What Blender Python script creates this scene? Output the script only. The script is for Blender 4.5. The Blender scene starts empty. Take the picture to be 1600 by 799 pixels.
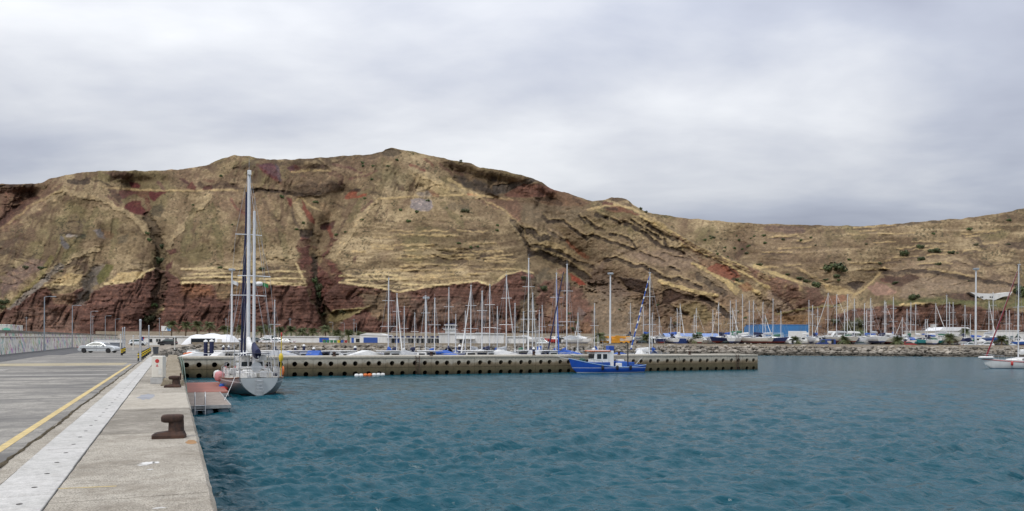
import bpy, bmesh, math, random
import numpy as np
from mathutils import Vector, Matrix
random.seed(7)
SC = bpy.context.scene
COL = SC.collection
# ------------------------------------------------------------------ camera, sky, sun, exposure
F = 1194.0                      # focal length in photograph pixels (1600 wide)
CAMZ = 4.1                      # eye height above the water; the quay deck is 2.0 m below it
TH = math.radians(23.94)        # the camera looks this far to the right of the quay's direction (+Y)
ROLL = math.radians(0.285)
cam = bpy.data.cameras.new('camera'); camo = bpy.data.objects.new('camera', cam); COL.objects.link(camo)
cam.sensor_width = 36; cam.lens = F / 1600 * 36; cam.shift_y = 130.1 / 1600
cam.clip_start = 0.1; cam.clip_end = 9000
camo.matrix_world = Matrix.Translation((0, 0, CAMZ)) @ Matrix.Rotation(-TH, 4, 'Z') @ Matrix.Rotation(math.pi/2, 4, 'X') @ Matrix.Rotation(ROLL, 4, 'Z')
SC.camera = camo
SC.view_settings.view_transform = 'Standard'; SC.view_settings.look = 'None'
SC.view_settings.exposure = 0.17; SC.view_settings.gamma = 1.0
SUN_EL, SUN_AZ = math.radians(48), math.radians(-122)   # azimuth measured from +Y towards +X
w = bpy.data.worlds.new('World'); SC.world = w; w.use_nodes = True
nt = w.node_tree; nt.nodes.clear()
def N(nt, typ, **kw):
    n = nt.nodes.new(typ)
    for k, v in kw.items():
        if k.startswith('i_'):
            n.inputs[int(k[2:]) if k[2:].isdigit() else k[2:].replace('_', ' ')].default_value = v
        else: setattr(n, k, v)
    return n
def math_node(nt, op, a, b=None, clamp=False):
    n = nt.nodes.new('ShaderNodeMath'); n.operation = op; n.use_clamp = clamp
    for i, v in enumerate((a, b)):
        if v is None: continue
        if isinstance(v, (int, float)): n.inputs[i].default_value = v
        else: nt.links.new(v, n.inputs[i])
    return n.outputs[0]
def mixc(nt, fac, a, b, mode='MIX'):
    n = nt.nodes.new('ShaderNodeMix'); n.data_type = 'RGBA'; n.blend_type = mode
    for s, v in ((n.inputs[0], fac), (n.inputs[6], a), (n.inputs[7], b)):
        if isinstance(v, (int, float)): s.default_value = v
        elif isinstance(v, tuple): s.default_value = (*v[:3], 1)
        else: nt.links.new(v, s)
    return n.outputs[2]
def ramp(nt, fac, stops, interp='LINEAR'):
    n = nt.nodes.new('ShaderNodeValToRGB'); r = n.color_ramp; r.interpolation = interp
    while len(r.elements) < len(stops): r.elements.new(0.5)
    for e, (p, c) in zip(r.elements, stops):
        e.position = p; e.color = (c, c, c, 1) if isinstance(c, (int, float)) else (*c, 1)
    nt.links.new(fac, n.inputs[0]); return n.outputs[0]
def noise(nt, vec, scale, detail=4, rough=.55, dist=0.0, out=0):
    n = nt.nodes.new('ShaderNodeTexNoise'); n.inputs['Scale'].default_value = scale
    n.inputs['Detail'].default_value = detail; n.inputs['Roughness'].default_value = rough; n.inputs['Distortion'].default_value = dist
    if vec is not None: nt.links.new(vec, n.inputs['Vector'])
    return n.outputs[out]
def mapping(nt, vec, scale=(1, 1, 1), rot=(0, 0, 0), loc=(0, 0, 0)):
    n = nt.nodes.new('ShaderNodeMapping'); n.inputs['Scale'].default_value = scale
    n.inputs['Rotation'].default_value = rot; n.inputs['Location'].default_value = loc
    nt.links.new(vec, n.inputs['Vector']); return n.outputs[0]
# overcast: a Nishita sky seen through a thick, uneven layer of cloud projected on a flat cloud base
tc = N(nt, 'ShaderNodeTexCoord'); sep = N(nt, 'ShaderNodeSeparateXYZ'); nt.links.new(tc.outputs['Generated'], sep.inputs[0])
zz = math_node(nt, 'MAXIMUM', sep.outputs[2], 0.0)
den = math_node(nt, 'ADD', zz, 0.16)
cx = math_node(nt, 'DIVIDE', sep.outputs[0], den); cy = math_node(nt, 'DIVIDE', sep.outputs[1], den)
cmb = N(nt, 'ShaderNodeCombineXYZ'); nt.links.new(cx, cmb.inputs[0]); nt.links.new(cy, cmb.inputs[1])
cv = mapping(nt, cmb.outputs[0], (1, 1, 1), (0, 0, TH), (3.7, 2.3, 0))
cs = mapping(nt, cv, (0.75, 1.0, 1))
n1 = noise(nt, cs, 0.62, 5, .52, .35)
n2 = noise(nt, cs, 1.9, 6, .55, .25)
nn = math_node(nt, 'ADD', math_node(nt, 'MULTIPLY', n1, .74), math_node(nt, 'MULTIPLY', n2, .26))
cloud = ramp(nt, nn, [(.36, (.37, .395, .485)), (.455, (.485, .515, .60)), (.54, (.655, .675, .725)), (.63, (.84, .855, .88))])
cie = math_node(nt, 'ADD', math_node(nt, 'MULTIPLY', zz, 1.6), .60)
cloud = mixc(nt, 1.0, cloud, ramp(nt, math_node(nt, 'MULTIPLY', cie, .5), [(0, 0.0), (1, 2.0)]), 'MULTIPLY')
sky = N(nt, 'ShaderNodeTexSky'); sky.sky_type = 'NISHITA'; sky.sun_disc = False
sky.sun_elevation = SUN_EL; sky.sun_rotation = SUN_AZ
skyc = mixc(nt, 1.0, sky.outputs[0], (.10, .10, .10), 'MULTIPLY')
final = mixc(nt, 0.93, skyc, cloud)
bg = N(nt, 'ShaderNodeBackground'); nt.links.new(final, bg.inputs[0]); bg.inputs[1].default_value = 1.0
wo = N(nt, 'ShaderNodeOutputWorld'); nt.links.new(bg.outputs[0], wo.inputs[0])
sl = bpy.data.lights.new('sun', 'SUN'); slo = bpy.data.objects.new('sun', sl); COL.objects.link(slo)
sl.energy = 1.5; sl.angle = math.radians(12); sl.color = (1, .965, .91)
sd = Vector((math.sin(SUN_AZ)*math.cos(SUN_EL), math.cos(SUN_AZ)*math.cos(SUN_EL), math.sin(SUN_EL)))
slo.rotation_euler = (-sd).to_track_quat('-Z', 'Y').to_euler()
slo.location = (-30, -30, 60)
# ------------------------------------------------------------------ pixel -> place
RX, RY = math.cos(TH), -math.sin(TH); FX, FY = math.sin(TH), math.cos(TH)
def hor(px): return 529.6 + 0.00497*(px - 800)
def at(px, py, D):
    a = (px-800)/F
    return Vector((D*(a*RX+FX), D*(a*RY+FY), CAMZ + D*(hor(px)-py)/F))
def gp(px, py, z):
    return at(px, py, (z-CAMZ)*F/(hor(px)-py))
def az(px, D, z):               # the point at height z in the column px at depth D
    a = (px-800)/F
    return Vector((D*(a*RX+FX), D*(a*RY+FY), z))
def zof(px, py, D): return CAMZ + D*(hor(px)-py)/F
# ------------------------------------------------------------------ helpers: tags, materials, meshes
def tag(o, label=None, cat=None, group=None, kind=None):
    if label: o['label'] = label
    if cat: o['category'] = cat
    if group: o['group'] = group
    if kind: o['kind'] = kind
    return o
def thing(name, label, cat, loc=(0, 0, 0), rz=0.0, group=None):
    o = bpy.data.objects.new(name, None); COL.objects.link(o); o.empty_display_size = .3
    o.location = loc; o.rotation_euler = (0, 0, rz)
    return tag(o, label, cat, group)
MATS = {}
def mat(name, col, rough=.6, metal=0.0, var=.18, scale=6.0, bump=0.0, bscale=None, col2=None, spec=.5, dirt=None):
    """Principled material with two scales of colour noise, roughness wear and fine relief."""
    if name in MATS: return MATS[name]
    m = bpy.data.materials.new(name); m.use_nodes = True; t = m.node_tree
    b = t.nodes['Principled BSDF']; c = N(t, 'ShaderNodeTexCoord').outputs['Object']
    a = noise(t, c, scale, 5, .6); l = noise(t, c, scale*.17, 3, .5)
    k = math_node(t, 'ADD', math_node(t, 'MULTIPLY', a, .6), math_node(t, 'MULTIPLY', l, .4))
    lo = tuple(x*(1-var) for x in col); hi = col2 if col2 else tuple(min(.95, x*(1+var)) for x in col)
    if var > 0: cc = mixc(t, ramp(t, k, [(.34, 0.0), (.66, 1.0)]), lo, hi)
    else: cc = mixc(t, 0.0, col, col)
    if dirt:
        d = noise(t, mapping(t, c, (1, 1, .25)), scale*.6, 6, .65)
        cc = mixc(t, ramp(t, d, [(.52, 0.0), (.74, .75)]), cc, dirt)
    t.links.new(cc, b.inputs['Base Color'])
    b.inputs['Metallic'].default_value = metal; b.inputs['Specular IOR Level'].default_value = spec
    t.links.new(math_node(t, 'ADD', math_node(t, 'MULTIPLY', a, .2), rough-.1, True), b.inputs['Roughness'])
    if bump:
        bn = N(t, 'ShaderNodeBump'); bn.inputs['Strength'].default_value = 1; bn.inputs['Distance'].default_value = bump
        t.links.new(noise(t, c, bscale or scale*3, 5, .65), bn.inputs['Height']); t.links.new(bn.outputs[0], b.inputs['Normal'])
    MATS[name] = m; return m
class MB:
    """Collects geometry for ONE mesh object."""
    def __init__(s): s.v = []; s.f = []; s.sm = []
    def add(s, verts, faces, smooth=False):
        o = len(s.v); s.v += [tuple(p) for p in verts]
        s.f += [tuple(i+o for i in f) for f in faces]; s.sm += [smooth]*len(faces); return s
    def box(s, x0, x1, y0, y1, z0, z1, bev=0.0):
        if bev:
            b = min(bev, (x1-x0)*.45, (y1-y0)*.45, (z1-z0)*.45)
            V = []
            for z, i in ((z0, b), (z0+b, 0), (z1-b, 0), (z1, b)):
                j = b - i if i else b
                ins = i
                V += [(x0+ins+ (0 if i else 0), y0+ins, z), (x1-ins, y0+ins, z), (x1-ins, y1-ins, z), (x0+ins, y1-ins, z)]
            fs = [(3, 2, 1, 0), (12, 13, 14, 15)]
            for r in range(3):
                for k in range(4):
                    fs.append((r*4+k, r*4+(k+1) % 4, r*4+4+(k+1) % 4, r*4+4+k))
            return s.add(V, fs)
        V = [(x0, y0, z0), (x1, y0, z0), (x1, y1, z0), (x0, y1, z0), (x0, y0, z1), (x1, y0, z1), (x1, y1, z1), (x0, y1, z1)]
        return s.add(V, [(3, 2, 1, 0), (4, 5, 6, 7), (0, 1, 5, 4), (1, 2, 6, 5), (2, 3, 7, 6), (3, 0, 4, 7)])
    def rings(s, rings, closed=True, cap0=True, cap1=True, smooth=True):
        n = len(rings[0]); V = [p for r in rings for p in r]; fs = []
        m = n if closed else n-1
        for i in range(len(rings)-1):
            for k in range(m):
                fs.append((i*n+k, i*n+(k+1) % n, (i+1)*n+(k+1) % n, (i+1)*n+k))
        s.add(V, fs, smooth)
        if cap0: s.add(rings[0], [tuple(range(n))[::-1]])
        if cap1: s.add(rings[-1], [tuple(range(n))])
        return s
    def tube(s, pts, r, n=8, r1=None, cap=True):
        pts = [Vector(p) for p in pts]; R = []
        prev = None
        for i, p in enumerate(pts):
            d = (pts[min(i+1, len(pts)-1)] - pts[max(i-1, 0)]).normalized()
            u = d.orthogonal() if prev is None else (prev - d*prev.dot(d))
            if u.length < 1e-6: u = d.orthogonal()
            u.normalize(); prev = u; v = d.cross(u)
            rr = r if r1 is None else r + (r1-r)*i/(len(pts)-1)
            R.append([p + (u*math.cos(2*math.pi*k/n) + v*math.sin(2*math.pi*k/n))*rr for k in range(n)])
        return s.rings(R, True, cap, cap, n > 5)
    def lathe(s, prof, n=16, c=(0, 0, 0), axis='z'):
        R = []
        for r, z in prof:
            ring = []
            for k in range(n):
                a = 2*math.pi*k/n; x, y = r*math.cos(a), r*math.sin(a)
                ring.append((c[0]+x, c[1]+y, c[2]+z) if axis == 'z' else ((c[0]+x, c[1]+z, c[2]-y) if axis == 'y' else (c[0]+z, c[1]+x, c[2]+y)))
            R.append(ring)
        return s.rings(R)
    def prism(s, poly, a0, a1, axis='y'):
        """polygon in the plane across axis, extruded from a0 to a1"""
        def P(p, a): return (p[0], a, p[1]) if axis == 'y' else ((a, p[0], p[1]) if axis == 'x' else (p[0], p[1], a))
        n = len(poly); V = [P(p, a0) for p in poly] + [P(p, a1) for p in poly]
        fs = [tuple(range(n)), tuple(range(2*n-1, n-1, -1))] + [(i, n+i, n+(i+1) % n, (i+1) % n) for i in range(n)]
        return s.add(V, fs)
    def mesh(s, name, m):
        me = bpy.data.meshes.new(name); me.from_pydata(s.v, [], s.f); me.polygons.foreach_set('use_smooth', s.sm)
        me.materials.append(m); me.update()
        bm = bmesh.new(); bm.from_mesh(me); bmesh.ops.recalc_face_normals(bm, faces=bm.faces); bm.to_mesh(me); bm.free()
        return me
    def build(s, name, m, parent=None):
        o = bpy.data.objects.new(name, s.mesh(name, m)); COL.objects.link(o)
        if parent: o.parent = parent
        return o
def link_mesh(name, me, parent=None, loc=None, m=None):
    o = bpy.data.objects.new(name, me); COL.objects.link(o)
    if parent: o.parent = parent
    if loc is not None: o.location = loc
    if m: o.material_slots[0].link = 'OBJECT'; o.material_slots[0].material = m
    return o
def copy_tree(o, parent=None):
    c = o.copy(); COL.objects.link(c); c.parent = parent
    for ch in o.children: copy_tree(ch, c)
    return c
def grid_mesh(name, P, m, cols=None, smooth=True):
    """P: (rows, cols, 3) array -> sheet"""
    r, c = P.shape[:2]; me = bpy.data.meshes.new(name)
    me.vertices.add(r*c); me.vertices.foreach_set('co', P.reshape(-1).astype(np.float32))
    i = np.arange(r*c).reshape(r, c)
    q = np.stack([i[:-1, :-1], i[:-1, 1:], i[1:, 1:], i[1:, :-1]], -1).reshape(-1)
    nq = q.size//4
    me.loops.add(q.size); me.loops.foreach_set('vertex_index', q.astype(np.int32))
    me.polygons.add(nq); me.polygons.foreach_set('loop_start', np.arange(nq, dtype=np.int32)*4)
    me.polygons.foreach_set('use_smooth', np.full(nq, smooth))
    me.update(calc_edges=True); me.materials.append(m)
    if cols is not None:
        at_ = me.color_attributes.new('tint', 'FLOAT_COLOR', 'POINT')
        rgba = np.ones((r*c, 4), np.float32); rgba[:, :3] = cols.reshape(-1, 3)
        at_.data.foreach_set('color', rgba.reshape(-1))
    o = bpy.data.objects.new(name, me); COL.objects.link(o); return o
# numpy value noise
_RT = np.random.RandomState(11).rand(16, 256, 256).astype(np.float32)
def vn(x, y, s=0):
    t = _RT[s % 16]; xi = np.floor(x).astype(int); yi = np.floor(y).astype(int)
    fx = x-xi; fy = y-yi; fx = fx*fx*(3-2*fx); fy = fy*fy*(3-2*fy)
    x0 = xi & 255; x1 = (xi+1) & 255; y0 = yi & 255; y1 = (yi+1) & 255
    return (t[x0, y0]*(1-fx)+t[x1, y0]*fx)*(1-fy) + (t[x0, y1]*(1-fx)+t[x1, y1]*fx)*fy
def fbm(x, y, o=4, s=0, g=.5):
    v = 0; a = 1; n = 0
    for k in range(o):
        v = v + a*vn(x*2**k+17.3*k, y*2**k+9.1*k, s+k); n += a; a *= g
    return v/n
def sstep(a, b, x):
    t = np.clip((x-a)/(b-a), 0, 1); return t*t*(3-2*t)
# ------------------------------------------------------------------ the hillside
RIDGE = [(-400, 330), (-150, 300), (0, 288), (48, 287), (62, 286), (75, 280), (110, 272), (150, 268), (187, 267), (250, 267), (285, 264), (325, 258), (345, 248), (365, 243), (390, 245), (420, 250), (450, 250), (490, 247), (540, 244), (580, 241), (596, 237), (601, 233), (610, 231), (622, 234), (640, 237), (680, 245), (715, 252), (735, 256), (750, 262), (780, 266), (820, 275), (845, 284), (855, 292), (865, 298), (880, 300), (895, 306), (925, 315), (945, 312), (955, 308), (970, 309), (982, 315), (990, 322), (1005, 330), (1020, 334), (1060, 340), (1150, 348), (1200, 350), (1280, 352), (1310, 353), (1350, 353), (1400, 350), (1450, 345), (1500, 342), (1550, 335), (1580, 330), (1600, 326), (1750, 300), (2000, 285)]
BASE_D = 300.0
px = np.concatenate([np.linspace(-400, -24, 60), np.arange(-20, 1621, 1.25), np.linspace(1625, 2000, 60)])
NR = 300
rx_, ry_ = zip(*RIDGE); ridge = np.interp(px, rx_, ry_)
ridge = ridge + (fbm(px*.09, px*0, 4, 3)-.5)*3.0
base = hor(px) - 3.5
t = np.linspace(0, 1, NR)[:, None]
PY = base[None]*(1-t) + ridge[None]*t; PX = np.repeat(px[None], NR, 0)
STRAW = np.array((.275, .20, .110)); LTc = (.46, .335, .165); DKc = (.036, .026, .021)
CLc = (.118, .060, .046); RDc = (.115, .036, .032); PRc = (.105, .05, .055); ORc = (.25, .12, .06); BRc = (.13, .078, .052); GNc = (.075, .085, .035)
# straw grass with mottling, down-slope rills and contour terraces
big = fbm(PX*.012, PY*.016, 4, 0); mid = fbm(PX*.05, PY*.08, 4, 2); fine = fbm(PX*.33, PY*.4, 3, 5)
rill = fbm(PX*.11 + PY*.02, PY*.017, 4, 6); spk = fbm(PX*.42, PY*.5, 2, 9)
terr_n = fbm(PX*.011 + fbm(PX*.02, PY*.02, 2, 4)*1.3, PY*.16 + (fbm(PX*.012, PY*.01, 3, 1)-.5)*3, 4, 7, .6)
def poly_mask(pts, feather=2.0, rag=2.5, seed=0):
    """soft mask of a polygon given in photograph pixels, ragged edge"""
    a = np.array(pts, float); m = np.zeros(PX.shape, np.float32)
    c0 = np.searchsorted(px, a[:, 0].min()-8); c1 = np.searchsorted(px, a[:, 0].max()+8)
    X = PX[:, c0:c1]; Y = PY[:, c0:c1]
    if X.size == 0: return m
    rows = np.where((Y.max(1) > a[:, 1].min()-8) & (Y.min(1) < a[:, 1].max()+8))[0]
    if not len(rows): return m
    r0, r1 = rows[0], rows[-1]+1; X = X[r0:r1]; Y = Y[r0:r1]
    rag = rag*(1.0 if min(np.ptp(a[:, 0]), np.ptp(a[:, 1])) > 34 else .45)
    X = X + (fbm(X*.12, Y*.15, 3, seed)-.5)*2*rag*3.0; Y = Y + (fbm(X*.12+40, Y*.15, 3, seed+3)-.5)*2*rag*2.2
    ins = np.zeros(X.shape, bool); d = np.full(X.shape, 1e9)
    n = len(a)
    for i in range(n):
        (ax, ay), (bx, by) = a[i], a[(i+1) % n]
        if ay != by:
            cond = ((ay > Y) != (by > Y)) & (X < (bx-ax)*(Y-ay)/(by-ay)+ax); ins ^= cond
        ex, ey = bx-ax, by-ay; L = ex*ex+ey*ey+1e-9
        u = np.clip(((X-ax)*ex+(Y-ay)*ey)/L, 0, 1); d = np.minimum(d, np.hypot(X-ax-u*ex, Y-ay-u*ey))
    sd = np.where(ins, d, -d)
    m[r0:r1, c0:c1] = sstep(-feather, feather, sd); return m
def line_mask(pts, w0, w1=None, feather=1.2, rag=1.5, seed=0):
    a = np.array(pts, float); m = np.zeros(PX.shape, np.float32); w1 = w0 if w1 is None else w1
    pad = max(w0, w1)+6
    c0 = np.searchsorted(px, a[:, 0].min()-pad); c1 = np.searchsorted(px, a[:, 0].max()+pad)
    X = PX[:, c0:c1]; Y = PY[:, c0:c1]
    if X.size == 0: return m
    rows = np.where((Y.max(1) > a[:, 1].min()-pad) & (Y.min(1) < a[:, 1].max()+pad))[0]
    if not len(rows): return m
    r0, r1 = rows[0], rows[-1]+1; X = X[r0:r1]; Y = Y[r0:r1]
    wob = fbm(X*.2, Y*.25, 3, seed+5)
    X = X + (fbm(X*.13, Y*.13, 3, seed)-.5)*2*rag*1.5; Y = Y + (fbm(X*.13+40, Y*.13, 3, seed+3)-.5)*2*rag*1.5
    best = np.zeros(X.shape, np.float32); n = len(a)-1
    for i in range(n):
        (ax, ay), (bx, by) = a[i], a[i+1]; ex, ey = bx-ax, by-ay; L = ex*ex+ey*ey+1e-9
        u = np.clip(((X-ax)*ex+(Y-ay)*ey)/L, 0, 1); d = np.hypot(X-ax-u*ex, Y-ay-u*ey)
        hw = .5*(w0+(w1-w0)*(i+u)/n)*(.35+1.3*wob)
        best = np.maximum(best, sstep(feather, -feather*.6, d-hw))
    best = best*(.6+.4*sstep(.30, .46, fbm(X*.10+7, Y*.14, 3, seed+8)))
    m[r0:r1, c0:c1] = best; return m
right = sstep(1000, 1250, PX + (PY-400)*.3)
z_terr = np.maximum(poly_mask([(270, 405), (480, 390), (540, 345), (760, 330), (850, 410), (820, 430), (620, 462), (480, 450), (270, 450)], 22, 5), right*sstep(470, 430, PY))
z_diag = poly_mask([(800, 350), (900, 320), (1000, 335), (1240, 430), (1290, 460), (1240, 500), (1000, 520), (850, 430)], 14, 5)
tone = .95*(big-.5)*2 + .95*(mid-.5)*2 + .95*(fine-.5)*2
tone = tone + (1-z_terr)*(1-z_diag)*(rill-.5)*1.3
dv = PX*.48 + PY*.88; du = PX*.88 - PY*.48
diag = fbm(du*.018, dv*.15, 4, 8, .6)
tone = tone + z_terr*(terr_n-.5)*3.6 + z_diag*((diag-.5)*1.7+.10)
lo = np.array((.115, .078, .042)); hi = np.array((.45, .34, .195))
tt = np.clip(.48+.42*tone, 0, 1)[..., None]
C = np.where(tt < .5, lo+(STRAW-lo)*tt*2, STRAW+(hi-STRAW)*(tt*2-1))
olive = sstep(.54, .72, fbm(PX*.02+9, PY*.03, 4, 10))[..., None]*.7
C = C*(1-olive) + np.array((.16, .13, .06))*olive*(.7+.6*fine[..., None])
redd = sstep(.54, .68, fbm(PX*.035+5, PY*.05+3, 4, 12))[..., None]*.36*(1-right[..., None]*.3)
C = C*(1-redd) + np.array((.16, .10, .066))*redd
bush = sstep(.70, .78, spk*(.75+.5*fbm(PX*.03, PY*.03, 3, 13)))[..., None]*.8
C = C*(1-bush) + np.array((.06, .055, .03))*bush
vein = 1-np.abs(2*fbm(PX*.016+2, PY*.055+(fbm(PX*.02, PY*.03, 3, 9)-.5)*2.5, 4, 5)-1); vz = sstep(.48, .62, fbm(PX*.011+30, PY*.02, 3, 14))
vk = (sstep(.84, .97, vein)*vz*.75)[..., None]*(1-.5*z_diag[..., None]); C = C*(1-vk)+np.array((.085, .06, .042))*vk
vein2 = 1-np.abs(2*fbm(PX*.06+PY*.022+11, PY*.02, 4, 3)-1); vz2 = sstep(.46, .60, fbm(PX*.014+7, PY*.018+5, 3, 11))
vk2 = (sstep(.82, .97, vein2)*vz2*.6)[..., None]*(1-z_terr[..., None])*(1-z_diag[..., None]); C = C*(1-vk2)+np.array((.12, .072, .048))*vk2
OFF0 = 1.2*vk[..., 0] + 1.6*vk2[..., 0]
OFF = np.zeros(PX.shape)             # relief: metres away from the viewer
STEEP = np.zeros(PX.shape)           # 1 = cliff face
MASKROCK = np.zeros(PX.shape)
PATCH = sstep(.30, .52, fbm(PX*.075+3, PY*.1, 4, 4, .6))
def paint(m, col, f=1.0, off=0.0, steep=0.0, rock=0.0):
    global C, OFF, STEEP, MASKROCK
    if steep < 1: m = m*((.55+.45*PATCH) if (m > .5).sum() > 3500 else (.88+.12*PATCH))
    k = (m*f)[..., None]; v = (.72+.56*fine[..., None])*(.8+.4*mid[..., None])
    C = C*(1-k) + np.array(col)*v*k
    OFF = OFF + m*off*.55; STEEP = np.maximum(STEEP, m*steep); MASKROCK = np.maximum(MASKROCK, m*rock)
def P_(pts, col, f=1.0, off=0.0, steep=0.0, rock=.6, feather=1.2, rag=2.5): paint(poly_mask(pts, feather, rag, len(pts)), col, f, off, steep, rock)
def L_(pts, w0, col, f=1.0, off=0.0, w1=None, rag=1.5): paint(line_mask(pts, w0, w1, 1.2, rag, len(pts)), col, f, off, 0, .6)

def dist_line(pts):
    d = np.full(PX.shape, 1e9); a = np.array(pts, float)
    for (ax, ay), (bx, by) in zip(a[:-1], a[1:]):
        ex, ey = bx-ax, by-ay; u = np.clip(((PX-ax)*ex+(PY-ay)*ey)/(ex*ex+ey*ey), 0, 1); d = np.minimum(d, np.hypot(PX-ax-u*ex, PY-ay-u*ey))
    return d
MACRO = np.zeros(PX.shape)          # spurs and gullies that shape the whole slope
for pts, amp, wid in [([(205, 300), (225, 335), (242, 372), (250, 420), (246, 470), (232, 525)], 22, 34), ([(470, 300), (485, 350), (492, 400), (496, 450), (505, 525)], 20, 36), ([(530, 300), (510, 355), (492, 390)], 10, 20), ([(715, 278), (760, 300), (805, 350), (830, 398), (900, 425), (925, 450)], 26, 40), ([(-60, 400), (5, 340), (50, 305)], 18, 26), ([(165, 372), (150, 425), (130, 475)], 9, 22), ([(800, 300), (850, 330), (880, 370), (905, 400)], 12, 26), ([(965, 440), (1000, 470), (1040, 520)], 10, 30), ([(1150, 385), (1210, 430), (1300, 455), (1340, 448), (1400, 415), (1470, 385), (1540, 360)], 16, 34), ([(380, 330), (376, 400)], 5, 16), ([(300, 320), (318, 400)], 5, 18), ([(650, 350), (700, 420)], 4, 26), ([(1390, 380), (1375, 440)], 8, 24), ([(1130, 420), (1190, 470), (1230, 500)], 8, 18),
    ([(610, 236), (640, 270), (740, 304), (800, 345)], -12, 34), ([(365, 245), (420, 270), (445, 285)], -8, 20), ([(100, 290), (190, 320), (228, 352)], -8, 20), ([(955, 312), (1040, 352), (1140, 407), (1250, 450)], -12, 28), ([(440, 310), (478, 440)], -4, 14), ([(1560, 345), (1480, 400), (1440, 420)], -10, 40)]:
    MACRO = MACRO + amp*np.exp(-(dist_line(pts)/wid)**1.3)
wet = np.clip(MACRO/22, 0, 1)[..., None]
C = C*(1-.5*wet) + np.array((.125, .085, .05))*.5*wet  # mixes a darker brown in along the gully lines
for pts in ([(255, 402), (270, 370), (300, 335), (330, 305)], [(105, 300), (170, 315), (215, 345), (238, 375)], [(478, 362), (468, 330), (452, 310)], [(520, 402), (545, 370), (562, 340), (585, 312)], [(640, 262), (690, 288), (740, 306), (790, 332), (820, 378)], [(30, 345), (75, 312), (100, 300)], [(60, 430), (110, 405), (150, 390)], [(420, 400), (455, 400)]): L_(pts, 9, (.42, .32, .18), .5, -2, None, 3)
for pts in ([(330, 322), (338, 360), (346, 405)], [(388, 335), (392, 370), (394, 412)], [(300, 330), (290, 370), (285, 400)], [(150, 330), (120, 380), (90, 420)], [(595, 250), (572, 300), (545, 345)], [(425, 330), (440, 370), (448, 400)], [(180, 345), (175, 400)], [(690, 320), (720, 350)]): L_(pts, 9, (.135, .115, .055), .55, 1.5, None, 3)
# broad brown zones
P_([(250, 268), (330, 262), (360, 290), (440, 296), (440, 305), (260, 296)], (.15, .095, .065), .5, 0, 0, .5, 10, 8); P_([(430, 255), (540, 250), (600, 245), (590, 290), (540, 300), (440, 298)], (.14, .09, .06), .55, 0, 0, .5, 10, 8); P_([(700, 265), (800, 275), (850, 290), (900, 310), (900, 345), (820, 350), (760, 310)], (.15, .10, .065), .55, 0, 0, .5, 10, 8); P_([(840, 320), (940, 330), (1010, 380), (1090, 420), (1180, 470), (1150, 500), (1000, 470), (900, 420)], (.22, .15, .098), .45, 0, 0, .3, 12, 10); P_([(1180, 355), (1300, 358), (1340, 400), (1300, 440), (1200, 415), (1130, 385)], (.17, .115, .075), .5, 0, 0, .3, 12, 10); P_([(0, 292), (90, 285), (70, 320), (0, 365)], (.16, .085, .06), .5, 0, 0, .5, 8, 6); P_([(330, 300), (420, 310), (440, 360), (360, 350)], (.15, .085, .06), .4, 0, 0, .5, 14, 9); P_([(1380, 400), (1500, 405), (1600, 430), (1600, 460), (1380, 460)], (.2, .135, .09), .5, 0, 0, .3, 12, 8)
# lower cliffs
P_([(-400, 560), (-400, 520), (-60, 510), (0, 488), (12, 478), (24, 472), (36, 465), (55, 453), (70, 449), (78, 458), (90, 460), (112, 458), (128, 447), (135, 455), (125, 470), (138, 470), (140, 457), (163, 446), (190, 442), (210, 440), (225, 425), (243, 420), (250, 424), (262, 424), (270, 432), (283, 438), (283, 443), (330, 443), (385, 442), (440, 445), (478, 446), (484, 470), (495, 480), (500, 500), (512, 520), (512, 560)], CLc, .95, 0, 1, 1, 1.3, 1.5)
P_([(505, 470), (510, 455), (530, 442), (560, 446), (600, 452), (625, 457), (650, 452), (700, 445), (745, 440), (765, 448), (778, 440), (790, 430), (815, 424), (830, 428), (840, 445), (850, 460), (850, 560), (525, 560), (530, 505), (545, 495), (565, 483), (540, 485), (515, 488)], CLc, .95, 0, 1, 1, 1.3, 1.5)
P_([(850, 440), (1300, 478), (1300, 560), (850, 560)], (.21, .14, .09), .75, 0, .45, .6, 8, 6)
P_([(1180, 490), (1260, 478), (1305, 470), (1305, 560), (1170, 560)], (.16, .095, .06), .8, 0, .6, .8, 4, 4)
P_([(1296, 560), (1305, 492), (1340, 482), (1390, 479), (1440, 477), (1500, 477), (1560, 484), (1600, 490), (2000, 490), (2000, 560)], (.125, .068, .05), .95, 0, 1, 1, 1.5, 2)
P_([(0, 500), (60, 470), (120, 500), (130, 520), (60, 522), (0, 520)], (.2, .135, .1), .45, 0, 0, 1, 8, 5)
P_([(80, 460), (118, 459), (112, 478), (85, 474)], (.22, .14, .085), .8); P_([(283, 444), (330, 445), (332, 460), (300, 466), (282, 458)], ORc, .55, 0, 0, 1, 5)
P_([(335, 445), (385, 444), (378, 456), (350, 470), (338, 465)], (.2, .145, .075), .7, 0, 0, .4, 4)
P_([(560, 457), (606, 456), (606, 502), (590, 497), (570, 480)], (.19, .14, .085), .75, 0, 0, .6, 4); P_([(618, 460), (640, 458), (640, 480), (620, 478)], (.18, .13, .08), .6, 0, 0, .5, 4)
P_([(508, 503), (520, 486), (545, 482), (560, 481), (578, 478), (562, 488), (540, 498), (525, 503)], (.24, .19, .09), .95, -2)
P_([(640, 470), (700, 470), (760, 475), (800, 500), (760, 510), (640, 500)], (.15, .115, .085), .5, 0, 0, 1, 8, 6)
P_([(234, 490), (256, 477), (258, 482), (245, 492), (236, 494)], (.3, .235, .12), .95, -1)
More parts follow.
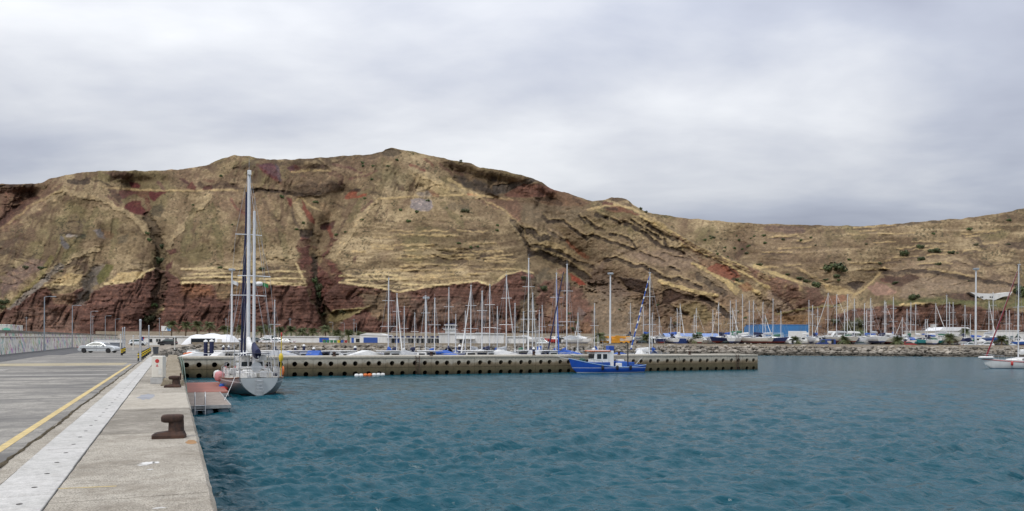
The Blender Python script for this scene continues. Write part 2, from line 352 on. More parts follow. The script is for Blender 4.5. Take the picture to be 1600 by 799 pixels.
# the left flank
P_([(0, 293), (40, 291), (55, 300), (45, 315), (38, 325), (30, 340), (20, 350), (10, 354), (0, 358), (-90, 395), (-90, 305)], (.135, .07, .052), .62, 8, 0, .8, 5, 4)
L_([(-60, 292), (0, 290), (50, 290)], 3.5, DKc, .8); L_([(45, 310), (58, 309)], 5, (.08, .04, .03), .9); L_([(0, 350), (12, 333), (35, 322)], 7, (.06, .032, .026), .7, 2)
L_([(0, 359), (50, 320), (75, 307), (95, 297)], 3, LTc, .45, -3); L_([(107, 283), (122, 285), (135, 285)], 7, DKc, .85, 2); L_([(95, 288), (82, 300), (66, 306)], 4, BRc, .8)
L_([(135, 279), (158, 285), (175, 293)], 3, DKc, .75, 1); P_([(160, 270), (195, 268), (208, 274), (200, 281), (180, 279)], (.1, .055, .045), .7, 1)
P_([(200, 284), (212, 285), (217, 291), (214, 296), (203, 293)], RDc); P_([(185, 298), (205, 296), (212, 302), (200, 306), (190, 312), (184, 306)], (.12, .05, .045), .9)
P_([(192, 323), (205, 313), (218, 313), (222, 325), (230, 337), (215, 335), (200, 331)], RDc, 1, 2); P_([(232, 300), (259, 300), (250, 307), (238, 315), (232, 308)], RDc); P_([(205, 300), (234, 297), (228, 312), (215, 308)], RDc, .55)
P_([(165, 292), (180, 293), (188, 310), (190, 322), (180, 314), (170, 300)], (.08, .045, .036), .8, 2); L_([(168, 305), (185, 323)], 4, (.11, .055, .045), .8); L_([(228, 312), (231, 325), (226, 335)], 6, (.12, .045, .035), .8, 2)
P_([(238, 322), (252, 318), (256, 328), (248, 340), (236, 336)], (.06, .05, .035), .6, 1)
L_([(226, 338), (240, 356), (243, 375), (249, 390), (250, 406), (248, 424), (250, 440), (246, 470), (236, 500), (226, 524)], 12, (.075, .055, .036), .7, 7, 20, 3.5)
P_([(258, 392), (272, 388), (275, 395), (265, 400)], (.11, .05, .042), .9); P_([(258, 415), (268, 407), (268, 420), (260, 424)], (.11, .05, .042), .9)
L_([(98, 365), (130, 367)], 2.5, DKc, .8, 1); L_([(104, 368), (120, 370)], 3, (.4, .35, .3), .6); P_([(145, 360), (158, 358), (163, 373), (152, 371)], (.17, .155, .15), .8); P_([(160, 358), (178, 365), (172, 375), (158, 371)], (.17, .1, .055), .7)
L_([(95, 373), (103, 386)], 7, (.13, .12, .12), .8); L_([(118, 371), (131, 369)], 5, (.045, .045, .028), .8); P_([(185, 370), (200, 365), (196, 380), (184, 382)], (.09, .075, .05), .6)
P_([(0, 432), (40, 408), (72, 406), (70, 418), (50, 427), (20, 455), (0, 465)], (.19, .125, .105), .65, 1, 0, 1, 4); L_([(95, 415), (70, 437), (45, 458), (15, 480)], 8, (.235, .2, .165), .85, 1); L_([(80, 404), (60, 435), (30, 462), (12, 478)], 6, (.19, .155, .06), .75)
P_([(130, 440), (150, 415), (162, 412), (166, 422), (160, 442), (145, 452), (132, 477), (112, 478), (125, 455)], (.165, .14, .115), .85, 4, 0, .9, 3); P_([(150, 432), (165, 413), (177, 414), (170, 432), (155, 446)], (.125, .115, .04), .9)
P_([(70, 447), (88, 437), (105, 427), (130, 430), (124, 440), (115, 446)], LTc, .8, -1); P_([(163, 444), (185, 427), (226, 424), (222, 434), (205, 440)], LTc, .85, -1); L_([(72, 446.5), (118, 445)], 2.5, (.6, .46, .24), .9)
# the track along the upper slope and what lies above it
L_([(160, 293), (215, 297), (290, 298), (370, 297), (440, 303)], 2.5, LTc, .75, -1, None, .6)
P_([(290, 294), (298, 284), (306, 291), (304, 297)], RDc, .8); P_([(318, 290), (331, 289), (330, 297), (317, 296)], RDc, .9); L_([(310, 288), (322, 296), (345, 286), (375, 296), (440, 302)], 6, (.06, .038, .03), .65, 1.5); L_([(281, 280), (292, 286)], 4, (.07, .03, .03), .8); L_([(247, 285), (255, 296)], 5, (.13, .07, .06), .7); L_([(316, 281), (332, 284)], 3, RDc, .6)
P_([(402, 258), (420, 254), (432, 258), (435, 270), (438, 284), (425, 278), (412, 269)], PRc, .95, 1); L_([(401, 258), (414, 270), (436, 285)], 4, RDc, .7); P_([(446, 262), (455, 259), (463, 268), (455, 270)], PRc, .9); P_([(455, 256), (470, 263), (464, 266), (457, 262)], RDc, .8); L_([(430, 257), (437, 282)], 4, (.09, .08, .085), .6)
P_([(440, 300), (455, 292), (480, 285), (500, 287), (520, 282), (531, 285), (533, 295), (520, 300), (500, 306), (470, 307), (445, 306)], (.065, .043, .03), .8, 4, .5, .9, 4, 4)
L_([(390, 297), (440, 301), (480, 306), (500, 302)], 5, DKc, .7, 2); L_([(515, 269), (530, 276), (532, 286)], 8, (.1, .05, .04), .75, 1); L_([(520, 257), (545, 262), (562, 270)], 3.5, (.12, .055, .05), .75); L_([(545, 280), (570, 275), (587, 267)], 2.5, (.13, .06, .05), .7); L_([(450, 265), (475, 275), (462, 263), (520, 258)], 2, (.1, .06, .05), .5); L_([(455, 270), (480, 265), (515, 267)], 2.5, LTc, .7)
P_([(537, 310), (548, 299), (560, 297), (556, 305), (573, 302), (571, 307), (550, 311)], (.2, .068, .04)); L_([(547, 298), (560, 297)], 4, DKc, .85); L_([(577, 300), (590, 302), (603, 306)], 3, DKc, .6); L_([(565, 328), (580, 314)], 4, (.12, .065, .05), .7)
P_([(596, 239), (604, 233), (622, 234), (626, 241), (612, 245), (600, 243)], (.06, .048, .035), .75, 0, .5); P_([(616, 285), (630, 289), (633, 299), (620, 298)], (.08, .042, .032), .85, 1)
P_([(590, 262), (640, 262), (640, 300), (600, 300)], (.14, .12, .07), .5, 0, 0, .3, 10, 6)
L_([(590, 311), (650, 307), (740, 304), (800, 313)], 2.5, LTc, .8, -1, None, .6); L_([(640, 258), (662, 267)], 3.5, (.17, .05, .04), .8); L_([(672, 300), (681, 305)], 6, (.12, .04, .035), .8); L_([(730, 303), (741, 306)], 4, (.25, .09, .05), .8); L_([(662, 248), (676, 260)], 3, (.14, .06, .045), .7); L_([(686, 257), (706, 273)], 3.5, (.11, .055, .045), .8); L_([(710, 268), (722, 275)], 4, (.13, .07, .055), .7)
P_([(640, 312), (655, 310), (672, 313), (677, 321), (670, 330), (650, 330), (640, 325)], (.23, .195, .18), .95, -.5, 0, 1, 1); P_([(650, 300), (668, 298), (674, 307), (655, 309)], (.19, .16, .14), .6)
P_([(690, 325), (705, 316), (730, 322), (735, 333), (715, 330)], (.14, .11, .07), .6)
P_([(640, 270), (680, 280), (720, 305), (680, 306), (655, 290)], LTc, .45, 0, 0, 0, 6, 4); L_([(700, 280), (740, 304)], 4, LTc, .7, -1)
P_([(706, 276), (722, 275), (730, 284), (742, 281), (756, 287), (772, 300), (778, 306), (760, 304), (745, 299), (725, 293)], (.045, .036, .03), .85, 5, .5, .9, 3, 3); L_([(722, 270), (760, 272)], 3, (.09, .06, .045), .6)
P_([(768, 291), (800, 285), (830, 279), (840, 284), (820, 290), (800, 296), (790, 302), (772, 304)], (.085, .072, .062), .85, 3, 0, 1); P_([(765, 276), (775, 275), (773, 284), (765, 282)], (.06, .045, .04), .8)
P_([(800, 296), (820, 288), (840, 288), (855, 292), (872, 300), (860, 308), (830, 309), (800, 309), (785, 306)], (.165, .082, .06), .92, 1, 0, .8); P_([(868, 299), (885, 301), (900, 308), (925, 318), (905, 324), (870, 322), (845, 318), (840, 312)], (.165, .098, .06), .8, 1)
P_([(745, 313), (770, 310), (800, 314), (817, 318), (812, 335), (816, 352), (800, 346), (785, 328), (760, 322)], (.15, .088, .06), .82, 4, 0, .8, 3); P_([(815, 318), (850, 320), (905, 326), (915, 345), (880, 350), (850, 348), (830, 352), (812, 345)], (.185, .14, .088), .75, 2, 0, .5, 5)
L_([(740, 305), (790, 330), (815, 362), (826, 384)], 3, LTc, .55, -3)
# V gully in the middle
P_([(468, 368), (461, 386), (468, 398), (463, 412), (470, 428), (478, 446), (488, 470), (495, 482), (504, 490), (508, 470), (512, 455), (530, 443), (538, 432), (530, 420), (518, 410), (508, 402), (520, 385), (528, 373), (519, 371), (510, 385), (500, 394), (488, 384), (480, 371)], (.105, .046, .036), .95, 9, .6, 1, 2, 2)
P_([(480, 378), (500, 393), (516, 384), (506, 400), (496, 414), (488, 400)], (.17, .125, .065), .8); L_([(490, 402), (492, 425), (495, 446), (498, 475)], 8, (.035, .03, .02), .85, 3)
P_([(470, 312), (476, 322), (485, 332), (492, 345), (490, 352), (478, 339), (472, 325)], (.18, .062, .042), .95); P_([(447, 309), (456, 311), (457, 324), (452, 321)], (.17, .05, .045), .9); L_([(462, 312), (470, 309), (480, 320), (500, 330)], 2, LTc, .6); P_([(497, 315), (508, 318), (520, 336), (512, 345), (503, 332)], (.24, .16, .09), .7)
P_([(466, 360), (486, 358), (488, 368), (476, 374), (467, 369)], (.045, .032, .027), .85, 3); P_([(499, 352), (523, 346), (519, 357), (508, 361), (501, 358)], (.07, .032, .028), .9, 3); L_([(512, 356), (517, 368)], 6, (.17, .05, .036), .8); L_([(455, 325), (458, 342), (466, 355)], 4, (.08, .055, .04), .7, 2); L_([(410, 312), (420, 330), (432, 345)], 5, (.1, .065, .045), .65, 2); L_([(360, 312), (370, 328), (385, 335)], 4, (.15, .06, .05), .7)
L_([(490, 262), (470, 282)], 3, (.12, .08, .05), .5); L_([(540, 340), (525, 370)], 4, (.09, .055, .04), .6, 2); P_([(552, 402), (558, 400), (556, 412), (551, 410)], (.1, .05, .04), .7)
# right flank: tilted beds
L_([(918, 328), (940, 322), (960, 320), (985, 325), (1010, 337), (1040, 354)], 3.5, LTc, .75, -1); L_([(942, 319), (954, 318)], 5, (.12, .055, .04), .9); L_([(958, 311), (975, 318), (984, 321)], 4, (.09, .06, .04), .8); P_([(942, 327), (965, 322), (985, 328), (1002, 337), (985, 334), (960, 331)], (.17, .075, .05), .8); L_([(944, 325), (962, 327)], 5, DKc, .7); L_([(840, 311), (858, 313), (874, 318)], 6, DKc, .7, 2); L_([(895, 311), (906, 318)], 5, (.06, .04, .03), .8)
for pts, w0 in [
    ([(848, 338), (856, 348), (880, 346), (890, 355), (905, 367), (915, 373), (925, 368), (945, 376), (965, 382), (992, 392)], 4.5),
    ([(913, 342), (925, 353), (943, 362)], 5), ([(905, 338), (912, 348)], 4), ([(930, 335), (948, 341)], 5.5), ([(955, 342), (967, 350)], 3), ([(952, 367), (962, 367)], 3.5), ([(968, 369), (985, 375), (995, 389)], 3),
    ([(975, 349), (992, 356), (1005, 364), (1020, 377), (1040, 389), (1056, 392), (1066, 398)], 6), ([(985, 345), (1003, 355)], 3.5), ([(1012, 352), (1030, 364), (1048, 373), (1057, 375)], 5), ([(1010, 361), (1028, 371), (1032, 374)], 4), ([(1038, 376), (1042, 388)], 7), ([(1061, 390), (1067, 398)], 6),
    ([(1000, 396), (1020, 402), (1037, 410)], 3), ([(1033, 396), (1058, 402), (1075, 406)], 2.5), ([(1075, 403), (1090, 413), (1101, 417)], 4), ([(1046, 418), (1060, 424)], 3),
    ([(945, 407), (960, 405), (975, 409), (988, 416), (1003, 415), (1018, 424), (1036, 434), (1048, 438), (1060, 436), (1075, 441), (1096, 451)], 5),
    ([(828, 398), (845, 396), (860, 404), (880, 411), (895, 420), (910, 430), (922, 439)], 9), ([(830, 385), (850, 387), (870, 392), (890, 402), (905, 412), (926, 416)], 5), ([(820, 362), (832, 362), (842, 374), (854, 371)], 8), ([(856, 362), (872, 371), (885, 378)], 4), ([(800, 347), (815, 362), (822, 380), (828, 398)], 8), ([(1095, 466), (1112, 474), (1128, 486), (1142, 497)], 7), ([(1010, 455), (1020, 470)], 6), ([(1040, 478), (1060, 486), (1075, 492)], 5)]:
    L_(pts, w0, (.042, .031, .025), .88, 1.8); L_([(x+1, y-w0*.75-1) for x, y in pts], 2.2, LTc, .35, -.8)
L_([(885, 377), (898, 390), (910, 399), (918, 403)], 5, (.22, .09, .05), .85); P_([(835, 382), (855, 376), (880, 384), (905, 399), (890, 399), (865, 389)], LTc, .5); P_([(850, 355), (870, 360), (880, 372), (865, 372)], (.24, .18, .12), .5)
P_([(887, 427), (900, 431), (912, 439), (917, 447), (905, 447), (893, 438)], (.25, .062, .036)); P_([(870, 423), (882, 418), (884, 426), (874, 428)], (.22, .12, .08), .8)
P_([(830, 428), (850, 420), (870, 430), (850, 450), (840, 470), (838, 560), (800, 560), (810, 480), (825, 450)], (.14, .112, .072), .8, 0, 0, .7, 4, 4)
P_([(840, 448), (870, 432), (885, 440), (905, 452), (920, 475), (928, 500), (930, 560), (838, 560), (838, 480)], (.145, .076, .055), .88, -3, .5, .8, 3, 3); P_([(885, 508), (925, 503), (932, 560), (880, 560)], (.22, .13, .075), .7); L_([(897, 495), (898, 520)], 3, (.05, .03, .025), .6, 1); P_([(905, 478), (915, 490), (908, 502), (900, 492)], (.17, .14, .125), .5)
P_([(925, 420), (940, 410), (950, 425), (965, 440), (985, 460), (970, 472), (940, 462), (918, 446)], (.16, .112, .08), .85, 0, 0, .5, 4); P_([(918, 447), (960, 462), (1000, 472), (1012, 500), (1002, 560), (930, 560), (925, 480)], (.2, .15, .1), .8, 0, 0, .7, 4, 4)
P_([(965, 431), (975, 435), (985, 433), (1000, 437), (1013, 443), (1010, 452), (1005, 461), (990, 456), (978, 447)], (.052, .034, .026), .95, 3, .5, .8); P_([(1035, 456), (1045, 452), (1058, 457), (1075, 462), (1100, 463), (1112, 471), (1095, 471), (1060, 468), (1045, 476), (1030, 476), (1035, 466)], (.06, .036, .027), .92, 3)
P_([(1013, 448), (1032, 472), (1050, 482), (1060, 560), (1003, 560), (1005, 480)], (.165, .112, .078), .8, 0, 0, .6, 4); P_([(1060, 477), (1085, 470), (1105, 480), (1115, 500), (1100, 506), (1080, 497), (1065, 487)], (.215, .162, .08), .85, 0, 0, .2, 3)
P_([(1085, 395), (1040, 390), (1005, 395), (960, 390), (985, 403), (1030, 415), (1070, 420), (1100, 420)], (.235, .165, .115), .6, 0, 0, .2, 4)
for pts, w0, w1 in [([(1000, 338), (1045, 361), (1090, 388), (1140, 409), (1185, 428), (1215, 440), (1250, 452)], 4, 8), ([(1065, 381), (1110, 399), (1150, 418), (1190, 441), (1212, 451)], 5, 9), ([(1082, 412), (1110, 425), (1135, 441), (1150, 455)], 5, 9), ([(1180, 416), (1215, 429), (1252, 443)], 7, 4), ([(1150, 440), (1175, 452), (1185, 458)], 5, 6), ([(1030, 440), (1080, 455), (1120, 462)], 6, 5)]:
    L_(pts, w0, (.47, .345, .16), .9, -1.5, w1, .8)
L_([(1050, 367), (1105, 396), (1150, 416), (1180, 430)], 5, (.13, .082, .055), .8, 1); L_([(1060, 374), (1090, 397), (1120, 407)], 4, (.15, .09, .06), .7)
P_([(1165, 416), (1180, 421), (1220, 436), (1250, 445), (1282, 450), (1287, 472), (1270, 482), (1250, 481), (1225, 471), (1200, 447), (1175, 430)], (.14, .078, .055), .92, 3, .5, .8)
P_([(1090, 402), (1118, 408), (1110, 418), (1092, 414)], (.22, .13, .08), .7); P_([(1103, 419), (1120, 411), (1145, 420), (1156, 431), (1148, 441), (1130, 433), (1112, 426)], (.235, .088, .054), .95); P_([(1154, 447), (1168, 441), (1176, 452), (1160, 456)], (.22, .11, .06), .8); L_([(1090, 430), (1110, 446), (1131, 459)], 9, (.055, .042, .034), .75, 2); L_([(1138, 417), (1150, 430)], 3, DKc, .8); L_([(1145, 436), (1160, 440)], 4, (.04, .05, .03), .8)
L_([(1205, 462), (1222, 476), (1236, 488)], 14, (.27, .195, .14), .7); L_([(1207, 459), (1225, 470), (1237, 481)], 4, (.08, .045, .035), .8, 1); L_([(1190, 470), (1215, 486)], 5, (.08, .06, .04), .6)
P_([(1218, 495), (1270, 492), (1272, 510), (1220, 510)], (.21, .125, .06), .8); L_([(1212, 491), (1260, 482), (1312, 477)], 3.5, (.24, .2, .09), .8, -1)
# the valley on the right
P_([(1288, 463), (1320, 461), (1326, 470), (1300, 476), (1284, 471)], (.23, .115, .068), .85); P_([(1320, 446), (1335, 440), (1350, 442), (1345, 449), (1335, 453)], (.05, .036, .03), .9, 2); P_([(1355, 451), (1370, 440), (1385, 445), (1402, 456), (1390, 463), (1370, 463)], (.28, .17, .122), .85); P_([(1372, 436), (1388, 432), (1400, 440), (1385, 444)], (.12, .05, .04), .7)
P_([(1288, 444), (1310, 446), (1337, 458), (1320, 461), (1290, 456)], LTc, .6); L_([(1333, 463), (1350, 452), (1365, 436), (1382, 418)], 3.5, LTc, .75, -1); L_([(1240, 415), (1270, 432), (1290, 445)], 4, LTc, .5, -1)
L_([(1376, 424), (1400, 428), (1420, 424), (1450, 424), (1470, 426), (1490, 431), (1510, 436), (1530, 437), (1550, 441), (1570, 444), (1590, 448)], 6, DKc, .85, 2); L_([(1450, 420), (1480, 424), (1520, 432)], 3, LTc, .6)
P_([(1380, 430), (1400, 433), (1420, 429), (1438, 433), (1420, 441), (1408, 448), (1395, 446), (1382, 440)], (.085, .05, .036), .9, 2); P_([(1412, 446), (1440, 435), (1470, 435), (1500, 440), (1560, 448), (1592, 451), (1592, 458), (1470, 459), (1440, 469), (1403, 464)], (.26, .19, .125), .75, 0, 0, .4, 3)
P_([(1375, 472), (1420, 468), (1460, 464), (1520, 470), (1600, 460), (1700, 460), (1700, 484), (1540, 481), (1470, 474), (1400, 478)], (.105, .115, .045), .75, 0, 0, .4, 4, 4); P_([(1470, 460), (1512, 458), (1530, 470), (1490, 468)], (.09, .055, .042), .85); L_([(1406, 476), (1425, 475), (1443, 474)], 3, (.55, .41, .2), .95)
P_([(1322, 502), (1345, 495), (1352, 512), (1342, 560), (1300, 560)], (.085, .095, .04), .8, 0, 0, 0, 4, 4); P_([(1195, 352), (1255, 355), (1257, 363), (1230, 366), (1192, 359)], (.135, .088, .072), .7); P_([(1562, 380), (1600, 377), (1660, 377), (1660, 392), (1580, 389)], (.075, .05, .036), .85, 2); L_([(1150, 379), (1165, 385), (1152, 402)], 7, (.11, .068, .045), .75, 2); L_([(1402, 351), (1440, 348), (1468, 346)], 4, (.07, .052, .04), .75)
rs = np.random.RandomState(5)
for k in range(46):                 # broken terrace edges of the old fields
    x = rs.uniform(1190, 1600); y = rs.uniform(358, 432); l = rs.uniform(18, 60); s = rs.uniform(-.10, .02)
    if y > 372 + (1600-x)*.28: continue
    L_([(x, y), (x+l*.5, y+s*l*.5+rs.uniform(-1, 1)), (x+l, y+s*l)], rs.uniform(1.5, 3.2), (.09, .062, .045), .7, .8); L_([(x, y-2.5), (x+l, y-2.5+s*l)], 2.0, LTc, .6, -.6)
for k in range(52):
    x = rs.uniform(540, 800); y = rs.uniform(362, 446); l = rs.uniform(15, 60); s = rs.uniform(-.06, .04)
    if x+l > 815 or y > 452-(x-620)*.12 or y < 330: continue
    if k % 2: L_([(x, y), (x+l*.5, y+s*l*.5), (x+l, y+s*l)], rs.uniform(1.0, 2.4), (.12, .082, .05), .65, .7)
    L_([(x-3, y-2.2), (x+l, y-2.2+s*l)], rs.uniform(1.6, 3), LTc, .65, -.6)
for a, b, y in ((283, 380, 420), (283, 385, 434), (283, 440, 442), (400, 476, 425), (405, 476, 436), (410, 478, 444), (530, 620, 430), (540, 640, 437), (560, 700, 446), (300, 360, 428)):
    L_([(a, y+1), ((a+b)/2, y-1), (b, y)], 2.6, (.56, .43, .225), .85, -1, None, .7)
for pts in ([(163, 444), (205, 440), (225, 426), (240, 420)], [(283, 441), (330, 442.5), (385, 441), (440, 444), (478, 445)], [(530, 441), (560, 445), (600, 451), (622, 457), (650, 451), (700, 444), (745, 439), (766, 446)], [(778, 438), (790, 429), (815, 423), (832, 426)], [(462, 412), (470, 428), (477, 445)]):
    L_(pts, 2.8, (.56, .43, .225), .85, -1, None, .8)
for x, y, l in ((344, 429, 16), (373, 410, 9), (628, 400, 8), (640, 425, 10), (690, 396, 8), (775, 415, 14), (752, 400, 12), (560, 438, 14), (610, 445, 18), (548, 428, 14), (790, 402, 16), (605, 345, 9), (585, 345, 10), (730, 359, 14)):
    L_([(x, y), (x+l, y+.5)], 3, (.07, .05, .035), .85, .8)
# cliff strata; cracks are sunk, and some of their shade is put into the colour
strata = fbm(PX*.012, PY*.42 + (fbm(PX*.01, PY*.02, 2, 2)-.5)*4, 3, 14, .65); crack = fbm(PX*.15+PY*.05+(fbm(PX*.02, PY*.03, 2, 3)-.5)*3, PY*.03, 3, 15)
rk = MASKROCK[..., None]; st = STEEP[..., None]
C = C*(1 + st*((strata-.5)*1.3)[..., None]) * (1 - st*.25*sstep(.60, .74, crack)[..., None])
rough_ = sstep(.62, .75, fbm(PX*.3, PY*.38, 2, 1))[..., None]*rk*.6
C = C*(1-rough_) + C*np.array((1.9, 1.75, 1.6))*rough_
C = np.clip(C*.92, .012, .62)
OFF = OFF + OFF0 + 1.5*MACRO*(1-.5*STEEP) + STEEP*(sstep(.62, .78, crack)*.9 + (crack-.5)*3 + (strata-.5)*.9) + (rill-.5)*(1-z_terr)*(1-STEEP)*5 + (mid-.5)*3 + (fine-.5)*1.0 - z_terr*(terr_n-.5)*2.4 - z_diag*(diag-.5)*2.4 + (big-.5)*16
# depth: integrate the slope up every column
crest = np.interp(PX[0], [1000, 1020, 1045, 1090, 1140, 1185, 1220, 1252, 1290], [328, 333, 355, 383, 405, 416, 430, 441, 455])
jump_a = np.interp(PX[0], [1000, 1030, 1250, 1300], [0, 85, 40, 0])
E = (hor(PX)-PY)/F; D = np.zeros(PX.shape); D[0] = BASE_D
T = .60 + .9*STEEP - .19*right*(1-STEEP) + .12*sstep(330, 260, PY)
for _ in range(2): T[:, 3:-3] = (T[:, :-6]+T[:, 3:-3]+T[:, 6:]+T[:, 1:-5]+T[:, 5:-1])/5
for i in range(1, NR):
    D[i] = D[i-1]*(1 + (E[i]-E[i-1])/np.maximum(.12, T[i]-E[i]))
K = np.exp(-.5*(np.arange(-14, 15)/6.0)**2); K /= K.sum()
Dp = np.pad(D, ((0, 0), (14, 14)), 'edge'); D = sum(Dp[:, k:k+D.shape[1]]*K[k] for k in range(29))
fade = sstep(0, .04, t)*(1 - .55*sstep(.93, 1, t))
D = D + OFF*fade + jump_a[None]*sstep(1.5, -1.5, PY-crest[None])*(PX > 1000)
def unproject(PX, PY, D):
    a = (PX-800)/F
    return np.stack([D*(a*RX+FX), D*(a*RY+FY), CAMZ + D*(hor(PX)-PY)/F], -1)
HP = unproject(PX, PY, D)
def hill(x, y):
    """point of the slope that shows at photograph pixel (x, y), and its depth"""
    c = int(np.clip(np.searchsorted(px, x), 0, len(px)-1)); r = int(np.clip((base[c]-y)/(base[c]-ridge[c])*(NR-1), 0, NR-1))
    return Vector(HP[r, c]), D[r, c]
back = []                           # the far side falls away behind the ridge
a_ = (px-800)/F
for dd, dz in ((6, -.5), (20, -4), (45, -14), (90, -36), (160, -80), (260, -140)):
    d = D[-1]+dd; back.append(np.stack([d*(a_*RX+FX), d*(a_*RY+FY), np.maximum(-2, HP[-1, :, 2]+dz)], -1))
foot = np.stack([(BASE_D-1)*(a_*RX+FX), (BASE_D-1)*(a_*RY+FY), np.full(len(px), 1.0)], -1)
allP = np.concatenate([foot[None], HP, np.array(back)], 0)
allC = np.concatenate([C[:1], C, np.repeat(C[-1:], len(back), 0)], 0)
hm = bpy.data.materials.new('dry_hillside'); hm.use_nodes = True; t_ = hm.node_tree; b_ = t_.nodes['Principled BSDF']
va = N(t_, 'ShaderNodeVertexColor'); va.layer_name = 'tint'
oc = N(t_, 'ShaderNodeTexCoord').outputs['Object']
f1 = noise(t_, oc, .55, 6, .7); f2 = noise(t_, mapping(t_, oc, (1, 1, 2.2)), 2.2, 4, .7)
g = math_node(t_, 'ADD', math_node(t_, 'MULTIPLY', f1, .6), math_node(t_, 'MULTIPLY', f2, .4))
cc = mixc(t_, 1.0, va.outputs[0], ramp(t_, g, [(.3, .55), (.5, 1.0), (.7, 1.5)]), 'MULTIPLY')
t_.links.new(cc, b_.inputs['Base Color']); b_.inputs['Roughness'].default_value = .95; b_.inputs['Specular IOR Level'].default_value = .1
bn = N(t_, 'ShaderNodeBump'); bn.inputs['Distance'].default_value = .9; t_.links.new(g, bn.inputs['Height']); t_.links.new(bn.outputs[0], b_.inputs['Normal'])
tag(grid_mesh('hillside', allP, hm, allC), kind='structure')
# ------------------------------------------------------------------ water, land, quay
wm = bpy.data.materials.new('harbour_water'); wm.use_nodes = True; t_ = wm.node_tree; b_ = t_.nodes['Principled BSDF']
oc = N(t_, 'ShaderNodeTexCoord').outputs['Object']
b_.inputs['Base Color'].default_value = (.003, .062, .088, 1); b_.inputs['Specular IOR Level'].default_value = .40; b_.inputs['Roughness'].default_value = .19; b_.inputs['IOR'].default_value = 1.33
wv = mapping(t_, oc, (1, 1, 1), (0, 0, TH+.35))
w1 = noise(t_, mapping(t_, wv, (.7, 1.15, 1)), .62, 3, .55, .4); w2 = noise(t_, mapping(t_, wv, (.7, 1.3, 1)), 2.6, 4, .6, .5); w3 = noise(t_, oc, .09, 3, .5)
hgt = math_node(t_, 'ADD', math_node(t_, 'MULTIPLY', w1, .30), math_node(t_, 'MULTIPLY', w2, .10))
hgt = math_node(t_, 'MULTIPLY', hgt, math_node(t_, 'ADD', math_node(t_, 'MULTIPLY', w3, 1.2), .4))
bn = N(t_, 'ShaderNodeBump'); bn.inputs['Distance'].default_value = 1.0; t_.links.new(hgt, bn.inputs['Height'])
def vmath(op, a, b):
    n = t_.nodes.new('ShaderNodeVectorMath'); n.operation = op
    for i, v in enumerate((a, b)):
        if v is None: continue
        if isinstance(v, tuple): n.inputs[i].default_value = v
        else: t_.links.new(v, n.inputs[i])
    return n.outputs[0]
ripple = vmath('MULTIPLY', vmath('SUBTRACT', noise(t_, mapping(t_, wv, (.75, 1.2, 1)), 2.0, 4, .6, .4, 1), (.5, .5, .5)), (1.0, 1.0, 0))
t_.links.new(vmath('NORMALIZE', vmath('ADD', bn.outputs[0], ripple), None), b_.inputs['Normal'])
def sheet(name, poly, z, m, kind='structure'):
    s = MB(); s.add([(x, y, z) for x, y in poly], [tuple(range(len(poly)))])
    o = s.build(name, m); tag(o, kind=kind); return o
sheet('water', [(-600, -300), (1500, -300), (1500, 900), (-600, 900)], -.14, wm)
# wind chop: real waves wherever the harbour is looked at, finer close by
wpx = np.concatenate([np.linspace(-500, 240, 60), np.arange(246, 1650, 1.15), np.linspace(1660, 2000, 60)]); wD = CAMZ*F/np.concatenate([np.linspace(620, 290, 60), np.arange(289, 17, -.62)])
WX_, WD_ = np.meshgrid(wpx, wD); a_ = (WX_-800)/F; gx = WD_*(a_*RX+FX); gy = WD_*(a_*RY+FY)
dl = np.maximum(WD_**2/(CAMZ*F)*.62, WD_/F*1.15); rw = np.random.RandomState(3); hz_ = np.zeros(gx.shape)
patchy = .55+.9*fbm(gx*.06, gy*.06, 3, 2)
jx = gx+.5*fbm(gx*.5, gy*.5, 2, 6); jy = gy+.5*fbm(gx*.5+9, gy*.5, 2, 7)
def wave_shape(v): return v+.35*(v*v-.5)      # peaked crests, flat troughs
for k in range(46):
    lam = .30*(1.055**k); lam = min(lam, 5.0*rw.uniform(.6, 1)); th = 1.30 + rw.normal(0, .55); amp = min(lam, 1.2)**.9*.105/(2*math.pi)
    hz_ += amp*sstep(1.6, 4.0, lam/dl)*wave_shape(np.sin((jx*math.cos(th)+jy*math.sin(th))*2*math.pi/lam+rw.uniform(0, 6.28)))
WP = np.stack([gx, gy, hz_*patchy], -1)
tag(grid_mesh('water', WP, wm), kind='structure')
DECK = 2.1
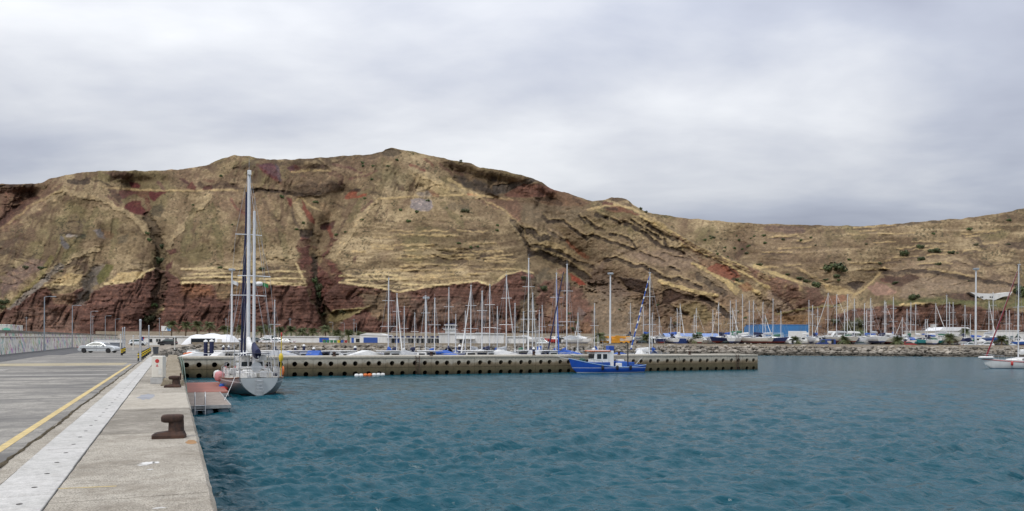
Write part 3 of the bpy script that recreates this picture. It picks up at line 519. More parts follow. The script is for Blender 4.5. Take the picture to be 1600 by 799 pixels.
# ---- concrete of the quay
def concrete(name, a, b, speck=.5, stain=(.12, .10, .08), sc=1.0, streak=None, bump=.006, stain_lo=.52):
    m = bpy.data.materials.new(name); m.use_nodes = True; t = m.node_tree; p = t.nodes['Principled BSDF']
    geo = N(t, 'ShaderNodeNewGeometry'); c = geo.outputs['Position']
    n1 = noise(t, c, .55*sc, 5, .6, .3); n2 = noise(t, c, 6*sc, 5, .7); n3 = noise(t, c, 48*sc, 3, .7); n4 = noise(t, c, 1.6*sc, 6, .68, .6)
    cc = mixc(t, ramp(t, n1, [(.36, 0.0), (.64, 1.0)]), a, b)
    cc = mixc(t, 1.0, cc, ramp(t, n2, [(.3, .78), (.5, 1.0), (.7, 1.16)]), 'MULTIPLY')
    cc = mixc(t, 1.0, cc, ramp(t, n3, [(.32, 1-speck), (.5, 1.0), (.68, 1+speck*.55)]), 'MULTIPLY')
    cc = mixc(t, ramp(t, n4, [(stain_lo, 0.0), (stain_lo+.2, .6)]), cc, stain)
    if streak:
        s_ = noise(t, mapping(t, c, streak[0]), streak[1], 5, .62, .3)
        cc = mixc(t, ramp(t, s_, [(.42, 0.0), (.62, streak[3])]), cc, streak[2])
    t.links.new(cc, p.inputs['Base Color']); p.inputs['Roughness'].default_value = .9; p.inputs['Specular IOR Level'].default_value = .25
    h = math_node(t, 'ADD', math_node(t, 'MULTIPLY', n3, .5), math_node(t, 'MULTIPLY', n2, 1.0))
    bn = N(t, 'ShaderNodeBump'); bn.inputs['Distance'].default_value = bump; t.links.new(h, bn.inputs['Height']); t.links.new(bn.outputs[0], p.inputs['Normal'])
    return m
m_road = concrete('road_concrete', (.265, .25, .222), (.355, .332, .29), .4, (.105, .10, .095), .8, ((.12, .5, 1), 1.0, (.13, .125, .118), .9), .006, .46)
m_asph = concrete('dark_asphalt', (.085, .085, .088), (.13, .128, .126), .4, (.06, .06, .062))
m_cope = concrete('exposed_concrete', (.34, .305, .25), (.46, .42, .35), .7, (.20, .17, .13), 1, None, .02, .49)
m_cope3 = concrete('dark_exposed_concrete', (.25, .225, .185), (.37, .335, .28), .75, (.15, .13, .10), 1.2, None, .02, .47)
m_cope2 = concrete('smooth_concrete', (.40, .36, .295), (.47, .43, .36), .25, (.27, .235, .185))
m_rough = concrete('rough_eroded_concrete', (.33, .275, .19), (.45, .385, .285), .8, (.13, .105, .075), 2.0, None, .05, .46)
m_strip = concrete('pale_slab', (.44, .43, .40), (.52, .505, .475), .18, (.34, .32, .28), 1.3, None, .003, .56)
m_gut = concrete('gutter_dirt', (.10, .082, .052), (.17, .135, .08), .8, (.045, .04, .03), 3, None, .04)
m_wall = concrete('quay_wall', (.25, .225, .18), (.33, .30, .25), .5, (.10, .085, .06))
m_yel = mat('worn_yellow_paint', (.56, .43, .19), .8, 0, .25, 9, .003, 60, dirt=(.30, .25, .16))
m_white = mat('worn_white_paint', (.62, .61, .58), .8, 0, .2, 12, .003, 60, dirt=(.36, .33, .28))
m_tan = mat('faded_tan_paint', (.36, .305, .195), .85, 0, .25, 3, .003, 60, dirt=(.27, .25, .21))
E0 = .50                                            # water edge of the quay (world X)
STR_R, STR_L = -1.38, -2.11; YEL = -2.78
q = MB(); q.box(-17.4, STR_L-.34, -14, 160, -2, DECK-.004); tag(q.build('quay_road', m_road), kind='structure')
qs = MB(); qs.box(STR_L-.34, STR_L-.02, -14, 160, -2, DECK-.012); tag(qs.build('quay_verge', m_cope), kind='structure')
qb = tag(MB().box(STR_L-.02, E0-.02, -14, 88, -2, DECK-.06).build('quay_body', m_wall), kind='structure')
# the cast bays of the coping, each its own block
bays = [-14, -8, -2, 4, 10.6, 17.6, 23.6, 29.8, 36.5, 43, 50, 57, 64, 71, 78, 82.9]
cop = thing('quay_coping', 'long concrete coping of cast bays along the harbour edge', 'quay edge', (0, 0, 0))
for i, (a, b) in enumerate(zip(bays[:-1], bays[1:])):
    s = MB(); e = .05
    n = max(2, int((b-a)/.35)); R_ = random.Random(i)
    ring0, ring1, ring2, ring3 = [], [], [], []
    for k in range(n+1):
        y = a+.012+(b-a-.024)*k/n; j = R_.uniform(-.007, .008); j2 = R_.uniform(0, .012)
        ring0.append((STR_R+.02+R_.uniform(0, .012), y, DECK)); ring1.append((E0-.06-j2, y, DECK)); ring2.append((E0-.005+j, y, DECK-.06-j2)); ring3.append((E0+.0, y, .9))
    s.rings([ring0, ring1, ring2, ring3], False, False, False, False)
    for k in (0, n): s.add([ring0[k], ring1[k], ring2[k], ring3[k], (STR_R+.02, ring0[k][1], .9)], [(0, 1, 2, 3, 4)])
    s.build('coping_bay', m_cope2 if i in (6,) else m_cope3 if i in (5, 8, 11) else m_cope, cop)
MB().box(E0-.4, E0-.012, -14, 82.9, -2, .92).build('lower_face', m_wall, cop)
# eroded edge beyond the second bollard, a hand's breadth higher than the deck
s = MB(); R_ = random.Random(3); ys = np.arange(34.2, 82.5, .45); r = [[], [], [], []]
for y in ys:
    r[0].append((-.42+R_.uniform(-.05, .05), y, DECK-.01)); r[1].append((-.33+R_.uniform(-.06, .06), y, DECK+.24+R_.uniform(-.02, .03))); r[2].append((.40+R_.uniform(-.05, .05), y, DECK+.22+R_.uniform(-.02, .03))); r[3].append((.50+R_.uniform(-.04, .03), y, DECK-.2))
s.rings(r, False, False, False, False); s.add([x[0] for x in r], [(0, 1, 2, 3)]); s.build('eroded_edge', m_rough, cop)
# pale walking strip: slab by slab, with lifting holes
strip = thing('paving_strip', 'pale strip of concrete slabs running along the quay', 'pavement', (0, 0, 0))
m_hole = mat('slab_hole', (.05, .045, .04), .9)
sl_me = None; y = -13.0; k = 0; P_SL = 2.2
slab = MB().box(STR_L, STR_R, 0, P_SL-.03, DECK-.12, DECK+.012, .008).mesh('paving_slab', m_strip)
hole = MB().lathe([(.035, 0), (.035, .004)], 10).mesh('lifting_hole', m_hole)
while y < 84:
    o = link_mesh('paving_slab', slab, strip, (random.uniform(-.006, .006), y, random.uniform(-.004, .004)))
    for hx, hy in ((STR_L+.45, .55), (STR_L+.45, 1.65)):
        if y < 45: link_mesh('lifting_hole', hole, o, (hx, hy, DECK+.0125))
    y += P_SL; k += 1
# dirt-filled joint beside the verge, painted lines, faded crossing band
g = MB(); R_ = random.Random(9); r = [[], [], [], []]
for y in np.arange(-13, 84, .3):
    c = STR_L-.30 + .02*math.sin(y*.7)+.012*math.sin(y*2.9); wd = .014+R_.uniform(0, .024)
    for k, (dx, dz) in enumerate(((-wd, -.001), (-wd*.4, .012), (wd*.4, .016), (wd, -.008))): r[k].append((c+dx+R_.uniform(-.02, .02), y, DECK+dz))
tag(g.rings(r, False, False, False, True).build('weedy_joint', m_gut), kind='structure')
s = MB(); s.box(YEL-.09, YEL+.07, -14, 62.0, DECK-.01, DECK+.002); tag(s.build('yellow_line', m_yel), kind='structure')
s = MB(); s.box(-17.0, YEL-.4, 60.5, 66.0, DECK-.01, DECK+.001); tag(s.build('faded_band', m_tan), kind='structure')
s = MB(); s.box(-17.0, YEL-.4, 45.5, 46.3, DECK-.01, DECK+.001); s.box(-17.0, -9, 52.5, 54.5, DECK-.01, DECK+.0012); tag(s.build('pale_band', concrete('pale_patch', (.33, .315, .285), (.38, .36, .325), .3)), kind='structure')
s = MB(); s.box(-17.2, -12.2, 70, 160, DECK-.01, DECK+.003); s.box(-12.2, -10.8, 95, 160, DECK-.01, DECK+.003); tag(s.build('asphalt_lane', m_asph), kind='structure')
# paint spills on the deck
def blotch(name, c, rx, ry, m, seed):
    R_ = random.Random(seed); n = 18
    s = MB(); s.add([(c[0]+rx*math.cos(2*math.pi*k/n)*R_.uniform(.6, 1.15), c[1]+ry*math.sin(2*math.pi*k/n)*R_.uniform(.6, 1.15), DECK+.003) for k in range(n)], [tuple(range(n))])
    return tag(s.build(name, m), kind='structure')
p = gp(232, 724, DECK); blotch('paint_spill', p, .12, .16, m_white, 1); p = gp(224, 727, DECK); blotch('paint_spill', p, .09, .08, m_white, 2); p = gp(245, 723, DECK); blotch('paint_spill', p, .06, .1, m_white, 3); p = gp(236, 734, DECK); blotch('paint_spill', p, .05, .05, m_white, 4)
p = gp(228, 620, DECK); blotch('grey_patch', p, .28, 1.5, mat('damp_grey', (.27, .275, .29), .8, 0, .2, 5), 5)
p = gp(251, 794, DECK); blotch('paint_spill', p, .08, .04, m_white, 6)
q0, q1 = gp(92, 764, DECK), gp(183, 760, DECK)
s = MB(); d = (q1-q0).normalized(); nn_ = Vector((-d.y, d.x, 0))*.022
s.add([q0-nn_+Vector((0, 0, .003)), q1-nn_+Vector((0, 0, .003)), q1+nn_+Vector((0, 0, .003)), q0+nn_+Vector((0, 0, .003))], [(0, 1, 2, 3)]); tag(s.build('ochre_line', m_yel), kind='structure')
# ---- land behind the basin
SHORE = [(-400, 100), (150, 100), (232, 100), (262, 118), (300, 160), (420, 166), (600, 168), (760, 172), (880, 186), (1000, 198), (1200, 204), (1400, 201), (1620, 196), (2000, 190)]
sx, sy = zip(*SHORE)
def shore(p): return float(np.interp(p, sx, sy))
def land_z(p, D):
    """height of the land at column p, depth D"""
    top = float(np.interp(p, [-400, 240, 300, 2000], [2.05, 2.05, 2.4, 2.4])); hb = 3.5/F*BASE_D + CAMZ
    k = min(1, max(0, (D-222)/(BASE_D-222))); return top + (hb-top)*k*k*(3-2*k)
cols_ = np.concatenate([np.linspace(-400, 200, 25), np.arange(210, 1640, 10), np.linspace(1650, 2000, 12)]); rows_ = 26
LP = np.zeros((rows_+2, len(cols_), 3))
for j, c in enumerate(cols_):
    s0 = shore(c)+3.2
    LP[0, j] = az(c, s0-.6, -2)
    for i in range(rows_+1):
        Dd = s0 + (BASE_D+3-s0)*i/rows_; LP[i+1, j] = az(c, Dd, land_z(c, Dd))
m_land = concrete('yard_ground', (.235, .20, .155), (.30, .262, .21), .35, (.16, .13, .10), .25)
tag(grid_mesh('land', LP, m_land), kind='structure')
# riprap: boulders dumped along the shore
def rock_tmpl(seed):
    bm = bmesh.new(); bmesh.ops.create_icosphere(bm, subdivisions=1, radius=1); R_ = random.Random(seed)
    for v in bm.verts: v.co *= R_.uniform(.72, 1.12); v.co.z *= .8
    V = [tuple(v.co) for v in bm.verts]; Fc = [tuple(v.index for v in f.verts) for f in bm.faces]; bm.free(); return np.array(V), Fc
rt = [rock_tmpl(i) for i in range(6)]
m_rock = mat('riprap_stone', (.15, .125, .095), .92, 0, .6, .55, .05, 3, col2=(.46, .41, .34), dirt=(.07, .055, .04))
t_ = m_rock.node_tree; b_ = t_.nodes['Principled BSDF']; lk = b_.inputs['Base Color'].links[0].from_socket
sp = N(t_, 'ShaderNodeSeparateXYZ'); pos_ = N(t_, 'ShaderNodeNewGeometry').outputs['Position']; t_.links.new(pos_, sp.inputs[0])
wetl = math_node(t_, 'ADD', sp.outputs[2], math_node(t_, 'MULTIPLY', noise(t_, pos_, .6, 4, .6), .9))
t_.links.new(mixc(t_, ramp(t_, math_node(t_, 'DIVIDE', wetl, 2.6), [(.42, .88), (.62, 0.0)]), lk, (.045, .038, .026)), b_.inputs['Base Color'])
R_ = random.Random(21); s = MB()
def rocks(p0, p1, step, rows):
    c = p0
    while c < p1:
        s0 = shore(c); top = land_z(c, s0+4)
        for k in range(rows):
            f = (k+R_.uniform(-.3, .3))/(rows-1); Dd = s0-1.5+f*4.8; z = -.25+f*(top+.05)
            pt = az(c+R_.uniform(-step, step)*.5, Dd, z); V, Fc = rt[R_.randrange(6)]; sc_ = R_.uniform(.5, 1.05)*(1.1 if f < .5 else .85)
            a = R_.uniform(0, 6.28); ca, sa = math.cos(a), math.sin(a)
            W = [(pt.x+sc_*(v[0]*ca-v[1]*sa)*1.25, pt.y+sc_*(v[0]*sa+v[1]*ca), pt.z+sc_*v[2]*.85) for v in V]
            s.add(W, Fc)
        c += step
rocks(222, 300, 2.6, 7); rocks(300, 1060, 6.6, 5); rocks(1060, 1640, 6.0, 5); rocks(1640, 1800, 8, 6)
rr = s.build('riprap', m_rock); tag(rr, 'heap of grey and brown boulders armouring the harbour shore', 'rocks', kind='stuff')
# low parapet above the boulders
def ribbon(name, pts, w, z0f, h, m):
    s = MB(); A, B = [], []
    for i, p in enumerate(pts):
        d = (Vector(pts[min(i+1, len(pts)-1)])-Vector(pts[max(i-1, 0)])); d.z = 0; d.normalize(); n = Vector((-d.y, d.x, 0))*w*.5
        z = p[2]; A.append([(p[0]-n.x, p[1]-n.y, z-.4), (p[0]-n.x, p[1]-n.y, z+h), (p[0]+n.x, p[1]+n.y, z+h), (p[0]+n.x, p[1]+n.y, z-.4)])
    s.rings(A, True, True, True, False); return s.build(name, m)
m_par = concrete('sea_wall', (.30, .25, .185), (.36, .31, .24), .3, (.2, .16, .11), .3)
pw = [az(c, shore(c)+4.2, land_z(c, shore(c)+4)) for c in range(300, 1900, 20)]
o = ribbon('sea_wall', pw, .5, None, .62, m_par); tag(o, 'low tan parapet wall along the top of the boulders', 'wall')
pw = [az(c, 292, land_z(c, 292)) for c in range(150, 1000, 20)]
o = ribbon('retaining_wall', pw, .6, None, 1.3, m_par); tag(o, 'tan retaining wall along the foot of the red cliff', 'wall')
# ------------------------------------------------------------------ the pierced pier
PY0 = 83.0; PXL, PXR = .55, 74.2; NP = 28; PW = (PXR-PXL)/NP
m_pier = bpy.data.materials.new('tide_stained_concrete'); m_pier.use_nodes = True; t_ = m_pier.node_tree; b_ = t_.nodes['Principled BSDF']
ps = N(t_, 'ShaderNodeNewGeometry').outputs['Position']; sp = N(t_, 'ShaderNodeSeparateXYZ'); t_.links.new(ps, sp.inputs[0])
wob = math_node(t_, 'ADD', sp.outputs[2], math_node(t_, 'MULTIPLY', math_node(t_, 'SUBTRACT', noise(t_, mapping(t_, ps, (.8, .8, .35)), 1.1, 5, .65), .5), .75))
cc = ramp(t_, math_node(t_, 'DIVIDE', wob, 2.4), [(.0, (.028, .025, .014)), (.20, (.09, .075, .038)), (.36, (.115, .09, .048)), (.45, (.16, .12, .07)), (.53, (.25, .205, .14)), (.59, (.39, .355, .285)), (.95, (.46, .425, .35))])
cc = mixc(t_, 1.0, cc, ramp(t_, noise(t_, ps, 3.2, 6, .7), [(.3, .74), (.5, 1.0), (.7, 1.2)]), 'MULTIPLY')
vs = noise(t_, mapping(t_, ps, (2.6, 2.6, .12)), 1.0, 4, .6)
cc = mixc(t_, ramp(t_, vs, [(.58, 0.0), (.76, .5)]), cc, (.13, .105, .07))
t_.links.new(cc, b_.inputs['Base Color']); b_.inputs['Roughness'].default_value = .88
bn = N(t_, 'ShaderNodeBump'); bn.inputs['Distance'].default_value = .03; t_.links.new(noise(t_, ps, 9, 5, .7), bn.inputs['Height']); t_.links.new(bn.outputs[0], b_.inputs['Normal'])
m_cap = concrete('pier_cap', (.36, .33, .27), (.44, .41, .345), .3, (.25, .22, .165), .8)
m_dark = mat('hole_shade_black', (.012, .012, .01), .95)  # near-black solid: the shade inside holes is put into its colour
pier = thing('pier', 'long concrete pier pierced by two rows of round holes', 'pier', (0, 0, 0))
def caisson_mesh(z0, z1, hz, r):
    s = MB(); n = 20; wdt = PW-.03
    xs = [0, wdt*.5, wdt]
    for i, hx in enumerate((wdt*.275, wdt*.725)):
        xa, xb = xs[i], xs[i+1]; ring = [(hx+r*math.cos(2*math.pi*k/n), 0, hz+r*math.sin(2*math.pi*k/n)) for k in range(n)]
        outer = []
        for k in range(n):
            c_, s_ = math.cos(2*math.pi*k/n), math.sin(2*math.pi*k/n)
            tx = ((xb-hx) if c_ > 0 else (hx-xa))/max(1e-6, abs(c_)); tz = ((z1-hz) if s_ > 0 else (hz-z0))/max(1e-6, abs(s_)); q = min(tx, tz)
            outer.append((hx+q*c_, 0, hz+q*s_))
        V = ring+outer; fs = [(k, (k+1) % n, n+(k+1) % n, n+k) for k in range(n)]
        for cx_, cz_ in ((xa, z0), (xb, z0), (xb, z1), (xa, z1)):       # corner triangles
            ks = [k for k in range(n)]
            for k in ks:
                p, p2 = outer[k], outer[(k+1) % n]
                onx = abs(p[0]-cx_) < 1e-6 and abs(p2[2]-cz_) < 1e-6; onz = abs(p[2]-cz_) < 1e-6 and abs(p2[0]-cx_) < 1e-6
                if (onx or onz) and not (abs(p[0]-p2[0]) < 1e-6 or abs(p[2]-p2[2]) < 1e-6):
                    V.append((cx_, 0, cz_)); fs.append((n+k, n+(k+1) % n, len(V)-1))
        s.add(V, fs)
        s.rings([ring, [(x, 1.6, z) for x, y, z in ring]], True, False, False, True)
    s.add([(0, 0, z0), (0, .5, z0), (0, .5, z1), (0, 0, z1)], [(0, 1, 2, 3)]); s.add([(wdt, 0, z0), (wdt, .5, z0), (wdt, .5, z1), (wdt, 0, z1)], [(0, 1, 2, 3)])
    s.add([(0, 0, z1), (wdt, 0, z1), (wdt, .5, z1), (0, .5, z1)], [(0, 1, 2, 3)]); s.add([(0, 0, z0), (wdt, 0, z0), (wdt, .5, z0), (0, .5, z0)], [(0, 1, 2, 3)])
    return s.mesh('caisson_block', m_pier)
up_me = caisson_mesh(.86, 1.86, 1.31, .265); lo_me = caisson_mesh(-.9, .835, .20, .265)
for i in range(NP):
    link_mesh('caisson_block', lo_me, pier, (PXL+i*PW, PY0+random.uniform(0, .03), 0)); link_mesh('caisson_block', up_me, pier, (PXL+i*PW, PY0+.02+random.uniform(0, .03), 0))
for i in range(14):
    MB().box(PXL+i*2*PW-(.0), PXL+(i+1)*2*PW-.015, PY0-.03, PY0+5.6, 1.87, DECK+random.uniform(-.01, .012), .025).build('cap_slab', m_cap, pier)
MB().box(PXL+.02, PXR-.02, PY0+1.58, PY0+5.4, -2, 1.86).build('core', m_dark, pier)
# bits on the pier
m_rust = mat('rusty_iron', (.045, .028, .024), .8, .25, .5, 12, .012, 26, col2=(.105, .055, .036), dirt=(.022, .018, .018))
m_steel = mat('galvanised_steel', (.42, .44, .46), .45, .7, .15, 5)
m_alu = mat('aluminium', (.62, .63, .64), .35, .8, .1, 4)
m_wht = mat('white_gelcoat', (.74, .74, .72), .3, 0, .07, 2.5, dirt=(.55, .53, .49))
m_wht2 = mat('cream_gelcoat', (.66, .63, .56), .35, 0, .08, 2.5, dirt=(.45, .42, .37))
m_navy = mat('navy_canvas', (.018, .022, .065), .85, 0, .3, 4, .01)
m_blue = mat('blue_canvas', (.02, .085, .36), .8, 0, .25, 4, .01)
m_gcan = mat('grey_canvas', (.40, .41, .42), .85, 0, .2, 4, .01)
m_wcan = mat('white_canvas', (.68, .68, .66), .85, 0, .12, 4, .01)
m_glass = mat('dark_glass', (.02, .025, .03), .08, 0, 0)
m_mast = mat('mast_alloy', (.66, .67, .68), .4, .15, .08, 2)
m_wire = mat('rigging_wire', (.40, .40, .41), .4, .5, .05)
m_wood = mat('weathered_planks', (.27, .225, .19), .85, 0, .3, 5, .004, 30, dirt=(.17, .14, .12))
m_redd = mat('red_deck_coating', (.30, .115, .085), .8, 0, .18, 3, dirt=(.24, .12, .10))
m_black = mat('black_rubber', (.015, .015, .016), .8, 0, .2)
m_red = mat('red_plastic', (.45, .03, .025), .5, 0, .15)
m_orange = mat('orange_plastic', (.62, .15, .03), .55, 0, .15)
m_yelp = mat('yellow_plastic', (.62, .45, .03), .55, 0, .15)
m_pink = mat('faded_pink_fender', (.58, .24, .25), .6, 0, .15)
m_green = mat('green_paint', (.10, .17, .13), .6, 0, .3, 8, dirt=(.12, .07, .04))
def rust_ladder(x, label):
    o = thing('quay_ladder', label, 'ladder', (x, PY0-.14, 0))
    for dx in (-.2, .2): MB().tube([(dx, 0, -.3), (dx, 0, DECK-.05), (dx, .16, DECK+.03)], .035, 6).build('rail', m_rust, o)
    for k in range(9): MB().tube([(-.2, 0, -.1+k*.25), (.2, 0, -.1+k*.25)], .022, 6).build('rung', m_rust, o)
rust_ladder(25.2, 'rusty iron ladder down the middle of the pierced pier'); rust_ladder(70.5, 'rusty iron ladder near the outer end of the pier')
def pier_bollard(x, label):
    o = MB().lathe([(.22, 0), (.22, .06), (.13, .1), (.12, .28), (.2, .33), (.2, .42), (.1, .47)], 12).build('pier_bollard', m_rust); o.location = (x, PY0+.5, DECK+.01); tag(o, label, 'bollard', 'bollards along the pierced pier')
for x in (16, 27, 40, 52, 63): pier_bollard(x, 'short rusty bollard on top of the pierced pier')
# ------------------------------------------------------------------ mooring bollards on the quay
def mooring_bollard(loc, rz, label, h=.46):
    o = thing('mooring_bollard', label, 'bollard', loc, rz, None); k = h/.46
    def sec(x0, x1, yw, z): return [(x0, -yw, z), (x1, -yw, z), (x1+.03, 0, z), (x1, yw, z), (x0, yw, z), (x0-.03, 0, z)]
    s = MB(); s.rings([sec(-.36*k, .22*k, .2*k, 0), sec(-.36*k, .22*k, .2*k, .06*k), sec(-.31*k, .2*k, .17*k, .1*k), sec(-.1*k, .19*k, .14*k, .13*k)], True, True, True, False); s.build('base_plate', m_rust, o)
    s = MB(); R = []
    for z, xc, rx, ry in ((.09, .06, .16, .16), (.14, .06, .148, .148), (.28, .06, .142, .142), (.34, .055, .145, .148)):
        R.append([((xc+rx*math.cos(a))*k, ry*math.sin(a)*k, z*k) for a in [2*math.pi*j/18 for j in range(18)]])
    s.rings(R); s.build('post', m_rust, o)
    s = MB(); R = []
    for z, xc, rx, ry in ((.31, .0, .17, .13), (.335, -.01, .205, .16), (.41, -.01, .21, .165), (.445, -.005, .195, .15), (.46, 0, .15, .11)):
        R.append([((xc+rx*math.copysign(abs(math.cos(a))**.6, math.cos(a)))*k, ry*math.copysign(abs(math.sin(a))**.6, math.sin(a))*k, z*k) for a in [2*math.pi*j/20 for j in range(20)]])
    s.rings(R); s.build('head', m_rust, o); return o
mooring_bollard(gp(271, 684, DECK), -.1, 'rusty hooked mooring bollard on the bare coping with an orange rust stain')
mooring_bollard(gp(273, 605.5, DECK), -.1, 'rusty mooring bollard in front of the white service pedestal', .46)
p = gp(306, 688, DECK); blotch('rust_stain', (E0-.17, p.y-.25, 0), .13, .34, mat('rust_stain', (.34, .19, .08), .9, 0, .25, 6), 8)
o = MB().tube([(0, 0, 0), (0, 0, .42)], .03, 8).build('iron_pin', m_rust); o.location = gp(280.5, 604, DECK)+Vector((.05, .5, .12)); o.location.z = DECK+.1; tag(o, 'short rusty iron pin standing behind the second bollard', 'pin')
# service pedestal
p = gp(248.5, 600, DECK); ped = thing('service_pedestal', 'white service pedestal with red round stickers on the quay', 'pedestal', p, -TH)
MB().box(-.23, .23, -.16, .16, .27, 1.2, .03).build('cabinet', m_wht2, ped); MB().box(-.27, .25, -.2, .2, 0, .27, .015).build('plinth', mat('plinth_grey', (.36, .36, .35), .8), ped)
s = MB().lathe([(.085, 0), (.085, -.006)], 20, (.0, -.162, .98), 'y'); s.build('round_sticker', m_red, ped)
s = MB(); s.add([(-.06, -.164, .74), (.06, -.164, .74), (.0, -.164, .86)], [(0, 1, 2)]); s.build('triangle_sticker', mat('pale_red', (.5, .14, .13), .5), ped)
MB().box(.06, .19, -.166, -.16, .4, .66).build('door_panel', mat('panel_grey', (.58, .57, .53), .5), ped)
# ------------------------------------------------------------------ pontoon
PZ = .5
n0 = gp(297, 634.5, PZ); n1 = gp(360, 632.5, PZ); pw0, pw1 = .62, n1.x; yn = n0.y
ym = gp(320, 613, PZ).y; yf = gp(320, 598, PZ).y
pon = thing('pontoon', 'low floating pontoon of grey planks on steel floats beside the quay', 'pontoon', (0, 0, 0))
k = 0; x = yn
while x < ym-.05:
    MB().box(pw0, pw1, x, min(x+.145, ym), PZ-.045, PZ+random.uniform(-.004, .004), .005).build('plank', m_wood, pon); x += .155
fr = MB(); fr.box(pw0-.02, pw1+.02, yn-.06, yn, PZ-.17, PZ+.006); fr.box(pw1, pw1+.06, yn, ym, PZ-.17, PZ+.006); fr.box(pw0-.06, pw0, yn, ym, PZ-.17, PZ); fr.build('steel_frame', mat('pontoon_steel', (.36, .36, .35), .6, .3, .2, 6, dirt=(.16, .11, .08)), pon)
m_float = mat('blue_grey_float', (.16, .21, .25), .55, 0, .2, 4, dirt=(.08, .08, .06))
for fx in (pw0+.35, (pw0+pw1)/2, pw1-.32):
    s = MB().lathe([(.02, 0), (.24, .02), (.27, .08), (.27, 3.6), (.24, 3.7), (.02, 3.72)], 18, (fx, yn+.05, .13), 'y'); s.build('float', m_float, pon)
    s = MB().lathe([(.02, 0), (.24, .02), (.27, .08), (.27, 3.6), (.24, 3.7), (.02, 3.72)], 18, (fx, yn+4.4, .13), 'y'); s.build('float', m_float, pon)
r1 = gp(345, 600, PZ).x
red = thing('red_pontoon', 'floating pontoon with a dull red coated deck behind the planked one', 'pontoon', (0, 0, 0))
MB().box(pw0, r1, ym+.12, yf, PZ-.16, PZ+.02, .02).build('deck', m_redd, red); MB().box(pw0-.03, r1+.03, ym+.09, yf+.03, PZ-.28, PZ-.1).build('edge_frame', MATS['pontoon_steel'], red)
for fy in (ym+1.2, yf-1.4):
    s = MB().lathe([(.05, 0), (.3, .03), (.3, r1-pw0-.4), (.05, r1-pw0-.37)], 16, (pw0+.2, fy, .1), 'x'); s.build('float', m_float, red)
lp = gp(315.5, 640, PZ).x; lad = thing('swim_ladder', 'bright aluminium ladder hooked over the end of the planked pontoon', 'ladder', (lp, yn-.1, 0))
for dx in (-.25, .25):
    MB().tube([(dx, .75, PZ+.02), (dx, .55, PZ+.62), (dx, .2, PZ+.7), (dx, 0, PZ+.45), (dx, 0, -.7)], .022, 8).build('rail', m_alu, lad)
for z in (-.3, -.02, .26, .5): MB().box(-.25, .25, -.03, .03, z-.015, z+.015, .005).build('rung', m_alu, lad)
# green handrail climbing from the pontoon to the quay
p0 = gp(296.5, 640, .6); hr = thing('handrail', 'weathered green handrail leaning on the quay edge above the pontoon', 'handrail', (0, 0, 0))
for k, dx in enumerate((.0, .14)):
    MB().tube([(E0+.08+dx, 40.5, .5), (E0+.08+dx, 46, 1.15), (E0+.07+dx, 58, 2.3), (E0-.02+dx, 63, 2.6), (E0-.15+dx, 64.5, 2.45)], .028, 6).build('rail', m_green, hr)
for y, z in ((41, .55), (45, 1.03), (50, 1.5), (56, 2.1), (61, 2.45)): MB().tube([(E0+.15, y, z-.85 if z > 1 else 0), (E0+.15, y, z+.02)], .022, 6).build('post', m_green, hr)
# ------------------------------------------------------------------ boats: shared builders
def hull_rings(L, B, fb, draft, tw=.7, rb=.8, rs=.2, n=18, m=7, fine=1.25, mid=.42, vee=0.0):
    rings = []
    for i in range(n+1):
        s = i/n
        f = tw+(1-tw)*math.sin(math.pi/2*min(1, s/mid)) if s < mid else max(.0, math.cos(math.pi/2*((s-mid)/(1-mid))**fine))
        b = max(.012, B/2*f); a0, a1, a2 = fb
        sh = a0*(1-s)*(1-2*s)+4*a1*s*(1-s)+a2*s*(2*s-1)
        kb = -draft*max(0, math.sin(math.pi*min(1, .12+.86*s)))**.7
        if vee: kb = kb + (.03-kb)*(1-s)**7
        if s > .93: kb = kb + (sh*.35-kb)*((s-.93)/.07)**2
        side = []
        for k in range(m+1):
            u = k/m; x = b*math.sin(u*math.pi/2)**(.75+vee*(1-s)**2); z = kb+(sh-kb)*(1-math.cos(u*math.pi/2)**1.1)
            y = -L/2+s*L + rb*(z/fb[2])*s**4 + rs*(z/fb[0])*(1-s)**5*(-1)
            side.append((x, y, z))
        rings.append([(-x, y, z) for x, y, z in side[::-1]] + side[1:])
    return rings
def hull_mesh(R):
    s = MB(); s.rings(R, False, False, False, True)
    n = len(R[0]); s.add(R[0], [tuple(range(n))]); return s
def deck_mesh(R, inset=.03, drop=.05, camber=.05):
    s = MB(); A = []
    for r in R:
        l, q = Vector(r[0]), Vector(r[-1]); w_ = q.x-l.x; ins = min(inset, w_*.3)
        A.append([(l.x+ins, l.y, l.z-drop), (0, l.y, l.z-drop+camber*min(1, w_)), (q.x-ins, q.y, q.z-drop)])
    s.rings(A, False, False, False, True); return s
def rail_mesh(R, r=.03, up=.01):
    s = MB(); s.tube([(x[0][0], x[0][1], x[0][2]+up) for x in R], r, 6); s.tube([(x[-1][0], x[-1][1], x[-1][2]+up) for x in R], r, 6); return s
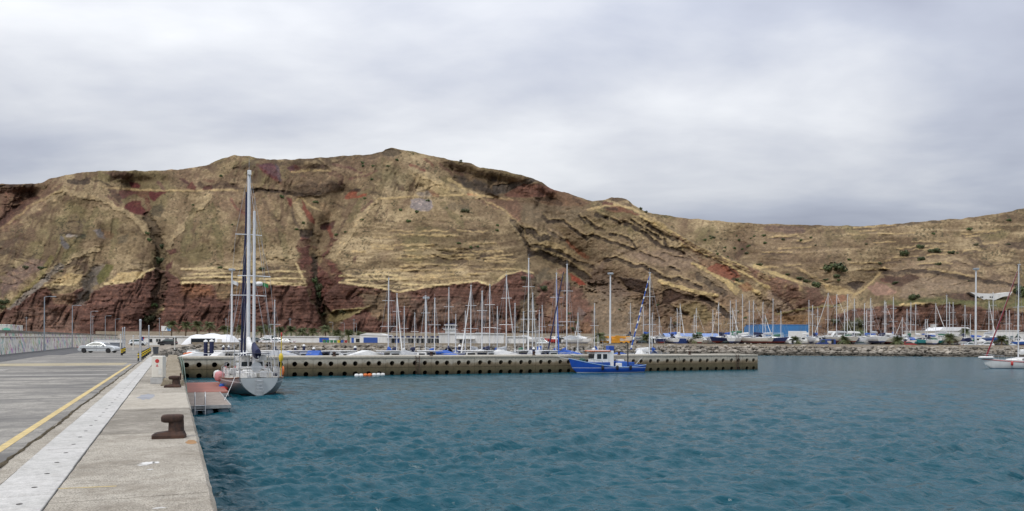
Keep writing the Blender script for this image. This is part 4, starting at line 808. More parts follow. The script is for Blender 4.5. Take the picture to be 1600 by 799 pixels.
def hull_mat(name, top, bottom=(.05, .015, .015), stripe=None, zl=.05, sz=(.0, 0), rough=.3):
    if name in MATS: return MATS[name]
    m = bpy.data.materials.new(name); m.use_nodes = True; t = m.node_tree; p = t.nodes['Principled BSDF']
    o = N(t, 'ShaderNodeTexCoord').outputs['Object']; sp = N(t, 'ShaderNodeSeparateXYZ'); t.links.new(o, sp.inputs[0])
    nz = noise(t, mapping(t, o, (1, 1, .3)), 2.2, 5, .6)
    c = mixc(t, ramp(t, nz, [(.45, 0.0), (.75, .5)]), top, tuple(x*.72 for x in top))
    if stripe: c = mixc(t, math_node(t, 'MULTIPLY', math_node(t, 'GREATER_THAN', sp.outputs[2], sz[0]), math_node(t, 'LESS_THAN', sp.outputs[2], sz[1])), c, stripe)
    c = mixc(t, math_node(t, 'LESS_THAN', sp.outputs[2], zl), c, bottom)
    t.links.new(c, p.inputs['Base Color']); p.inputs['Roughness'].default_value = rough; MATS[name] = m; return m
# ------------------------------------------------------------------ the grey ketch
st = gp(405, 620.5, 0); KL = 13.6
ket = thing('ketch', 'grey two-masted sailing yacht with pale transom moored beside the pontoon', 'sailboat', (st.x, st.y+KL/2, 0), 0.0)
R = hull_rings(KL, 4.4, (1.34, 1.15, 1.75), .75, .60, 1.0, .25, 22, 10, 1.15, .42, .75)
mk = hull_mat('grey_hull', (.19, .215, .225), (.20, .03, .028), (.55, .56, .56), .13, (.98, 1.06), .35)
h_ = hull_mesh(R).build('hull', mk, ket)
# pale transom panel, wineglass shaped, proud of the hull end
tr = MB(); r0 = R[0]; n_ = len(r0); cxm = sum(p[2] for p in r0)/n_
tr.rings([[(x*.93, y-.02, z*.96+.02) for x, y, z in r0], [(x*.91, y-.05, z*.96+.02) for x, y, z in r0]], True, False, True, False); tr.build('transom', mat('pale_transom', (.56, .58, .58), .35, 0, .08, 2), ket)
s = MB()
for dx in (-.22, .22): s.tube([(dx, -KL/2-.36, 1.2), (dx, -KL/2-.36, .12)], .025, 6)
for k in range(5): s.tube([(-.22, -KL/2-.36, .2+k*.23), (.22, -KL/2-.36, .2+k*.23)], .022, 6)
s.build('transom_ladder', m_alu, ket)
deck_mesh(R, .05, .06, .1).build('deck', m_wht2, ket); rail_mesh(R, .045, .02).build('toe_rail', mat('teak_rail', (.20, .11, .07), .7, 0, .25, 5), ket)
# superstructure
cab = MB()
cab.rings([[(-.95, -.6, 1.1), (.95, -.6, 1.1), (.8, -.6, 1.82), (-.8, -.6, 1.82)], [(-1.05, 2.0, 1.15), (1.05, 2.0, 1.15), (.88, 1.9, 1.82), (-.88, 1.9, 1.82)], [(-.7, 4.4, 1.2), (.7, 4.4, 1.2), (.55, 4.2, 1.66), (-.55, 4.2, 1.66)]], True, True, True, False)
cb = cab.build('cabin', m_wht, ket)
for sx_ in (-1, 1):
    for yy in (.0, .9, 1.8, 2.7): MB().box(sx_*.96-.06, sx_*.96+.06, yy-.3, yy+.3, 1.4, 1.62, .02).build('window', m_glass, cb)
dh = MB(); dh.rings([[(-.95, -1.7, 1.75), (.95, -1.7, 1.75), (.85, -1.7, 2.38), (-.85, -1.7, 2.38)], [(-.95, -.2, 1.75), (.95, -.2, 1.75), (.78, -.35, 2.42), (-.78, -.35, 2.42)], [(-.9, .4, 1.75), (.9, .4, 1.75), (.7, .1, 2.2), (-.7, .1, 2.2)]], True, True, True, False); dho = dh.build('deckhouse', m_wht, ket)
for x_ in (-.55, 0, .55): MB().box(x_-.21, x_+.21, -1.73, -1.69, 1.95, 2.28, .01).build('window', m_glass, dho)
MB().box(-1.2, 1.2, -4.6, -1.7, 1.18, 1.62, .06).build('cockpit_coaming', m_wht, ket); MB().box(-.8, .8, -4.4, -1.9, 1.60, 1.64).build('cockpit_well_shade', mat('cockpit_shadow', (.22, .2, .18), .8), ket)  # flat dark slab on the coaming, the well's shade painted as colour
MB().box(-1.0, -.35, -5.9, -5.2, 1.15, 1.85, .08).build('life_raft', m_wht, ket); MB().box(.2, .95, -5.6, -5.0, 1.15, 1.75, .08).build('deck_box', m_wht2, ket); MB().box(-.3, .25, -4.95, -4.75, 1.6, 2.05, .04).build('binnacle', m_wht, ket)
MB().lathe([(.36, 0), (.36, .03)], 20, (0, -5.05, 2.0), 'y').build('steering_wheel_guard', m_alu, ket)
# stanchions, lifelines, pushpit, arch
s = MB(); rl = []
for sd_ in (0, -1):
    pts = []
    for i in range(0, 21, 2):
        p = Vector(R[i][sd_]); p.x *= .95; MB().tube([p, p+Vector((0, 0, .68))], .018, 6).build('stanchion', m_alu, ket); pts.append(p)
    rl.append(pts)
s = MB()
for pts in rl:
    for hgt_ in (.35, .66): s.tube([p+Vector((0, 0, hgt_)) for p in pts], .012, 5)
s.build('lifelines', m_wire, ket); s = MB()
for hgt_ in (.36, .72):
    a_p = Vector(R[0][0]); b_p = Vector(R[0][-1]); s.tube([a_p*1+Vector((.1, 1.4, hgt_)), a_p+Vector((.1, .15, hgt_)), b_p+Vector((-.1, .15, hgt_)), b_p+Vector((-.1, 1.4, hgt_))], .022, 6)
for x_ in (-1.25, -.6, .6, 1.25): s.tube([(x_, -KL/2+.1, 1.3), (x_, -KL/2+.1, 2.05)], .02, 6)
s.build('pushpit', m_alu, ket); s = MB()
for yy in (-4.2, -2.2): s.tube([(-1.35, yy, 1.3), (-1.3, yy, 2.5), (-.9, yy, 2.95), (.9, yy, 2.95), (1.3, yy, 2.5), (1.35, yy, 1.3)], .025, 6)
s.build('bimini_frame', m_alu, ket)
s = MB(); s.rings([[(-1.0+2.0*k/6, yy, 2.9+.1*math.sin(math.pi*k/6)) for k in range(7)] for yy in (-3.4, -2.2, -1.2)], False, False, False, True); s.build('sprayhood', m_wcan, ket)
s = MB(); s.tube([(-1.5, -5.2, 1.3), (-1.5, -5.2, 3.6)], .03, 6); s.tube([(1.45, -5.6, 1.3), (1.45, -5.6, 3.3)], .02, 6); s.build('antenna_poles', m_alu, ket)
# masts
MY = st.y+KL/2
def ketch_mast(nm, yoff, zt, r, spr):
    ms = MB().tube([(0, yoff, 1.1), (0, yoff, zt*.6), (0, yoff, zt)], r, 12, r*.8).build(nm, m_mast, ket)
    for z, wdt in spr: MB().tube([(-wdt, yoff, z), (0, yoff+.05, z+.04), (wdt, yoff, z)], .035, 6).build('spreader', m_mast, ms)
    return ms
ym_, yz_ = 60.2-MY+1.2, 55.6-MY+1.6
main_y = 1.55; miz_y = -3.0
mm = ketch_mast('main_mast', main_y, 17.3, .15, [(7.4, 1.35), (12.2, 1.0)]); mz = ketch_mast('mizzen_mast', miz_y, 13.4, .115, [(8.6, 1.15)])
MB().tube([(0, main_y, 17.3), (0, main_y, 18.3)], .012, 5).build('masthead_antenna', m_wire, mm); MB().tube([(.0, miz_y, 13.4), (.03, miz_y, 14.4)], .015, 5).build('masthead_antenna', m_wire, mz)
MB().lathe([(.05, 0), (.3, .05), (.34, .18), (.25, .3), (.05, .34)], 14, (.35, miz_y+.2, 7.9)).build('radar_dome', m_wht, mz)
MB().box(-.14, .14, main_y-.32, main_y-.12, 16.9, 17.25, .02).build('masthead_light', m_wht, mm)
bo = MB().tube([(0, miz_y-.2, 2.75), (0, miz_y-3.2, 2.75)], .07, 8).build('mizzen_boom', m_mast, ket)
s = MB(); RR = []
for k in range(9):
    u = k/8; rr = .17+.2*math.sin(math.pi*min(1, u*.7+.12)); RR.append([(rr*.75*math.cos(2*math.pi*j/12), miz_y-.25-2.9*u, 2.98+rr*1.15*math.sin(2*math.pi*j/12)+.5*(1-u)**3) for j in range(12)])
s.rings(RR); s.build('sail_cover', m_navy, bo)
bo2 = MB().tube([(0, main_y-.2, 2.95), (0, main_y-4.2, 3.0)], .09, 8).build('main_boom', m_mast, ket)
s = MB(); RR = []
for k in range(9):
    u = k/8; rr = .22+.14*math.sin(math.pi*u); RR.append([(rr*.8*math.cos(2*math.pi*j/12), main_y-.25-3.9*u, 3.25+rr*math.sin(2*math.pi*j/12)+.7*(1-u)**4) for j in range(12)])
s.rings(RR); s.build('sail_cover', m_wcan, bo2)
MB().tube([(-.04, KL/2+.5, 2.2), (-.16, 4.4, 9.3), (-.05, main_y+.3, 16.3)], .11, 8, .05).build('furled_genoa', m_navy, ket)
MB().tube([(-.23, main_y+.3, 2.3), (-.22, main_y+.25, 9), (-.2, main_y+.2, 15.6)], .085, 8, .05).build('furled_staysail', m_navy, ket)
s = MB()
for sd_ in (-1, 1):
    for yy, zt, xx in ((main_y-.6, 12.2, 1.75), (main_y, 17.1, 1.8), (main_y+.6, 12.2, 1.75)): s.tube([(sd_*xx, yy, 1.4), (sd_*(1.33 if zt > 13 else .6), main_y, 7.4 if zt > 13 else 8), (sd_*(.98 if zt > 13 else .05), main_y, 12.2), (sd_*.05, main_y, zt)], .014, 4)
    for yy, zt in ((miz_y-.5, 13.2), (miz_y+.4, 8.6)): s.tube([(sd_*1.75, yy, 1.4), (sd_*(1.12 if zt > 10 else .5), miz_y, min(8.5, zt)), (0, miz_y, zt)], .013, 4)
    s.tube([(sd_*1.2, -KL/2+.2, 1.5), (0, miz_y-.1, 13.3)], .012, 4)
s.tube([(0, miz_y, 13.2), (0, main_y, 16.9)], .012, 4); s.tube([(0, KL/2+.6, 2), (0, main_y, 17.2)], .014, 4); s.build('rigging', m_wire, ket)
# deck gear
sp_o = MB().box(-.75, .75, -6.55, -5.85, 2.98, 3.02, .01).build('solar_panel', mat('solar_cells', (.02, .025, .05), .25), ket); s = MB()
for x_ in (-.7, .7): s.tube([(x_, -6.2, 1.35), (x_, -6.2, 2.98)], .022, 6)
s.build('panel_posts', m_alu, ket)
s = MB(); s.tube([(-1.25, -6.35, 1.4), (-1.25, -6.35, 3.9)], .025, 6); s.build('wind_generator_pole', m_alu, ket); MB().lathe([(.03, -.25), (.09, -.15), (.09, .15), (.04, .3)], 10, (-1.25, -6.35, 3.95), 'y').build('wind_generator', m_wht, ket)
for k, (x_, y_, m_) in enumerate(((-1.75, -2.2, m_wht), (-1.85, -.6, m_wcan), (-1.8, .9, m_gcan), (1.8, -1.5, m_wht), (1.85, .4, m_wcan), (1.7, -3.4, m_wht2))): MB().rings([[(x_-.03, y_-.5, 1.25), (x_+.03, y_-.5, 1.25), (x_+.03, y_-.5, 1.85), (x_-.03, y_-.5, 1.85)], [(x_-.05, y_+.5, 1.25), (x_+.05, y_+.5, 1.25), (x_+.05, y_+.5, 1.8), (x_-.05, y_+.5, 1.8)]], True, True, True, False).build('weather_cloth', m_, ket)
for k in range(5): MB().lathe([(.05, 0), (.11, .05), (.11, .35), (.05, .4)], 10, (-1.5+.75*k, 4.2+.2*(k % 2), 1.35)).build('jerry_can', random.choice([m_blue, m_wht, m_red]), ket)
for k in range(44):
    x_ = random.uniform(-1.6, 1.6); y_ = random.uniform(-6.2, 3.5); z_ = 1.25
    if abs(x_) < .95 and -1.8 < y_ < 4.3: z_ = 1.8 if y_ > -.5 else 2.35
    w1_, w2_, w3_ = random.uniform(.08, .28), random.uniform(.08, .3), random.uniform(.15, .5)
    if k % 3 == 0: g_ = MB().lathe([(w1_*.5, 0), (w1_*.6, w3_*.5), (w1_*.3, w3_)], 10, (x_, y_, z_))
    else: g_ = MB().box(x_-w1_, x_+w1_, y_-w2_, y_+w2_, z_, z_+w3_, .03)
    g_.build('deck_gear', random.choice([m_wht, m_wht2, m_gcan, m_wcan, m_alu, m_navy, m_wht]), ket)
MB().tube([(1.5, -KL/2+.5, 1.4), (1.52, -KL/2+.5, 2.2), (1.55, -KL/2+.5, 4.2)], .03, 6).build('danbuoy_pole', m_yelp, ket); MB().lathe([(.03, 0), (.13, .15), (.16, .4), (.1, .6), (.03, .65)], 12, (1.52, -KL/2+.5, 2.35)).build('danbuoy_float', m_yelp, ket)
MB().lathe([(.02, 0), (.05, .05), (.05, .3), (.02, .32)], 8, (1.55, -KL/2+.5, 4.15)).build('danbuoy_flag', m_red, ket)
s = MB(); s.tube([(1.72+.0*k, -KL/2+.9+.2*math.cos(k*math.pi/8), 1.75+.27*math.sin(k*math.pi/8)) for k in range(17)], .06, 8, None, False); s.build('lifebuoy', m_orange, ket)
s = MB(); s.tube([(-1.75, main_y-.4, 6.9), (-1.75, main_y-.4, 7.3)], .02, 5); s.add([(-1.74, main_y-.4, 7.4), (-1.74, main_y-.4, 7.05), (-1.2, main_y-.4, 7.2)], [(0, 1, 2)]); 
def flag(name, x, y, z, w_, h_f, m, par):
    s = MB(); A = []
    for k in range(6): A.append([(x+w_*k/5, y+.04*math.sin(k*1.4), z-.03*k), (x+w_*k/5, y+.04*math.sin(k*1.4)+.005, z+h_f-.03*k)])
    s.rings(A, False, False, False, True); return s.build(name, m, par)
flag('courtesy_flag', .62, miz_y, 7.9, .38, .28, mat('green_flag', (.04, .2, .06), .8), mz); flag('pennant', -1.5, miz_y, 8.0, .4, .26, m_wcan, mz)
def fender(loc, m, label, r=.2, l=.62, tilt=0.0):
    o = MB().lathe([(.03, 0), (.05, .05), (r*.7, l*.1), (r, l*.25), (r, l*.75), (r*.7, l*.9), (.05, l*.96), (.03, l)], 14).build('fender', m); o.location = loc; o.rotation_euler = (tilt, tilt*.6, 0); tag(o, label, 'fender', 'fenders hung along the grey ketch'); return o
kx = st.x-2.12
fender((kx-.18, MY+1.0, .85), m_wcan, 'round white fender hanging by the pink one at the grey ketch', .3, .75, .1)
fender((kx-.12, MY-.9, .75), m_pink, 'faded pink fender hanging at the side of the grey ketch', .34, .85, .05)
fender((kx-.08, MY-2.3, .2), m_blue, 'blue fender low at the waterline of the grey ketch', .22, .55, .3)
fender((kx-.0, MY-3.9, .02), m_red, 'red ball fender between the planked pontoon and the ketch', .27, .6, .2)
def rope(pts, r, label, m=None, sag=.07):
    a, b = Vector(pts[0]), Vector(pts[1]); P = [a.lerp(b, k/10)-Vector((0, 0, sag*4*(k/10)*(1-k/10))) for k in range(11)]
    o = MB().tube(P, r, 6).build('mooring_line', m or m_wcan); tag(o, label, 'rope')
rope([(st.x-1.55, st.y+.25, 1.4), (pw1-.15, yn+2.6, PZ+.05)], .014, 'pale mooring line from the ketch stern to the planked pontoon'); rope([(st.x-1.9, MY+.5, 1.4), (r1-.2, yf-1.5, PZ+.05)], .014, 'pale spring line from the ketch to the red pontoon')
# ------------------------------------------------------------------ the blue fishing boat
fb_c = gp(940, 581.5, 0); FL = 9.3
fish = thing('fishing_boat', 'bright blue wooden fishing boat with white wheelhouse moored at the pier', 'fishing boat', (fb_c.x, min(fb_c.y, PY0-1.75), 0), math.pi/2-.06)
R = hull_rings(FL, 2.9, (.95, .78, 1.75), .5, .72, .7, .1, 20, 8, 1.3, .45)
mf = hull_mat('blue_hull', (.012, .075, .40), (.55, .56, .58), (.60, .63, .66), .10, (.60, .655), .4); hull_mesh(R).build('hull', mf, fish)
deck_mesh(R, .05, .22, .04).build('deck', mat('grey_deck', (.34, .32, .28), .8), fish); rail_mesh(R, .05, .01).build('gunwale', mat('light_blue_rail', (.25, .40, .62), .5), fish)
wh = MB(); wh.rings([[(-.85, .35, .75), (.85, .35, .75), (.82, .35, 2.62), (-.82, .35, 2.62)], [(-.85, 2.35, .95), (.85, 2.35, .95), (.78, 2.2, 2.62), (-.78, 2.2, 2.62)]], True, True, True, False); who = wh.build('wheelhouse', m_wht, fish)
MB().box(-.95, .95, .1, 2.75, 2.6, 2.7, .02).build('orange_roof_edge', m_orange, who); MB().box(-.85, .85, .2, 2.55, 2.7, 2.78, .02).build('roof', m_wht, who)
for yy, wdt in ((.85, .55), (1.65, .55)):
    for sx_ in (-1, 1): MB().box(sx_*.83-.03, sx_*.83+.03, yy-wdt/2, yy+wdt/2, 1.7, 2.3, .01).build('window', m_glass, who)
for x_ in (-.5, 0, .5): MB().box(x_-.2, x_+.2, 2.2, 2.34, 1.75, 2.3, .01).build('window', m_glass, who)
MB().box(-.92, .92, .2, 2.45, .9, 1.3, .02).build('lower_house_band', m_blue, who)
MB().box(-.8, -.1, -.35, .3, .7, 2.7, .03).build('white_locker', m_wht, fish); MB().box(.0, .75, -.4, .25, .7, 2.05, .03).build('blue_locker', m_blue, fish); MB().box(-.7, .1, -.45, .25, 2.7, 3.3, .05).build('blue_tank', mat('tank_blue', (.02, .07, .32), .5), fish)
MB().box(-.7, .6, -2.3, -1.0, .65, 1.35, .05).build('engine_box', mat('box_blue', (.03, .12, .45), .6), fish); MB().box(-.5, .5, -2.0, -1.3, 1.35, 1.6, .05).build('hatch', m_wht, fish)
for x_, y_, m_, h_b in ((-.8, -2.8, m_blue, .7), (.7, -1.1, m_blue, .8), (-.9, -1.0, m_wht, .6), (.2, -2.9, m_blue, .5)): MB().box(x_-.25, x_+.25, y_-.3, y_+.3, .6, .6+h_b, .04).build('fish_crate', m_, fish)
mst = MB().tube([(0, -2.75, .6), (0, -2.75, 3.7)], .075, 8).build('mast', m_black, fish); MB().tube([(0, -2.75, 3.4), (0, -.9, 2.9)], .03, 6).build('derrick', m_black, mst)
s = MB(); s.tube([(0, 1.4, 2.78), (0, 1.4, 4.6)], .025, 6); s.tube([(-.5, 1.0, 2.78), (-.5, 1.0, 3.9)], .015, 6); s.tube([(-.4, 1.4, 3.7), (.4, 1.4, 3.7)], .02, 6); s.build('antenna', m_wht, fish)
MB().lathe([(.04, 0), (.2, .05), (.2, .2), (.04, .26)], 12, (.35, 1.8, 2.78)).build('radar', m_wht, fish)
s = MB(); rp = [Vector(R[i][0]) for i in range(13, 21)]; rq = [Vector(R[i][-1]) for i in range(13, 21)]
for P in (rp, rq):
    s.tube([p+Vector((0, 0, .5)) for p in P], .02, 6)
    for p in P[::2]: s.tube([p, p+Vector((0, 0, .5))], .018, 6)
s.build('bow_rail', m_green, fish)
s = MB(); s.tube([(.5, 3.6, 1.6), (.2, 3.2, 1.5), (-.3, 3.4, 1.55), (-.4, 3.9, 1.6)], .2, 8); s.build('net_heap', mat('green_net', (.06, .13, .10), .95, 0, .5, 9, .03), fish)
for i in (5, 9, 13):
    p = fish.matrix_basis @ Vector((R[i][0][0]-.1, R[i][0][1], .35)); o = MB().lathe([(.03, 0), (.16, .08), (.16, .5), (.03, .58)], 12).build('fender', m_black); o.location = p; tag(o, 'black rubber fender along the side of the blue fishing boat', 'fender', 'black fenders of the fishing boat')
rope([(fb_c.x-4.6, PY0-1.2, 1.6), (fb_c.x-6.5, PY0+.3, DECK)], .02, 'mooring line from the bow of the blue boat to the pier', None, .05); rope([(fb_c.x+4.4, PY0-1.2, 1.0), (fb_c.x+6.6, PY0+.3, DECK)], .02, 'mooring line from the stern of the blue boat to the pier', None, .05)
# string of small floats on the water
for k in range(7):
    p = gp(557+6.8*k, 588-.25*k, .0); o = MB().lathe([(.03, 0), (.16, .04), (.2, .14), (.2, .34), (.16, .44), (.03, .48)], 12, (0, 0, 0), 'x').build('float', m_orange if k in (2, 3) else m_wcan); o.location = (p.x-.2, p.y, .06)
    tag(o, 'small orange float in a string of floats below the pier' if k in (2, 3) else 'small white float in a string of floats below the pier', 'float', 'orange floats in the string' if k in (2, 3) else 'white floats in the string')
# ------------------------------------------------------------------ left: painted wall, car, posts
m_paint = bpy.data.materials.new('wall_of_crew_paintings'); m_paint.use_nodes = True; t_ = m_paint.node_tree; b_ = t_.nodes['Principled BSDF']
gp_ = N(t_, 'ShaderNodeNewGeometry').outputs['Position']
mv = mapping(t_, gp_, (1, .85, .7), (.35, 0, 0))
vo = N(t_, 'ShaderNodeTexVoronoi'); vo.inputs['Scale'].default_value = .95; t_.links.new(mv, vo.inputs['Vector'])
hs = N(t_, 'ShaderNodeHueSaturation'); hs.inputs['Saturation'].default_value = .85; hs.inputs['Value'].default_value = .5; t_.links.new(vo.outputs['Color'], hs.inputs['Color'])
sel = ramp(t_, noise(t_, mv, 1.7, 4, .65), [(.50, 0.0), (.57, .9)])
cc = mixc(t_, sel, mixc(t_, ramp(t_, noise(t_, gp_, .8, 5, .65), [(.4, 0.0), (.66, .8)]), (.68, .66, .61), (.52, .48, .42)), hs.outputs[0])
st2 = ramp(t_, noise(t_, mapping(t_, gp_, (1, 1.2, .35), (.5, 0, 0)), 2.4, 4, .6), [(.60, 0.0), (.70, .75)])
cc = mixc(t_, st2, cc, (.16, .15, .2)); t_.links.new(cc, b_.inputs['Base Color']); b_.inputs['Roughness'].default_value = .9
wl = thing('painted_wall', 'long harbour wall covered in small colourful paintings', 'wall', (0, 0, 0))
WX = -17.3
m_wtop = concrete('wall_top', (.15, .14, .12), (.25, .235, .21), .4, (.06, .055, .05), .6)
prof = [(WX-1.2, 0), (WX+.35, 0), (WX+.12, 2.02), (WX-1.2, 2.02)]
for k in range(26):
    a = 60+k*9.0
    MB().prism([(x, DECK-.1+z) for x, z in prof], a+.01, a+8.99).build('wall_panel', m_paint, wl)
    MB().box(WX-1.2, WX+.22, a+.012, a+8.985, DECK+1.922, DECK+2.03).build('ledge', m_wht2 if k < 99 else m_wtop, wl)
    MB().box(WX-1.2, WX+.02, a+.01, a+8.99, DECK+2.032, DECK+2.42).build('upper_course', m_paint, wl)
    MB().box(WX-1.3, WX+.12, a+.0, a+9.0, DECK+2.422, DECK+2.68).build('coping', m_wtop, wl)
p = az(8, 92, DECK); o = MB().box(p.x-1.2, p.x+.9, p.y-2.5, p.y+6, DECK+2.685, DECK+3.4, .04).build('concrete_block', m_paint); o.location = (0, 0, 0); tag(o, 'pale painted concrete block on top of the harbour wall', 'block')
m_post = mat('grey_lamp_post', (.32, .35, .38), .5, .3, .12, 3)
def street_lamp(p, h, label, group=None, arm=(1.1, 0), r=.09):
    o = thing('street_lamp', label, 'street lamp', p, 0, group)
    MB().tube([(0, 0, 0), (0, 0, h*.5), (0, 0, h)], r, 10, r*.6).build('pole', m_post, o)
    MB().tube([(0, 0, h-.05), (arm[0]*.5, arm[1]*.5, h+.08), (arm[0], arm[1], h+.05)], .035, 6).build('arm', m_post, o)
    ang = math.atan2(arm[1], arm[0]); hd = MB().box(-.1, .55, -.14, .14, -.05, .06, .03).build('lamp_head', m_post, o); hd.location = (arm[0]*.8, arm[1]*.8, h+.05); hd.rotation_euler = (0, 0, ang)
    MB().box(-.16, .16, -.16, .16, 0, .04).build('base_plate', m_post, o); return o
for i, (x, D_) in enumerate(((67.5, 108), (109.5, 138), (134, 169), (155, 205), (170, 241))):
    p = az(x, D_, DECK); p.x = max(p.x, WX+.7); street_lamp(p, 7.6, 'tall grey street lamp standing along the painted wall', 'street lamps along the painted wall')
# the silver coupe
def car_body(L=4.5, W=1.72, kind='coupe'):
    if kind == 'coupe': prof = [(0, .42), (.03, .62), (.12, .80), (.55, .90), (1.0, .93), (1.55, 1.28), (2.0, 1.38), (2.5, 1.37), (2.95, 1.22), (3.45, .92), (4.1, .82), (4.4, .70), (4.5, .52), (4.5, .32), (4.3, .22), (.2, .22), (0, .30)]
    elif kind == 'hatch': prof = [(0, .45), (.05, .8), (.15, 1.0), (.4, 1.35), (.9, 1.46), (1.9, 1.47), (2.5, 1.36), (3.1, .98), (3.7, .86), (3.9, .7), (3.95, .4), (3.8, .22), (.2, .22), (0, .3)]
    else: prof = [(0, .4), (.02, 1.6), (.1, 1.95), (.5, 2.05), (3.4, 2.05), (3.9, 1.75), (4.3, 1.1), (4.85, .95), (5.0, .7), (5.0, .35), (4.8, .24), (.2, .24), (0, .3)]
    return prof
m_tyre = mat('tyre', (.02, .02, .021), .85); m_rim = mat('wheel_rim', (.6, .61, .62), .4, .2)
def car_meshes(kind):
    prof = car_body(kind=kind); L = max(p[0] for p in prof); W = 1.72 if kind != 'van' else 1.95; s = MB(); A = []
    belt = .9 if kind != 'van' else 1.15
    for yy in (-1, -.9, -.5, 0, .5, .9, 1):
        ring = []
        for x, z in prof:
            tum = 1 - (.26*max(0, z-belt)/.5 if kind != 'van' else .1*max(0, z-belt)); zz_ = z - (.05 if abs(yy) == 1 else 0)*(1 if z > .5 else -.3)
            xx = x if abs(yy) < 1 else L/2+(x-L/2)*.985
            ring.append((xx-L/2, yy*W/2*tum, zz_))
        A.append(ring)
    s.rings(A, True, True, True, True); body = s.mesh('body', MATS['tyre'])
    g = MB(); q = {'coupe': [(1.12, .93), (1.6, 1.24), (2.0, 1.33), (2.48, 1.32), (2.85, 1.18), (3.3, .93)], 'hatch': [(.45, 1.0), (.62, 1.34), (1.0, 1.41), (1.9, 1.42), (2.42, 1.32), (2.9, 1.0)], 'van': [(2.9, 1.15), (2.9, 1.85), (3.45, 1.9), (3.85, 1.65), (4.15, 1.15)]}[kind]
    for sd_ in (-1, 1):
        V = []
        for x, z in q:
            tum = 1 - (.26*max(0, z-belt)/.5 if kind != 'van' else .1*max(0, z-belt)); V.append((x-L/2, sd_*(W/2*tum+.006), z-.02))
        g.add(V, [tuple(range(len(V)))])
    side = g.mesh('side_windows', mat('tinted_glass', (.035, .055, .052), .2, 0, 0, spec=.3)); g = MB()
    f0, f1 = {'coupe': ((3.42, .95), (2.98, 1.22)), 'hatch': ((3.06, 1.02), (2.54, 1.36)), 'van': ((4.26, 1.2), (3.93, 1.74))}[kind]; r0, r1_ = {'coupe': ((1.05, .97), (1.5, 1.27)), 'hatch': ((.2, 1.06), (.36, 1.33)), 'van': ((.02, 1.3), (.06, 1.8))}[kind]
    for a, b, dx in ((f0, f1, .012), (r0, r1_, -.012)):
        wa, wb = W/2*.84, W/2*.72; g.add([(a[0]-L/2+dx, -wa, a[1]+.01), (a[0]-L/2+dx, wa, a[1]+.01), (b[0]-L/2+dx, wb, b[1]+.01), (b[0]-L/2+dx, -wb, b[1]+.01)], [(0, 1, 2, 3)])
    scr = g.mesh('windscreens', m_glass)
    return dict(body=body, side=side, scr=scr, L=L, W=W)
ty_me = MB().lathe([(.2, -.1), (.29, -.1), (.31, -.06), (.31, .06), (.29, .1), (.2, .1)], 18, (0, 0, 0), 'y').mesh('tyre', m_tyre); ri_me = MB().lathe([(.02, -.09), (.2, -.1), (.2, .1), (.02, .09)], 14, (0, 0, 0), 'y').mesh('rim', m_rim)
lamp_w = MB().box(-.03, .03, -.18, .18, -.06, .06, .01).mesh('headlight', m_wht); lamp_r = MB().box(-.03, .03, -.17, .17, -.07, .07, .01).mesh('tail_light', m_red)
CARM = {k: car_meshes(k) for k in ('coupe', 'hatch', 'van')}
def car(kind, paint_m, loc, rz, label, group=None, full=False, name='parked_car'):
    d = CARM[kind]; o = thing(name, label, 'van' if kind == 'van' else 'car', loc, rz, group); L, W = d['L'], d['W']
    link_mesh('body', d['body'], o, None, paint_m); link_mesh('side_windows', d['side'], o); link_mesh('windscreens', d['scr'], o)
    for x in (-L/2+.78, L/2-.8):
        for y in (-W/2+.06, W/2-.06):
            w_ = link_mesh('wheel', ty_me, o, (x, y, .31)); link_mesh('rim', ri_me, w_)
    for y in (-.6, .6):
        link_mesh('headlight', lamp_w, o, (L/2-.07, y, .62)); link_mesh('tail_light', lamp_r, o, (-L/2+.03, y, .7 if kind != 'van' else 1.0))
    if full:
        for y in (-W/2-.012, W/2): MB().box(-1.9, 1.85, y, y+.012, .52, .58).build('rubbing_strip', mat('dark_trim', (.14, .14, .15), .6), o); MB().box(-.3, .0, y, y+.02, .72, .76).build('door_handle', MATS['dark_trim'], o)
        for y in (-W/2-.14, W/2): MB().box(.75, .95, y, y+.14, .88, 1.0, .02).build('mirror', paint_m, o)
        for y in (-W/2-.008, W/2-.002): MB().box(.02, .04, y, y+.01, .3, .9).build('door_seam', MATS['dark_trim'], o)
    return o
def carpaint(n, c): return mat('car_'+n, c, .25, .35, .04, 3, spec=.6)
CP = {'silver': carpaint('silver', (.62, .65, .66)), 'white': carpaint('white', (.74, .74, .73)), 'black': carpaint('black', (.02, .02, .022)), 'red': carpaint('red', (.35, .02, .02)), 'grey': carpaint('grey', (.16, .17, .18)), 'blue': carpaint('blue', (.03, .06, .2)), 'green': carpaint('green', (.03, .09, .05))}
p = gp(155.5, 551.5, DECK); car('coupe', CP['silver'], p, -TH+.05, 'silver two-door coupe parked across the quay by the painted wall', None, True)
